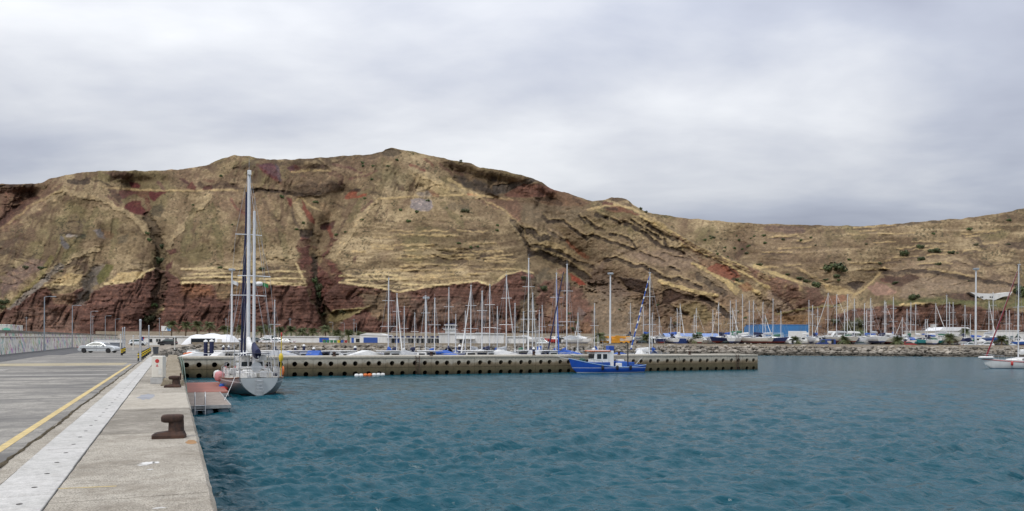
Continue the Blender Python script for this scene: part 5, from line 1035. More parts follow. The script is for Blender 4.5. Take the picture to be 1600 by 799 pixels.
# striped posts
m_by = mat('yellow_reflective', (.70, .50, .02), .6, 0, .1)
def striped_post(p, label, group):
    o = thing('striped_post', label, 'post', p, 0, group)
    MB().lathe([(.11, 0), (.11, .66), (.08, .72), (.02, .74)], 12).build('post_body', m_black, o)
    for z in (.30, .52): MB().lathe([(.114, z), (.114, z+.11)], 12).build('yellow_band', m_by, o)
for k in range(7):
    p = gp(217.5+2.8*k, 565-2.05*k, DECK); striped_post(p, 'black post with yellow bands in the row beside the paving strip', 'striped posts beside the paving strip')
for k in range(3):
    p = gp(190.5+2.2*k, 554.2-.9*k+1.2*(k == 0), DECK); striped_post(p, 'black post with yellow bands near the front of the silver car', 'striped posts near the silver car')
def gauge_post(px_, pt, D_, label, r=.07, m=None):
    p = az(px_, D_, DECK if D_ < 150 else land_z(px_, D_)); h = zof(px_, pt, D_)-p.z
    o = thing('white_post', label, 'post', p, 0); MB().tube([(0, 0, 0), (0, 0, h)], r, 8).build('shaft', m or m_alu, o); MB().box(-r*1.6, r*1.6, -r*1.6, r*1.6, 0, .05).build('base_plate', m_steel, o); MB().lathe([(r*1.15, 0), (r*1.15, .1), (r*.6, .16)], 8, (0, 0, h)).build('cap', m_steel, o); return o
gauge_post(219.3, 502, 62, 'tall bare steel post at the end of the striped posts', .085); gauge_post(232.5, 510.5, 96, 'slim steel post behind the striped posts', .07); gauge_post(191.5, 514, 98, 'slim steel post beside its twin near the silver car', .06); gauge_post(194.6, 513, 100, 'slightly taller slim steel post of the pair near the silver car', .07); gauge_post(208.3, 526, 110, 'short white post with a rounded cap beyond the silver car', .09, m_wht2); gauge_post(188.3, 524, 102, 'short white post right behind the silver car bonnet', .08, m_wht2); gauge_post(273, 528, 120, 'short white post among the boulders by the quay corner', .09, m_wht2)
p = gp(243.5, 553.2, DECK); bn_ = thing('litter_bin', 'dark grey litter bin at the corner of the quay', 'bin', p); MB().rings([[(-.26, -.26, 0), (.26, -.26, 0), (.26, .26, 0), (-.26, .26, 0)], [(-.31, -.31, .75), (.31, -.31, .75), (.31, .31, .75), (-.31, .31, .75)]], True, True, True, False).build('bin_body', mat('bin_grey', (.07, .075, .085), .6), bn_); MB().box(-.34, .34, -.34, .34, .75, .84, .03).build('lid', MATS['bin_grey'], bn_)
# crates and lockers by the wall end
for i, (x, y, D_, w_, h_b, m_, lb) in enumerate(((182, 541, 112, 1.3, 1.1, mat('slate_box', (.16, .18, .21), .6), 'slate grey equipment cabinet beyond the silver car'), (172, 540, 125, 4.5, 1.5, m_wht, 'long white container beyond the silver car'))):
    p = az(x, D_, DECK); o = thing('equipment_cabinet', lb, 'cabinet', p, -TH); MB().box(-w_/2, w_/2, -.6, .6, 0, h_b, .04).build('body', m_, o); MB().box(-w_/2-.05, w_/2+.05, -.65, .65, h_b, h_b+.08, .02).build('lid', m_steel, o)
# ------------------------------------------------------------------ sailing yachts (prototypes share meshes)
def yacht_meshes(L, B, fb, tw):
    R = hull_rings(L, B, fb, .55, tw, L*.07, L*.03, 16, 6, 1.25, .42); d = dict(L=L, B=B, fb=fb, R=R)
    d['hull'] = hull_mesh(R).mesh('hull', m_wht); d['deck'] = deck_mesh(R, .04, .04, .08).mesh('deck', m_wht2); d['rail'] = rail_mesh(R, .03, .02).mesh('toe_rail', m_alu)
    z0 = fb[1]; a = L/10.0
    c = MB(); c.rings([[(-.3*B*.9, -.08*L, z0-.08), (.3*B*.9, -.08*L, z0-.08), (.26*B*.9, -.08*L, z0+.48*a), (-.26*B*.9, -.08*L, z0+.48*a)], [(-.32*B*.9, .06*L, z0-.05), (.32*B*.9, .06*L, z0-.05), (.26*B*.9, .05*L, z0+.46*a), (-.26*B*.9, .05*L, z0+.46*a)], [(-.17*B, .25*L, z0), (.17*B, .25*L, z0), (.1*B, .22*L, z0+.26*a), (-.1*B, .22*L, z0+.26*a)]], True, True, True, False); d['cabin'] = c.mesh('cabin', m_wht)
    wn = MB()
    for sx_ in (-1, 1):
        for yy in (-.04, .02, .08): wn.box(sx_*.275*B-.04, sx_*.275*B+.04, yy*L-.2*a, yy*L+.2*a, z0+.16*a, z0+.34*a, .01)
    d['window'] = wn.mesh('cabin_windows', m_glass)
    ct = MB().box(-.3*B, .3*B, -.42*L, -.1*L, z0-.1, z0+.22*a, .05); d['coam'] = ct.mesh('cockpit_coaming', m_wht)
    sh = MB(); sh.rings([[(x*B*.28, yy, z0+.25*a+zz_*a*(1-x*x)) for x in (-1, -.8, -.4, 0, .4, .8, 1)] for yy, zz_ in ((-.16*L, .95), (-.1*L, .98), (-.03*L, .3))], False, False, False, True); d['hood'] = sh.mesh('sprayhood', m_navy)
    k = MB(); k.rings([[(-.09, -.02*L, 0-.45), (.09, -.02*L, -.45), (.0, .15*L, -.45)], [(-.06, -.0*L, -1.2*a), (.06, -.0*L, -1.2*a), (0, .1*L, -1.2*a)]], True, True, True, False); d['keel'] = k.mesh('keel', m_navy)
    d['rudder'] = MB().box(-.03, .03, -.45*L, -.40*L, -.9*a, .1).mesh('rudder', m_navy)
    pp = MB(); bow = R[-1][len(R[-1])//2+3]
    q = [Vector(R[i][0]) for i in (13, 14, 15)]+[Vector(R[16][0])]+[Vector(R[i][-1]) for i in (15, 14, 13)]; pp.tube([v+Vector((0, 0, .6)) for v in q], .02, 5)
    for v in (q[0], q[2], q[4], q[6]): pp.tube([v, v+Vector((0, 0, .6))], .018, 5)
    for sd_ in (0, -1):
        P = [Vector(R[i][sd_]) for i in range(0, 13, 2)]
        for v in P: pp.tube([v, v+Vector((0, 0, .58))], .016, 4)
        for hh in (.3, .57): pp.tube([v+Vector((0, 0, hh)) for v in P], .01, 4)
    q = [Vector(R[2][0]), Vector(R[0][0]), Vector(R[0][-1]), Vector(R[2][-1])]; pp.tube([v+Vector((0, 0, .6)) for v in q], .02, 5); d['pulpit'] = pp.mesh('guard_rails', m_alu)
    st_ = MB()
    for yy in (-.26, .2):
        for sx_ in (-1, 1): st_.tube([(sx_*B*.62, yy*L, -1.25*a), (sx_*B*.36, yy*L, -.02)], .045, 5)
    st_.box(-B*.45, B*.45, -.3*L, -.27*L, -1.25*a, -1.13*a); st_.box(-B*.45, B*.45, .18*L, .21*L, -1.25*a, -1.13*a); d['stand'] = st_.mesh('boat_cradle', m_rust)
    d['mast_y'] = .09*L; d['deckz'] = z0+.4*a; d['a'] = a; return d
YM = [yacht_meshes(10.2, 3.3, (1.05, .95, 1.35), .72), yacht_meshes(8.2, 2.8, (.9, .8, 1.15), .68), yacht_meshes(12.2, 3.8, (1.25, 1.1, 1.55), .74)]
mast_me = MB().tube([(0, 0, 0), (0, 0, .5), (0, 0, 1)], .095, 8, .07).mesh('mast', m_mast); spr_me = MB().tube([(-1, 0, 0), (0, .04, .02), (1, 0, 0)], .03, 5).mesh('spreader', m_mast)
head_me = MB().box(-.12, .12, -.25, .12, 0, .12, .02).tube([(0, -.1, .1), (0, -.1, .75)], .012, 4).mesh('masthead_gear', m_alu); boom_me = MB().tube([(0, 0, 0), (0, -1, 0)], .06, 6).mesh('boom', m_mast)
s = MB(); s.rings([[(.11*w_*math.cos(2*math.pi*j/8), -.03-.92*u, .17+.2*w_*math.sin(2*math.pi*j/8)) for j in range(8)] for u, w_ in ((0, 1.25), (.1, 1.35), (.4, 1.1), (.8, .8), (1, .4))]); cover_me = s.mesh('sail_cover', m_navy)
jib_cache = {}
def hmat(key): 
    tops = {'white': (.74, .74, .72), 'cream': (.64, .60, .52), 'navy': (.02, .03, .10), 'red': (.42, .03, .025), 'grey': (.30, .32, .33), 'blue': (.03, .10, .34), 'teal': (.03, .22, .24), 'stripe': (.74, .74, .72)}
    bots = {'white': (.04, .06, .16), 'cream': (.20, .03, .025), 'navy': (.20, .03, .025), 'red': (.03, .03, .035), 'grey': (.03, .03, .035), 'blue': (.12, .03, .02), 'teal': (.03, .03, .03), 'stripe': (.025, .025, .03)}
    return hull_mat('hull_'+key, tops[key], bots[key], (.02, .05, .25) if key == 'stripe' else None, .06, (.55, .72), .3)
COVERM = {'navy': m_navy, 'blue': m_blue, 'white': m_wcan, 'grey': m_gcan, 'green': mat('green_canvas', (.03, .12, .07), .85, 0, .25, 4), 'red': mat('maroon_canvas', (.20, .02, .03), .85, 0, .25, 4)}
def yacht(kind, loc, rz, mast_top, hull_c, cover, label, group=None, stands=False, jib=None, jibm=None, spreaders=2, name='sailing_yacht', hood=True, lean=0.0, detail=True, z_lift=0.0):
    d = YM[kind]; L, B, a = d['L'], d['B'], d['a']; loc = Vector(loc)
    if stands: loc.z += 1.25*a
    o = thing(name, label, 'sailboat', loc, rz, group); hm_ = hmat(hull_c)
    link_mesh('hull', d['hull'], o, None, hm_); link_mesh('deck', d['deck'], o); cb_ = link_mesh('cabin', d['cabin'], o); link_mesh('cabin_windows', d['window'], cb_); link_mesh('cockpit_coaming', d['coam'], o)
    if detail: link_mesh('toe_rail', d['rail'], o); link_mesh('guard_rails', d['pulpit'], o)
    if hood: link_mesh('sprayhood', d['hood'], o, None, COVERM[cover])
    if stands: link_mesh('keel', d['keel'], o); link_mesh('rudder', d['rudder'], o); link_mesh('boat_cradle', d['stand'], o)
    if mast_top:
        z0 = d['deckz']-.1; h = mast_top-loc.z-z0; my = d['mast_y']
        ms = link_mesh('mast', mast_me, o, (0, my, z0)); ms.scale = (1, 1, h); ms.rotation_euler = (lean, 0, 0)
        for k in range(spreaders):
            sp_ = link_mesh('spreader', spr_me, ms, (0, 0, (k+1)/(spreaders+1)+.05)); sp_.scale = ((.95-.22*k)*a, 1, 1/h)
        hg = link_mesh('masthead_gear', head_me, ms, (0, 0, 1)); hg.scale = (1, 1, 1/h)
        bm_ = link_mesh('boom', boom_me, o, (0, my-.1, z0+.75)); bm_.scale = (1, .36*L, 1); cv_ = link_mesh('sail_cover', cover_me, bm_, None, COVERM[cover]); cv_.scale = (1.5, 1, 1.5)
        rg = MB(); rr = .016
        for sx_ in (-1, 1): rg.tube([(sx_*B*.46, my-.1, d['fb'][1]), (sx_*.75*a, my, z0+h*.38), (sx_*.03, my, z0+h*.97)], rr, 3)
        rg.tube([(0, -L/2, d['fb'][0]), (0, my, z0+h)], rr, 3); rg.tube([(0, L/2+.2, d['fb'][2]), (0, my, z0+h*.98)], rr, 3); rg.build('rigging', m_wire, o)
        if jib: MB().tube([(0, L/2+.1, d['fb'][2]+.3), (0, (L/2+my)/2, z0+h*.48), (0, my+.2, z0+h*.93)], .11, 7, .05).build('furled_headsail', jibm, o)
    return o
# yacht entering from the right
rp_ = gp(1600, 576, 0)
m_mar = COVERM['red']
yr = yacht(2, (rp_.x+.6, rp_.y+.2, 0), math.pi/2-TH+.08, zof(1570, 434, rp_.length), 'white', 'white', 'white sailing yacht with maroon furled headsail anchored off the boulder shore', None, False, True, m_mar, 1)
d = YM[2]; R = d['R']
for sd_ in (0, -1):
    s = MB(); s.tube([(R[i][sd_][0]*1.01, R[i][sd_][1], R[i][sd_][2]-.16) for i in range(17)], .045, 5); s.build('red_stripe', m_red, yr)
for y_ in (1.2, 3.4):
    for sd_ in (-1, 1): MB().lathe([(.03, 0), (.17, .1), (.17, .55), (.03, .64)], 10, (sd_*1.95 if y_ < 2 else sd_*1.7, y_, .45)).build('hung_fender', m_red, yr)
s = MB(); s.tube([(-.6, 5.6, 1.65), (-.35, 6.9, 1.62), (0, 7.35, 1.6), (.35, 6.9, 1.62), (.6, 5.6, 1.65)], .19, 8); s.build('bow_dinghy', m_wcan, yr)
s = MB()
for yy in (-4.8, -3.2): s.tube([(-1.3, yy, 1.2), (-1.2, yy, 2.6), (-.8, yy, 2.95), (.8, yy, 2.95), (1.2, yy, 2.6), (1.3, yy, 1.2)], .025, 6)
s.build('bimini_frame', m_alu, yr)
# ------------------------------------------------------------------ marina behind the pier
random.seed(33)
marina = [  # px of mast, photo y of mast top, depth, kind, hull, cover, jib, spreaders
 (606.8, 436, 112, 2, 'white', 'blue', 0, 2), (620, 460, 128, 0, 'white', 'navy', 1, 2), (631.5, 480, 140, 1, 'cream', 'white', 1, 1), (664.7, 463, 125, 0, 'white', 'grey', 0, 2), (679, 467, 118, 0, 'stripe', 'blue', 0, 1), (701, 451, 135, 2, 'white', 'navy', 0, 2), (727, 487, 150, 1, 'white', 'navy', 0, 1), (735.5, 447, 120, 2, 'white', 'grey', 1, 2), (753, 456, 108, 0, 'white', 'white', 0, 2), (765, 446, 130, 2, 'cream', 'navy', 0, 2), (777, 480, 150, 1, 'white', 'blue', 0, 1), (791, 431, 122, 2, 'white', 'grey', 1, 2), (804.5, 475, 140, 1, 'navy', 'navy', 0, 1), (818, 488, 150, 1, 'white', 'green', 0, 1), (825.5, 405, 112, 2, 'white', 'navy', 1, 2), (832, 459, 128, 0, 'white', 'navy', 1, 2), (842.5, 486, 152, 1, 'white', 'white', 0, 1), (847, 478, 160, 0, 'cream', 'blue', 0, 1), (869, 428, 110, 2, 'blue', 'blue', 1, 2), (885.5, 414, 105, 2, 'navy', 'blue', 0, 2), (903, 490, 160, 1, 'white', 'grey', 0, 1), (928.7, 475, 165, 0, 'white', 'blue', 0, 1), (1015, 427, 118, 2, 'white', 'white', 0, 2), (648, 490, 150, 1, 'white', 'navy', 0, 1), (429, 470, 135, 0, 'white', 'navy', 0, 1), (1019, 490, 165, 1, 'white', 'blue', 0, 1), (712, 492, 158, 1, 'white', 'blue', 0, 1)]
place_words = lambda x: 'beyond the ketch masts' if x < 500 else 'before the glazed building' if x < 690 else 'before the lookout block' if x < 790 else 'beyond the outer pier' if x < 960 else 'near the end of the pier'
hwords = {'white': 'white', 'cream': 'cream', 'stripe': 'blue striped white', 'navy': 'navy hulled', 'blue': 'blue hulled', 'grey': 'grey hulled', 'red': 'red hulled', 'teal': 'teal'}
for i, (x, pt, D_, k, hc, cv_, jb, sp_) in enumerate(marina):
    D_ = max(D_, 97/(((x-800)/F)*RY+FY)); p = az(x, D_, 0); rz = random.choice([0, math.pi])-TH*random.uniform(.2, 1.4)+random.uniform(-.35, .35)
    my = YM[k]['mast_y']; p = p - Vector((-math.sin(rz)*my, math.cos(rz)*my, 0))
    tall = 'tall' if pt < 455 else 'small' if pt > 474 else 'mid-sized'
    jm = None
    if jb: jm = m_blue if x in (869, 1015) else m_wcan
    lb = f'{tall} {hwords[hc]} yacht with {cv_} sail cover berthed {place_words(x)}'
    yacht(k, p, rz, zof(x, pt, D_), hc, cv_, lb, 'yachts berthed behind the pier', False, jb, jm, sp_)
# two long furled sails that slant clearly
for (xa, ya, xb, yb, D_, m_, lb) in ((1014, 432, 986, 546, 116, m_blue, 'blue and white furled headsail slanting up to a mast near the pier end'), (880, 425, 857, 545, 106, m_navy, 'dark navy furled headsail slanting beside the tall bare mast')):
    s = MB(); a_, b2 = at(xb, yb, D_), at(xa, ya, D_+1); o = thing('furled_headsail', lb, 'sail', a_)
    s.tube([Vector((0, 0, 0)), (b2-a_)*.5, b2-a_], .12, 8, .06).build('sail_roll', m_, o)
    if m_ is m_blue:
        for k in range(9):
            v0 = (b2-a_)*(k/9+.02); v1 = (b2-a_)*(k/9+.055); MB().tube([v0, v1], .128-.055*k/9, 8).build('white_band', m_wcan, o)
def behind(x, D_, y0=93.5): return max(D_, y0/(((x-800)/F)*RY+FY))
# motor boats and covered dinghies whose tops show over the pier
def motorboat_meshes():
    R = hull_rings(6.6, 2.4, (.8, .85, 1.15), .35, .88, .5, .05, 12, 5, 1.5, .45); c = MB(); c.rings([[(-.85, -.6, .75), (.85, -.6, .75), (.75, -.5, 1.75), (-.75, -.5, 1.75)], [(-.9, .9, .8), (.9, .9, .8), (.7, .6, 1.8), (-.7, .6, 1.8)], [(-.6, 2.0, .95), (.6, 2.0, .95), (.5, 1.7, 1.15), (-.5, 1.7, 1.15)]], True, True, True, False)
    wn = MB()
    for sx_ in (-1, 1): wn.box(sx_*.8-.05, sx_*.8+.05, -.35, .45, 1.2, 1.6)
    wn.box(-.6, .6, -.58, -.5, 1.15, 1.62); wn.rings([[(-.62, .93, 1.2), (.62, .93, 1.2)], [(-.58, .70, 1.65), (.58, .70, 1.65)]], False, False, False, False)
    return dict(hull=hull_mesh(R).mesh('hull', m_wht), deck=deck_mesh(R, .04, .1, .03).mesh('deck', m_wht2), cabin=c.mesh('cabin', m_wht), win=wn.mesh('cabin_windows', m_glass), top=MB().box(-.85, .85, -1.4, .75, 1.8, 1.87, .02).mesh('hard_top', m_wht), eng=MB().box(-.2, .2, -3.75, -3.25, .1, 1.25, .08).mesh('outboard', m_black), rail=MB().tube([(-1.0, .6, 1.55), (-.85, 2.2, 1.6), (0, 3.4, 1.7), (.85, 2.2, 1.6), (1.0, .6, 1.55)], .02, 5).mesh('bow_rail', m_alu), cov=MB().rings([[(-.95, -2.9, .85), (-.5, -2.9, 1.3), (.5, -2.9, 1.3), (.95, -2.9, .85)], [(-1.05, -.3, .9), (-.6, -.3, 1.9), (.6, -.3, 1.9), (1.05, -.3, .9)], [(-.5, 2.6, 1.1), (-.2, 2.6, 1.3), (.2, 2.6, 1.3), (.5, 2.6, 1.1)]], False, False, False, False).mesh('boat_cover', m_gcan))
MBT = motorboat_meshes()
def motorboat(loc, rz, label, hull_c='white', cover=None, group=None):
    o = thing('motor_boat', label, 'motorboat', loc, rz, group); link_mesh('hull', MBT['hull'], o, None, hmat(hull_c)); link_mesh('deck', MBT['deck'], o); link_mesh('outboard', MBT['eng'], o); link_mesh('bow_rail', MBT['rail'], o)
    if cover: link_mesh('boat_cover', MBT['cov'], o, None, COVERM[cover])
    else: c = link_mesh('cabin', MBT['cabin'], o); link_mesh('cabin_windows', MBT['win'], c); link_mesh('hard_top', MBT['top'], o)
    return o
for i, (x, D_, hc, cv_) in enumerate(((338, 112, 'white', None), (377, 118, 'white', 'grey'), (408, 110, 'white', None), (452, 115, 'white', 'blue'), (478, 108, 'white', None), (505, 110, 'white', None), (528, 118, 'white', 'white'), (556, 112, 'white', None), (592, 106, 'white', 'navy'), (640, 104, 'white', 'navy'), (655, 108, 'white', None), (684, 102, 'cream', 'grey'), (706, 101, 'white', 'grey'), (722, 104, 'white', 'blue'), (748, 104, 'white', None), (770, 103, 'cream', None), (802, 103, 'white', None), (815, 106, 'white', 'navy'), (848, 103, 'white', 'blue'), (868, 100, 'white', 'green'), (893, 100, 'white', 'grey'), (312, 108, 'blue', 'white'), (302, 125, 'grey', None), (970, 120, 'white', 'blue'))):
    p = az(x, behind(x, D_), .15); lb = (f'{hwords[hc]} motor boat under a {cv_} cover berthed ' if cv_ else f'{hwords[hc]} cabin motor boat berthed ')+place_words(x)
    motorboat(p, random.uniform(0, 6.28), lb, hc, cv_, 'motor boats berthed behind the pier')
R5 = random.Random(77)
for i, x in enumerate((352, 366, 388, 425, 440, 466, 492, 516, 541, 568, 612, 628, 668, 695, 735, 758, 785, 822, 836, 858, 880)):
    D_ = behind(x, 0, R5.uniform(94, 99)); cv_ = (None, None, 'white', None, 'grey', None, 'blue')[i % 7]; hc = ('white', 'cream', 'white')[i % 3]; p = az(x, D_, .1)
    lb = (f'larger {hwords[hc]} boat under a {cv_} cover close behind the pier ' if cv_ else f'larger {hwords[hc]} cabin cruiser close behind the pier ')+place_words(x).replace('beyond the outer pier', 'towards the outer end')
    o = motorboat(p, R5.uniform(0, 6.28), lb, hc, cv_, 'cabin cruisers close behind the pier'); o.scale = (1.22, 1.22, 1.3)
rb_ = az(297, 112, .3); o = MB().tube([(-.6, -1.2, 0), (-.7, .6, .05), (0, 1.6, .15), (.7, .6, .05), (.6, -1.2, 0)], .26, 10).build('inflatable_dinghy', m_orange); o.location = rb_+Vector((0, 0, 1.2)); tag(o, 'orange inflatable dinghy lying on the rocks beyond the quay corner', 'dinghy')
# dark guide piles with white caps
for x, pt, D_, r in ((321.5, 531.5, 96, .24), (330.8, 531, 96, .26), (349.3, 540, 104, .15), (357.5, 540, 104, .15), (461.5, 541, 108, .17), (475, 538.5, 112, .2), (490.5, 543, 106, .2), (718, 539, 108, .18), (555, 541, 104, .2), (834, 543, 100, .18)):
    p = az(x, D_, -1.5); h = zof(x, pt, D_)-p.z; o = thing('guide_pile', 'thick navy guide pile with white cap standing before the white tent' if x < 340 else 'slimmer navy guide pile with white cap in the marina', 'pile', p, 0, 'thick piles before the tent' if x < 340 else 'slim marina piles')
    MB().lathe([(r, 0), (r, h-.25)], 14).build('shaft', m_navy, o); MB().lathe([(r*1.1, h-.25), (r*1.1, h-.12), (.03, h+.05)], 14).build('cap', m_wht, o)
for D_, a_, b2 in ((106, 345, 880), (126, 420, 900), (148, 480, 930)):
    p0, p1 = az(a_, D_, .35), az(b2, D_+12, .35); o = thing('marina_walkway', f'grey floating walkway, {"nearest to" if D_ == 106 else "second from" if D_ == 126 else "third from"} the pierced pier', 'walkway', p0, math.atan2(p1.y-p0.y, p1.x-p0.x)); L_w = (p1-p0).length
    k = 0
    while k*6 < L_w: MB().box(k*6+.02, k*6+5.98, -.9, .9, 0, .25, .02).build('deck_section', m_wood, o); k += 1
# ------------------------------------------------------------------ boats in the yard
random.seed(51)
yard = [(1048, 497), (1058, 483), (1062.5, 476), (1084.5, 493), (1087.7, 483), (1113.7, 485), (1122.7, 474), (1141, 471), (1144.5, 483), (1150, 470), (1160, 461), (1170.5, 471), (1177, 471), (1191.8, 473), (1195.6, 493), (1207.6, 468), (1220, 487), (1263.7, 470), (1269.5, 478), (1277.5, 482), (1293.5, 459), (1307, 461), (1319.5, 484), (1324, 461), (1334.7, 468), (1350.5, 475), (1354, 485), (1360, 467), (1362, 479), (1381.8, 471), (1384, 473), (1395.6, 465), (1409.6, 497), (1417, 484), (1423, 474), (1430.6, 476), (1445.8, 500), (1449, 500), (1462, 475), (1479, 462), (1483.4, 473), (1489, 473), (1507.6, 478), (1516, 492), (1545, 471), (1551.5, 458), (1572, 486), (1577, 486), (985, 475), (1005, 480), (903, 498), (1030, 496), (1590, 478)]
pwy = lambda x: 'near the orange crane truck' if x < 1035 else 'before the blue-roofed canopy' if x < 1128 else 'left of the blue warehouse' if x < 1180 else 'before the blue warehouse' if x < 1262 else 'right of the blue warehouse' if x < 1380 else 'before the white sheds'
hulls = ['white', 'white', 'white', 'cream', 'stripe', 'white', 'navy', 'white', 'grey']; covs = ['navy', 'blue', 'white', 'grey', 'green', 'white']
for i, (x, pt) in enumerate(yard):
    D_ = 214 + (i % 3)*9 + random.uniform(-2, 2); D_ = max(D_, shore(x)+10)
    hc = hulls[i % len(hulls)]; cv_ = covs[i % len(covs)]
    if x == 1191.8: hc = 'red'
    if x == 1160: hc = 'navy'
    if x == 1449: hc = 'teal'; D_ = 211
    if x == 1551.5: hc = 'blue'
    k = 2 if pt < 468 else 1 if pt > 483 else 0
    rz = random.choice([math.pi, math.pi, 0])-TH+random.uniform(-.8, .8)
    if hc in ('red', 'teal'): rz = math.pi/2-TH+.3
    p = az(x, D_, land_z(x, D_)); my = YM[k]['mast_y']; p = p - Vector((-math.sin(rz)*my, math.cos(rz)*my, 0)); p.z = land_z(x, D_)
    sz_ = ('tall', 'small', 'large')[0 if pt < 472 else 1 if pt > 483 else 0] if k != 2 else 'large'
    yacht(k, p, rz, zof(x, pt, D_), hc, cv_, f'{sz_} {hwords[hc]} yacht with {cv_} canvas propped ashore {pwy(x)}', 'yachts propped ashore in the yard', True, i % 6 == 2, COVERM[cv_], 1+(k != 1), 'yacht_ashore', i % 2 == 0, 0, True)
for i, (x, D_, hc, cv_) in enumerate(((1030, 216, 'white', None), (1090, 214, 'cream', 'white'), (1105, 220, 'white', None), (1232, 214, 'white', 'white'), (1256, 216, 'white', None), (1285, 213, 'cream', None), (1343, 214, 'white', 'grey'), (1372, 214, 'white', None), (1440, 212, 'teal', None), (1458, 212, 'teal', 'green'), (1500, 214, 'white', 'navy'), (1528, 214, 'white', None), (1536, 220, 'white', 'green'), (1562, 213, 'white', None), (1590, 212, 'blue', None), (1018, 222, 'white', 'white'), (893, 196, 'white', 'grey'), (873, 200, 'red', None), (960, 215, 'white', None), (905, 205, 'white', 'white'), (820, 190, 'white', None), (1473, 214, 'white', None), (1410, 213, 'white', None), (1425, 214, 'white', 'blue'))):
    p = az(x, D_, land_z(x, D_)+.75); rz = random.uniform(0, 6.28)
    lb = (f'{hwords[hc]} motor boat under {cv_} cover chocked ashore ' if cv_ else f'{hwords[hc]} cabin motor boat chocked ashore ')+pwy(x)
    o = motorboat(p, rz, lb, hc, cv_, 'motor boats chocked ashore'); s = MB()
    for yy in (-1.8, 1.2): s.box(-.7, .7, yy-.15, yy+.15, -.78, -.25)
    s.build('chocks', m_wood, o)
# ------------------------------------------------------------------ buildings
m_render = mat('white_render', (.68, .68, .66), .85, 0, .08, .6, .01, 8, dirt=(.52, .50, .45)); m_render2 = mat('cream_render', (.56, .52, .44), .85, 0, .1, .6, .01, 8, dirt=(.40, .36, .30))
m_bluedoor = mat('blue_door_paint', (.03, .09, .35), .5, 0, .15, 2); m_bluemetal = mat('blue_cladding', (.05, .19, .42), .5, .1, .14, .5, dirt=(.07, .17, .32)); m_blueroof = mat('faded_blue_roof', (.17, .27, .55), .6, 0, .18, .6, dirt=(.27, .33, .5)); m_tent = mat('white_tent_fabric', (.76, .77, .78), .6, 0, .06, .5); m_flat = mat('grey_flat_roof', (.4, .39, .37), .9)
def building(name, label, x0, x1, ptop, D_, depth, m, cat='building', zb=None, rz=None):
    pm = az((x0+x1)/2, D_, 0); w_ = (x1-x0)/F*D_; zg = land_z((x0+x1)/2, D_) if zb is None else zb; h = zof((x0+x1)/2, ptop, D_)-zg
    o = thing(name, label, cat, (pm.x, pm.y, zg-.15), -TH if rz is None else rz); MB().box(-w_/2, w_/2, 0, depth, 0, h+.15).build('walls', m, o); return o, w_, h+.15
def openings(o, w_, lst, D_, x0, front=-.03):
    for (xa, xb, za, zb, m_, nm) in lst:
        a_, b2 = -w_/2+(xa-x0)/F*D_, -w_/2+(xb-x0)/F*D_; f_ = MB().box(a_, b2, front, .06, za, zb, .01).build(nm, m_, o)
        if nm == 'window':
            MB().box(a_-.06, b2+.06, front-.03, 0, za-.1, za-.02).build('sill', m_render2, f_)
            if b2-a_ > 1.0: MB().box((a_+b2)/2-.04, (a_+b2)/2+.04, front-.02, 0, za, zb).build('mullion', m_wht, f_)
def flatroof(o, w_, d_, h, m_=None): MB().box(-w_/2-.25, w_/2+.25, -.3, d_+.25, h, h+.18, .02).build('roof', m_ or m_flat, o)
o, w_, h = building('harbour_office', 'low white building with dark doorways left of the tent', 219, 300, 526.5, 190, 6, m_render)
openings(o, w_, [(221, 224, .2, 2.2, m_bluedoor, 'door'), (222, 226, 1.0, 1.8, m_red, 'sign')][:1]+[(222, 225.5, 1.5, 2.2, m_red, 'sign'), (233, 238, .8, 1.6, m_glass, 'window'), (244, 251, .9, 1.6, m_glass, 'window'), (258, 264, .2, 1.9, mat('grey_door', (.3, .3, .32), .6), 'door'), (270, 276, .2, 1.9, m_glass, 'door')], 190, 219); flatroof(o, w_, 6, h, m_render)
# inflated tent
D_ = 180; pm = az(323, D_, land_z(323, D_)); tw_ = 82/F*D_; tent = thing('event_tent', 'rounded white fabric tent beside the low white building', 'tent', (pm.x, pm.y, pm.z-.1), -TH); hh = zof(323, 521, D_)-pm.z+.1
A = []
for k in range(15):
    u = -1+2*k/14; e = (1-abs(u)**5)*(.93+.07*math.cos(u*9)); A.append([(u*tw_/2, 3.5-3.5*math.cos(v*math.pi/10), hh*e*min(1, math.sin(v*math.pi/10)*1.12)**.55 if 0 < v < 10 else 0) for v in range(11)])
MB().rings(A, False, False, False, True).build('canopy', m_tent, tent); MB().box(-tw_*.3, tw_*.15, .02, .35, .15, 1.5).build('open_side', m_glass, tent); MB().box(tw_*.2, tw_*.28, .02, .4, .15, 1.4).build('side_door', m_wht2, tent)
for i, (a, b, lb) in enumerate(((440, 490, 'plain low white garden wall building among the palms'), (490, 524, 'low white kiosk with a blue mural behind the palms'))):
    o, w_, h = building('low_building', lb, a, b, 526.5, 212, 5, m_render); flatroof(o, w_, 5, h, m_render)
    if i: openings(o, w_, [(499, 514, .6, 1.9, m_blue, 'mural'), (504, 509, .8, 1.4, m_orange, 'mural_patch')], 212, 490)
o, w_, h = building('low_building', 'small white annex next to the blue roller door', 548, 566, 526, 190, 5, m_render); openings(o, w_, [(549, 553, .2, 1.9, m_bluedoor, 'door'), (556, 562, .8, 1.7, m_glass, 'window')], 190, 548); flatroof(o, w_, 5, h, m_render)
o, w_, h = building('boat_shed', 'white shed with a wide blue roller door', 562, 606, 523.5, 186, 8, m_render)
openings(o, w_, [(568, 590, .3, 2.0, m_bluedoor, 'roller_door')], 186, 562); MB().prism([(-w_/2-.1, h), (-w_/4, h+.45), (w_/5, h+.35), (w_/2+.1, h-.3)], -.15, 8.1).build('roof', m_render, o)
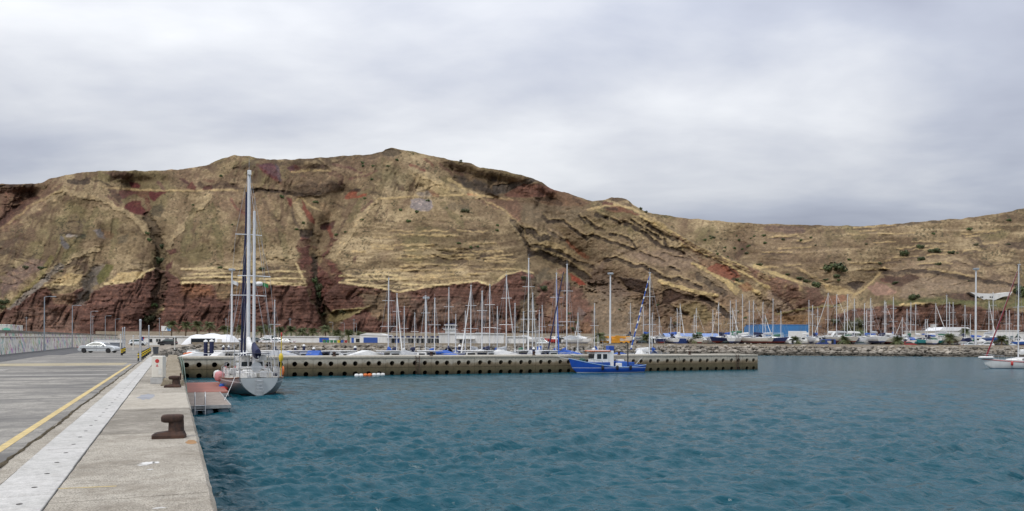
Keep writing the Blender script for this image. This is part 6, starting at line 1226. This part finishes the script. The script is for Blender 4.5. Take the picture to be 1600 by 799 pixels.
for k in range(5): MB().box(-w_/2+6/F*186, -w_/2+28/F*186, -.05, -.03, .5+k*.34, .53+k*.34).build('door_slat', m_navy, o)
o, w_, h = building('glazed_building', 'long low white building with dark glazing and a blue roof band', 605, 690, 529, 184, 8, m_render)
openings(o, w_, [(611, 617, .7, 2.0, m_glass, 'window'), (617.5, 624, .3, 2.0, m_bluedoor, 'door'), (638, 646, .5, 2.0, m_glass, 'window'), (651, 655, .5, 2.0, m_glass, 'window'), (658, 667, .4, 2.0, m_glass, 'window'), (668, 677, .4, 2.0, m_glass, 'window'), (678, 687, .4, 2.0, m_glass, 'window')], 184, 605)
MB().box(-w_/2-.3, w_/2+.3, -.9, 8, h, h+.14, .02).build('roof', m_render, o)
for k in range(9): MB().box(-w_/2+k*w_/9+.1, -w_/2+(k+.7)*w_/9, .8, 1.0, h+.14, h+.6).build('roof_panel', m_navy, o)
o, w_, h = building('control_building', 'windowless white block carrying a small lookout tower', 686, 787, 522, 182, 9, m_render); flatroof(o, w_, 9, h, m_render)
tx = -w_/2+(703-686)/F*182; tw = MB().box(tx-1.2, tx+1.2, .6, 3.6, h+.18, h+1.1).build('tower_base', m_render, o)
t2 = MB().box(tx-1.05, tx+1.05, .7, 3.3, h+1.1, h+2.0).build('lookout_windows', m_glass, o)
for x_ in (-1.05, -.5, .1, .65, 1.0): MB().box(tx+x_-.05, tx+x_+.05, .64, .7, h+1.1, h+2.0).build('mullion', m_wht, t2)
MB().box(tx-1.4, tx+1.4, .4, 3.7, h+2.0, h+2.2, .03).build('tower_roof', m_render, o); MB().box(tx-1.1, tx+1.1, .6, 3.4, h+2.2, h+2.5, .03).build('blue_roof_trim', m_navy, o); MB().box(tx-1.6, tx+1.6, .2, 3.9, h+.95, h+1.05).build('gallery', m_wht, o)
s = MB()
for k in range(9): s.tube([(tx-1.6+k*.4, .22, h+1.05), (tx-1.6+k*.4, .22, h+1.5)], .02, 4)
s.tube([(tx-1.6, .22, h+1.5), (tx+1.6, .22, h+1.5)], .025, 5); s.build('gallery_rail', m_navy, o)
openings(o, w_, [(718, 727, .3, 1.6, m_glass, 'door'), (732, 738, .9, 1.5, mat('grey_panel', (.4, .4, .4), .6), 'vent')], 182, 686); MB().box(-w_/2+(712-686)/F*182, -w_/2+(742-686)/F*182, -1.0, 0, 1.75, 1.88).build('door_canopy', m_wht, o)
o, w_, h = building('white_container', 'plain white container standing right of the lookout block', 790, 822, 527, 186, 3, m_wht); flatroof(o, w_, 3, h, m_wht)
# blue canopy
D_ = 238; x0, x1 = 1040, 1126; pm = az((x0+x1)/2, D_, land_z(1083, D_)); w_ = (x1-x0)/F*D_; can = thing('canopy_shed', 'open boatyard shed under a faded blue roof', 'shed', pm, -TH); zt = zof(1083, 521, D_)-pm.z; zb_ = zof(1083, 526.5, D_)-pm.z
nseg = 14
for k in range(nseg):
    a_ = -w_/2+k*w_/nseg; MB().prism([(0, zb_), (4, zt), (8, zb_), (8, zb_-.12), (4, zt-.12), (0, zb_-.12)], a_+.01, a_+w_/nseg-.01, 'x').build('roof_panel', m_blueroof, can)
for k in range(6):
    x_ = -w_/2+.2+k*(w_-.4)/5
    for yy in (.2, 7.8): MB().box(x_-.1, x_+.1, yy-.1, yy+.1, 0, zb_-.1).build('column', m_navy, can)
MB().box(-w_/2, w_/2, 7.6, 7.75, .1, zb_-.3).build('back_wall', m_navy, can); MB().box(-w_/2, w_/2, .05, .15, zb_-.75, zb_-.13).build('fascia', m_bluedoor, can)
# blue warehouse with vertical cladding ribs
D_ = 246; o, w_, h = building('warehouse', 'blue metal warehouse with a white roller door', 1186, 1263, 508, D_, 14, m_bluemetal)
for k in range(40): MB().box(-w_/2+k*w_/40+.02, -w_/2+k*w_/40+.16, -.05, 0, .1, h-.1).build('cladding_rib', m_bluemetal, o)
MB().box(-w_/2-.1, w_/2+.1, -.12, 14.1, h, h+.14, .03).build('roof_edge', m_bluemetal, o); openings(o, w_, [(1231.5, 1260, .2, 4.2, m_wht, 'roller_door'), (1209, 1224, 1.6, 3.7, mat('pale_blue_panel', (.22, .33, .45), .6), 'panel')], D_, 1186, -.1)
for k in range(8): MB().box(-w_/2+46/F*D_, -w_/2+73.5/F*D_, -.13, -.1, .5+k*.46, .53+k*.46).build('door_slat', m_wht2, o)
o, w_, h = building('warehouse_lean_to', 'low blue lean-to on the left side of the warehouse', 1177, 1186, 510.5, 250, 10, m_bluemetal); MB().box(-w_/2, w_/2, -.1, 10, h, h+.12).build('roof', m_bluemetal, o); openings(o, w_, [(1178.5, 1184, .2, 3, m_glass, 'door')], 250, 1177)
o, w_, h = building('yard_wall', 'white boundary wall in front of the blue warehouse', 1223, 1262, 529.5, 222, .3, m_render, 'wall'); MB().box(-w_/2-.05, w_/2+.05, -.05, .35, h, h+.08).build('wall_cap', m_wht, o)
# white sheds to the right
for i, (a, b, tp, D_, lb, m_) in enumerate(((1437, 1468, 518, 258, 'cream shed end with a blue window band', m_render2), (1468, 1517, 517.5, 256, 'pale shed carrying a gabled white tarpaulin roof', m_render), (1517, 1553, 517.5, 258, 'plain cream shed right of the gabled roof', m_render2), (1553, 1592, 517, 255, 'white workshop with two dark openings', m_render), (1592, 1640, 520, 258, 'white shed reaching out past the workshop', m_render))):
    o, w_, h = building('yard_shed', lb, a, b, tp, D_, 10, m_); flatroof(o, w_, 10, h, m_wht)
    if i == 0: openings(o, w_, [(1440, 1450, 2.6, 3.2, m_bluedoor, 'window'), (1453, 1462, 2.6, 3.2, m_bluedoor, 'window')], D_, a)
    if i == 1: MB().prism([(-w_/2-.2, h+.18), (-w_/2+1.2, h+1.3), (w_/2-1.2, h+1.3), (w_/2+.2, h+.18)], -.3, 9).build('tarpaulin_roof', m_tent, o)
    if i == 3: openings(o, w_, [(1561, 1568, .4, 2.6, mat('green_glass', (.03, .09, .09), .2), 'window'), (1574, 1583, .4, 2.6, MATS['green_glass'], 'window')], D_, a)
o, w_, h = building('tank_tower', 'square grey water tank tower above the cream shed', 1457, 1463, 507, 262, 1.4, mat('tank_concrete', (.4, .39, .36), .85), 'tower'); MB().box(-w_/2-.1, w_/2+.1, -.1, 1.5, h, h+.1).build('cap', m_flat, o)
# white concrete spillway on the hillside
c0, dd = hill(1543, 466); sw = thing('hillside_spillway', 'white funnel-shaped concrete face on the hillside above the sheds', 'spillway', c0, -TH); k_ = dd/F
poly = [((x-1543)*k_, (466-y)*k_) for x, y in ((1511, 457), (1530, 459), (1556, 459), (1577, 456), (1573, 462), (1562, 464), (1550, 469), (1541, 471), (1533, 469), (1524, 464))]
MB().prism(poly, -1.6, 7).build('concrete_face', m_render, sw)
for x in (1528, 1530.5, 1542.5, 1545.5): MB().box((x-1543)*k_-.25, (x-1543)*k_+.25, -1.66, -1.5, .1, .65).build('drain_hole', m_dark, sw)
# ------------------------------------------------------------------ crane truck
D_ = 208; p = az(962, D_, land_z(962, D_)); ct = thing('crane_truck', 'orange mobile crane truck parked in the yard beside a palm', 'crane', p, -TH); m_cr = mat('crane_orange', (.60, .27, .02), .5, 0, .15, 2)
MB().box(-4.2, 3.6, -1.2, 1.2, .7, 1.25, .04).build('chassis', m_cr, ct); MB().box(-4.8, -3.0, -1.15, 1.15, .8, 2.3, .1).build('cab', m_wht, ct); MB().box(-4.83, -4.7, -1.0, 1.0, 1.5, 2.15).build('windscreen', m_glass, ct); MB().box(-1.2, 1.0, -1.1, 1.1, 1.25, 2.0, .08).build('turntable', m_cr, ct)
MB().box(-4.0, 3.9, -.35, .35, 1.95, 2.55, .04).build('boom', m_cr, ct); MB().box(-.2, .9, -1.1, -.4, 2.0, 2.75, .05).build('operator_cab', m_cr, ct)
for x in (-3.9, -1.8, 1.4, 2.7):
    for y in (-1.1, 1.1): w2_ = link_mesh('wheel', ty_me, ct, (x, y, .5)); w2_.scale = (1.6, 1.6, 1.6)
# ------------------------------------------------------------------ floodlight masts and lamps
def flood(x, pt, D_, label):
    p = az(x, D_, land_z(x, D_)); h = zof(x, pt, D_)-p.z; o = thing('floodlight_mast', label, 'light mast', p, -TH); MB().tube([(0, 0, 0), (0, 0, h*.5), (0, 0, h)], .28, 12, .17).build('pole', m_mast, o); MB().lathe([(.5, h-.25), (.62, h-.2), (.62, h+.1), (.5, h+.15)], 14).build('lamp_ring', m_steel, o)
    for k in range(6): a_ = k*math.pi/3; MB().box(.55*math.cos(a_)-.2, .55*math.cos(a_)+.2, .55*math.sin(a_)-.2, .55*math.sin(a_)+.2, h-.15, h+.3, .03).build('floodlight', m_steel, o)
    MB().lathe([(.45, 0), (.45, .08), (.3, .12)], 12).build('base_flange', m_steel, o)
flood(362, 422, 185, 'tall floodlight mast right of the white tent'); flood(953.3, 428, 203, 'tall floodlight mast behind the blue fishing boat'); flood(1524.4, 421, 204, 'tall floodlight mast among the yachts before the white sheds'); flood(665.5, 466, 176, 'shorter floodlight mast by the low glazed building')
for x, pt, D_ in ((520, 504, 255), (538, 505, 255), (557, 505.5, 255)): p = az(x, D_, land_z(x, D_)); street_lamp(p, zof(x, pt, D_)-p.z, 'slim street lamp on the road below the V-shaped gully', 'street lamps on the shore road', (-.9*RX, -.9*RY), .07)
for x, pt, D_ in ((41, 495, 280), (145, 493, 280), (249, 496, 270), (453, 497, 262), (353, 497, 265), (553, 498, 262)):
    p = az(x, D_, land_z(x, D_)); h = zof(x, pt, D_)-p.z; o = thing('utility_pole', 'thin grey utility pole at the foot of the red cliff', 'pole', p, 0, 'utility poles below the cliff'); MB().tube([(0, 0, 0), (0, 0, h)], .1, 8, .07).build('shaft', m_steel, o); MB().box(-.5, .5, -.05, .05, h-.5, h-.4).build('crossarm', m_steel, o)
D_ = 262; p = az(259.5, D_, land_z(259.5, D_)); sg = thing('billboard', 'white and blue billboard on a post below the red cliff', 'billboard', p, -TH); z1 = zof(259.5, 509.5, D_)-p.z; z0_ = zof(259.5, 517.5, D_)-p.z
MB().tube([(-1.2, .1, 0), (-1.2, .1, z0_+.3)], .1, 8).build('post', m_steel, sg); MB().prism([(-1.65, z0_), (-1.65, z1), (.9, z1-.1), (1.7, z0_+.5), (1.5, z0_)], -.06, .06).build('panel', m_wht, sg); MB().prism([(.5, z0_+.02), (.2, z0_+.9), (1.0, z1-.4), (1.66, z0_+.5), (1.48, z0_+.02)], -.075, -.065).build('blue_print', mat('sign_blue', (.15, .32, .6), .6), sg)
# ------------------------------------------------------------------ parked cars along the road and yard
random.seed(5)
cars = [(262, 172, 'black', 'hatch'), (216, 180, 'silver', 'hatch'), (348, 196, 'white', 'van'), (356, 190, 'red', 'hatch'), (396, 236, 'grey', 'hatch'), (412, 238, 'silver', 'coupe'), (425, 240, 'white', 'van'), (436, 236, 'white', 'hatch'), (446, 225, 'silver', 'hatch'), (417, 200, 'white', 'hatch'), (433, 202, 'silver', 'hatch'), (452, 232, 'black', 'hatch'), (385, 200, 'black', 'hatch'), (468, 234, 'blue', 'hatch'), (498, 238, 'white', 'hatch'), (508, 232, 'red', 'coupe'), (447, 200, 'white', 'coupe'), (842, 205, 'white', 'van'), (850, 200, 'silver', 'hatch'), (1513, 210, 'silver', 'coupe'), (1540, 210, 'white', 'hatch'), (1396, 212, 'black', 'hatch'), (1345, 212, 'grey', 'hatch'), (1290, 211, 'blue', 'van'), (1420, 211, 'red', 'hatch'), (1215, 216, 'grey', 'hatch'), (1058, 216, 'blue', 'van'), (1128, 216, 'black', 'hatch'), (1005, 214, 'black', 'hatch'), (1575, 211, 'silver', 'hatch')]
for x, D_, c, k in cars:
    wh_ = 'beside the white tent' if x < 370 else 'on the shore road among the palms' if x < 560 else 'behind the pier yachts' if x < 900 else pwy(x)
    car(k, CP[c], az(x, D_, land_z(x, D_)+.01), -TH+random.choice([0, math.pi])+random.uniform(-.3, .3), f'{c} {"van" if k == "van" else "coupe" if k == "coupe" else "hatchback"} parked {wh_}', 'cars parked around the harbour')
# recycling bins
for i, (c, n) in enumerate((((.04, .2, .09), 'green'), ((.04, .2, .09), 'green'), ((.04, .2, .09), 'green'), ((.04, .2, .09), 'green'), ((.62, .5, .03), 'yellow'), ((.03, .1, .35), 'blue'), ((.35, .03, .03), 'red'))):
    x = 507+i*5.6; D_ = 190; o = thing('wheeled_bin', f'{n} wheeled waste bin in the row below the palms', 'bin', az(x, D_, land_z(x, D_)), -TH, f'{n} waste bins in the row'); m_ = mat('bin_'+n, c, .6)
    MB().rings([[(-.24, -.3, .1), (.24, -.3, .1), (.24, .3, .1), (-.24, .3, .1)], [(-.3, -.38, 1.05), (.3, -.38, 1.05), (.3, .38, 1.05), (-.3, .38, 1.05)]], True, True, True, False).build('bin_body', m_, o); MB().box(-.33, .33, -.42, .42, 1.05, 1.15, .03).build('lid', m_, o)
# ------------------------------------------------------------------ palms, shrubs
m_frond = mat('palm_frond', (.06, .088, .028), .7, 0, .35, 3, col2=(.14, .15, .05)); m_trunk = mat('palm_trunk', (.16, .115, .075), .95, 0, .4, 6, .03)
def palm_meshes(seed, n=38, L=2.4):
    R_ = random.Random(seed); s = MB()
    for i in range(n):
        a = i*2.399+R_.uniform(-.2, .2); el = R_.uniform(-.35, 1.25); l = L*R_.uniform(.8, 1.1); d = Vector((math.cos(a), math.sin(a), 0)); side = Vector((-d.y, d.x, 0)); pr = None
        for k in range(7):
            u = k/6; p = d*(l*u*math.cos(el)*(1-.1*u)) + Vector((0, 0, l*(u*math.sin(el)-.55*u*u)))
            if pr is not None:
                for sd_ in (-1, 1):
                    for q in (0, .5):
                        b = pr.lerp(p, q); wl_ = .8*math.sin(math.pi*min(1, u*.8+.15)); tip = b+side*sd_*wl_+d*.22-Vector((0, 0, .16+.1*u)); s.add([b, b+(p-pr)*.34, tip], [(0, 1, 2)])
                s.add([pr-side*.03, pr+side*.03, p+side*.02, p-side*.02], [(0, 1, 2, 3)])
            pr = p
    tr = MB(); RR = []
    for k in range(9):
        u = k/8; r = (.3-.06*u)*(1+.06*(k % 2)); RR.append([(r*math.cos(2*math.pi*j/10), r*math.sin(2*math.pi*j/10), u) for j in range(10)])
    tr.rings(RR); return s.mesh('crown', m_frond), tr.mesh('trunk', m_trunk)
PALM = [palm_meshes(i) for i in range(3)]
def palm(x, pt, D_, label, group, sc_=1.0, z=None):
    p = az(x, D_, land_z(x, D_) if z is None else z); h = max(.6, zof(x, pt, D_)-p.z-.7*sc_); o = thing('palm_tree', label, 'palm', p, random.uniform(0, 6), group); cm, tm = PALM[random.randrange(3)]
    c = link_mesh('crown', cm, o, (0, 0, h)); c.scale = (sc_,)*3; t2_ = link_mesh('trunk', tm, o); t2_.scale = (.8, .8, h+.1)
for x, pt, D_ in ((268, 503, 245), (290, 504, 245), (308, 503, 246), (327, 504, 244), (351, 510, 242), (377, 509, 250), (419, 508, 246), (455, 511, 236), (472, 514, 232), (488, 514, 232), (508.5, 510, 228), (526, 517, 220), (545, 517, 218), (564, 519.5, 205), (437, 512, 240), (408, 511, 246)):
    pn = {268: 'palm right beside the white and blue billboard', 290: 'palm between the billboard and the tent', 308: 'palm behind the left half of the white tent', 327: 'palm behind the middle of the white tent', 351: 'lower palm behind the right end of the white tent', 377: 'palm seen past the ketch rigging by the road', 408: 'palm just right of the ketch mizzen mast', 419: 'palm behind the parked white van on the road', 437: 'palm at the right end of the parked road cars', 508.5: 'tallest palm behind the kiosk with the blue mural', 526: 'palm right of the kiosk with the blue mural', 545: 'palm left of the small white annex', 564: 'low palm in front of the shed with the blue roller door'}.get(x, 'palm before the plain low white building on the road')
    palm(x, pt, D_, pn, 'palms along the shore road', 1.35)
for x, pt, D_, lb in ((938, 521, 207, 'bushy palm beside the orange crane truck'), (1088, 523.5, 211, 'bushy palm in front of the blue-roofed canopy'), (1242, 527, 212, 'slim palm in front of the white warehouse wall'), (1321, 526, 210, 'bushy palm among the yachts right of the blue warehouse'), (1402.5, 527, 209, 'bushy palm left of the teal hulls'), (1484, 523, 209, 'broad palm right of the teal hulls'), (1565, 526, 209, 'dark palm behind the anchored white yacht'), (1508, 514, 250, 'thin palm before the gabled tarpaulin roof'), (1009, 523, 215, 'small palm near the tall mast with the blue sail')):
    palm(x, pt, D_, lb, None, 1.25)
c0, dd = hill(718, 253); o = thing('palm_tree', 'lone palm on the skyline of the hill', 'palm', c0+Vector((0, 0, -.2)), 0); link_mesh('crown', PALM[0][0], o, (0, 0, 1.0)).scale = (.75,)*3; link_mesh('trunk', PALM[0][1], o).scale = (.6, .6, 1.1)
m_leaf = [mat('shrub_leaf', (.048, .068, .026), .75, 0, .4, 2.5, col2=(.10, .125, .042)), mat('olive_leaf', (.07, .078, .034), .75, 0, .4, 2.5, col2=(.13, .135, .06)), mat('fresh_leaf', (.055, .10, .03), .75, 0, .4, 2.5, col2=(.12, .17, .05))]
def shrub_meshes(seed, n=420):
    R_ = random.Random(seed); s = MB(); lobes = [(Vector((R_.uniform(-.6, .6), R_.uniform(-.6, .6), R_.uniform(.15, .7))), R_.uniform(.28, .5)) for _ in range(8)]
    for i in range(n):
        c, r = lobes[i % 8]; d = Vector((R_.gauss(0, 1), R_.gauss(0, 1), R_.gauss(0, 1))).normalized(); p = c+d*r*R_.uniform(.65, 1.12); p.z = max(.02, p.z)
        u = d.orthogonal().normalized(); u = (u+Vector((R_.uniform(-.6, .6), R_.uniform(-.6, .6), R_.uniform(-.6, .6)))).normalized(); v = d.cross(u).normalized()*.11; u *= R_.uniform(.1, .2)
        s.add([p-u*.6, p+v, p+u, p-v], [(0, 1, 2, 3)])
    st3 = MB()
    for c, r in lobes: st3.tube([(0, 0, -.2), c*.5, c], .035, 4, .012)
    return s.mesh('foliage', m_leaf[0]), st3.mesh('stems', m_trunk)
SHR = [shrub_meshes(i) for i in range(5)]
def shrub(x, y, wpx, label, group, mi=0, hr=.8):
    c0, dd = hill(x, y+wpx*hr*.4); r = wpx*.5/F*dd; o = thing('shrub', label, 'shrub', c0-Vector((0, 0, r*.1)), random.uniform(0, 6.28), group); f_, s_ = SHR[random.randrange(5)]
    a = link_mesh('foliage', f_, o, None, m_leaf[mi]); a.scale = (r, r, r*hr*1.3); b = link_mesh('stems', s_, o); b.scale = (r, r, r*hr*1.3)
GR = ('green shrub on the dry slope above the middle gully', 'shrubs dotted over the main hill')
for x, y, w_ in ((564, 253, 7), (566, 258, 7), (581, 258, 6), (605, 258, 7), (618, 249, 7), (579, 279, 7), (564, 342, 7), (626, 327, 8), (637, 344, 9), (568, 309, 6), (472, 347, 7), (463, 357, 7), (492, 314, 9), (438, 306, 9), (525, 366, 7), (538, 361, 6), (343, 273, 7), (301, 319, 6), (361, 350, 5), (228, 363, 8), (232, 373, 9), (777, 351, 7), (776, 358, 8), (720, 337, 5), (716, 379, 7), (734, 385, 9), (744, 384, 6), (667, 312, 7), (650, 329, 9), (697, 324, 4)):
    wh_ = 'beside the left gully' if x < 260 else 'on the slope left of the ketch masts' if x < 400 else 'around the head of the V-shaped gully' if x < 545 else 'just below the summit crag' if y < 290 and x < 640 else 'beside the grey rubble patch' if 640 < x < 680 else 'on the open slope below the track' if x < 645 else 'on the right spur of the main hill'
    shrub(x, y, w_, 'small green shrub '+wh_, 'small shrubs on the main hill', 2)
for x, y, w_, lb, mi, hr in ((1305, 413, 33, 'largest dark green bush in the right-hand valley', 0, .75), (1306, 429, 17, 'smaller bush below the largest one in the valley', 0, .6), (1428, 462, 20, 'round bush above the cliff left of the white spillway', 0, .7), (1595, 452, 30, 'big dark bush at the far right above the spillway', 0, .8), (497, 445, 18, 'dark bush deep in the V-shaped gully', 0, 1.1), (500, 458, 22, 'broad dark bush at the bottom of the V-shaped gully', 0, .9), (490, 437, 12, 'fresh green bush on the left side of the V-shaped gully', 2, 1.2), (536, 484, 20, 'olive bush on the grass tongue below the V-shaped gully', 1, .6), (508, 489, 14, 'olive bush at the mouth of the V-shaped gully', 1, .6), (250, 405, 20, 'dark bush low in the left gully', 0, .8), (252, 384, 14, 'dark bush higher in the left gully', 0, .8), (230, 495, 24, 'broad olive bush at the foot of the left gully', 1, .8), (240, 475, 14, 'small fresh bush in the mouth of the left gully', 2, .8), (5, 470, 18, 'dark bush on the scree at the far left', 0, .8), (4, 478, 14, 'lower dark bush on the scree at the far left', 0, .7), (1275, 443, 18, 'dark bush at the lower end of the pale ridge', 0, .8), (1415, 394, 16, 'dark bush on the valley terraces, left of a pair', 0, .9), (1437, 384, 13, 'dark bush at the upper terrace edge', 0, .8), (1458, 390, 22, 'wide dark bush on the valley terraces', 0, .55), (1440, 403, 14, 'dark bush under the wide one on the terraces', 0, .7), (1484, 393, 12, 'dark bush at the right end of the terraces', 0, .7), (1372, 410, 9, 'small dark bush in the middle of the terraces', 0, .8), (1512, 357, 9, 'green bush high on the right slope', 2, .8), (1575, 343, 8, 'small green bush near the right skyline', 2, .8), (1465, 411, 11, 'low dark bush beneath the terraces', 0, .7), (1335, 520, 40, 'spreading green bush behind the yachts right of the warehouse', 2, .5), (1340, 503, 18, 'green bush on the bank above the yachts', 1, .8), (1260, 438, 12, 'dark bush along the edge of the pale ridge', 0, .7), (1248, 434, 13, 'low dark bush along the pale ridge', 0, .6), (1230, 428, 8, 'tiny dark bush along the pale ridge', 0, .7), (1186, 412, 12, 'dark bush above the upper end of the pale ridge', 0, .6), (1150, 436, 9, 'dark bush beside the red patch on the flank', 0, .7), (846, 448, 18, 'dark bush left of the red-brown cone', 0, .7), (818, 433, 12, 'dark bush on top of the cliff behind the masts', 1, .7), (725, 327, 15, 'grey-green bush on the spur of the main hill', 1, .8), (40, 416, 14, 'dark bush high on the left scree', 1, .5), (65, 417, 16, 'flat dark bush at the top of the left scree', 0, .4), (96, 423, 7, 'small bush beside the left scree path', 1, .6), (345, 417, 9, 'green bush on the terraces below the track', 2, .6), (408, 418, 14, 'low green bush on the terraces right of the ketch masts', 2, .4), (1000, 325, 6, 'small dark bush by the knoll on the skyline', 1, 1), (1008, 330, 6, 'second small bush by the knoll on the skyline', 1, 1), (1400, 440, 12, 'dark bush in the hollow above the cliff', 0, .6), (1305, 500, 16, 'low green bush on the bank over the boatyard', 1, .6), (1290, 436, 10, 'bush under the pale slope', 0, .6)):
    shrub(x, y, w_, lb, None, mi, hr)
rs2 = random.Random(8)
for k in range(46):
    x, y = (rs2.uniform(1090, 1290), rs2.uniform(358, 402)) if k < 26 else (rs2.uniform(1300, 1600), rs2.uniform(350, 440)) if k < 34 else (rs2.uniform(860, 1230), rs2.uniform(470, 515))
    if k < 26 and y < 366: y += 10
    shrub(x, y, rs2.uniform(4, 8), ('small green shrub scattered on the rear slope' if k < 26 else 'small green shrub among the old terraces of the right valley') if k < 34 else 'small green shrub scattered at the foot of the tilted beds', 'scattered shrubs on the rear slope' if k < 34 else 'scattered shrubs below the beds', rs2.choice([1, 2, 2]))
for k, x in enumerate((455, 465, 485, 520, 532, 555, 575, 380, 395, 930, 968, 1035, 1130, 860, 845)):
    D_ = rs2.uniform(222, 262); r = rs2.uniform(.7, 1.3); o = thing('hedge_shrub', 'low clipped shrub beside the shore road', 'shrub', az(x, D_, land_z(x, D_)), rs2.uniform(0, 6), 'low shrubs beside the shore road'); f_, s_ = SHR[k % 5]; a = link_mesh('foliage', f_, o, None, m_leaf[k % 3]); a.scale = (r, r, r*1.1); b = link_mesh('stems', s_, o); b.scale = (r, r, r*1.1)
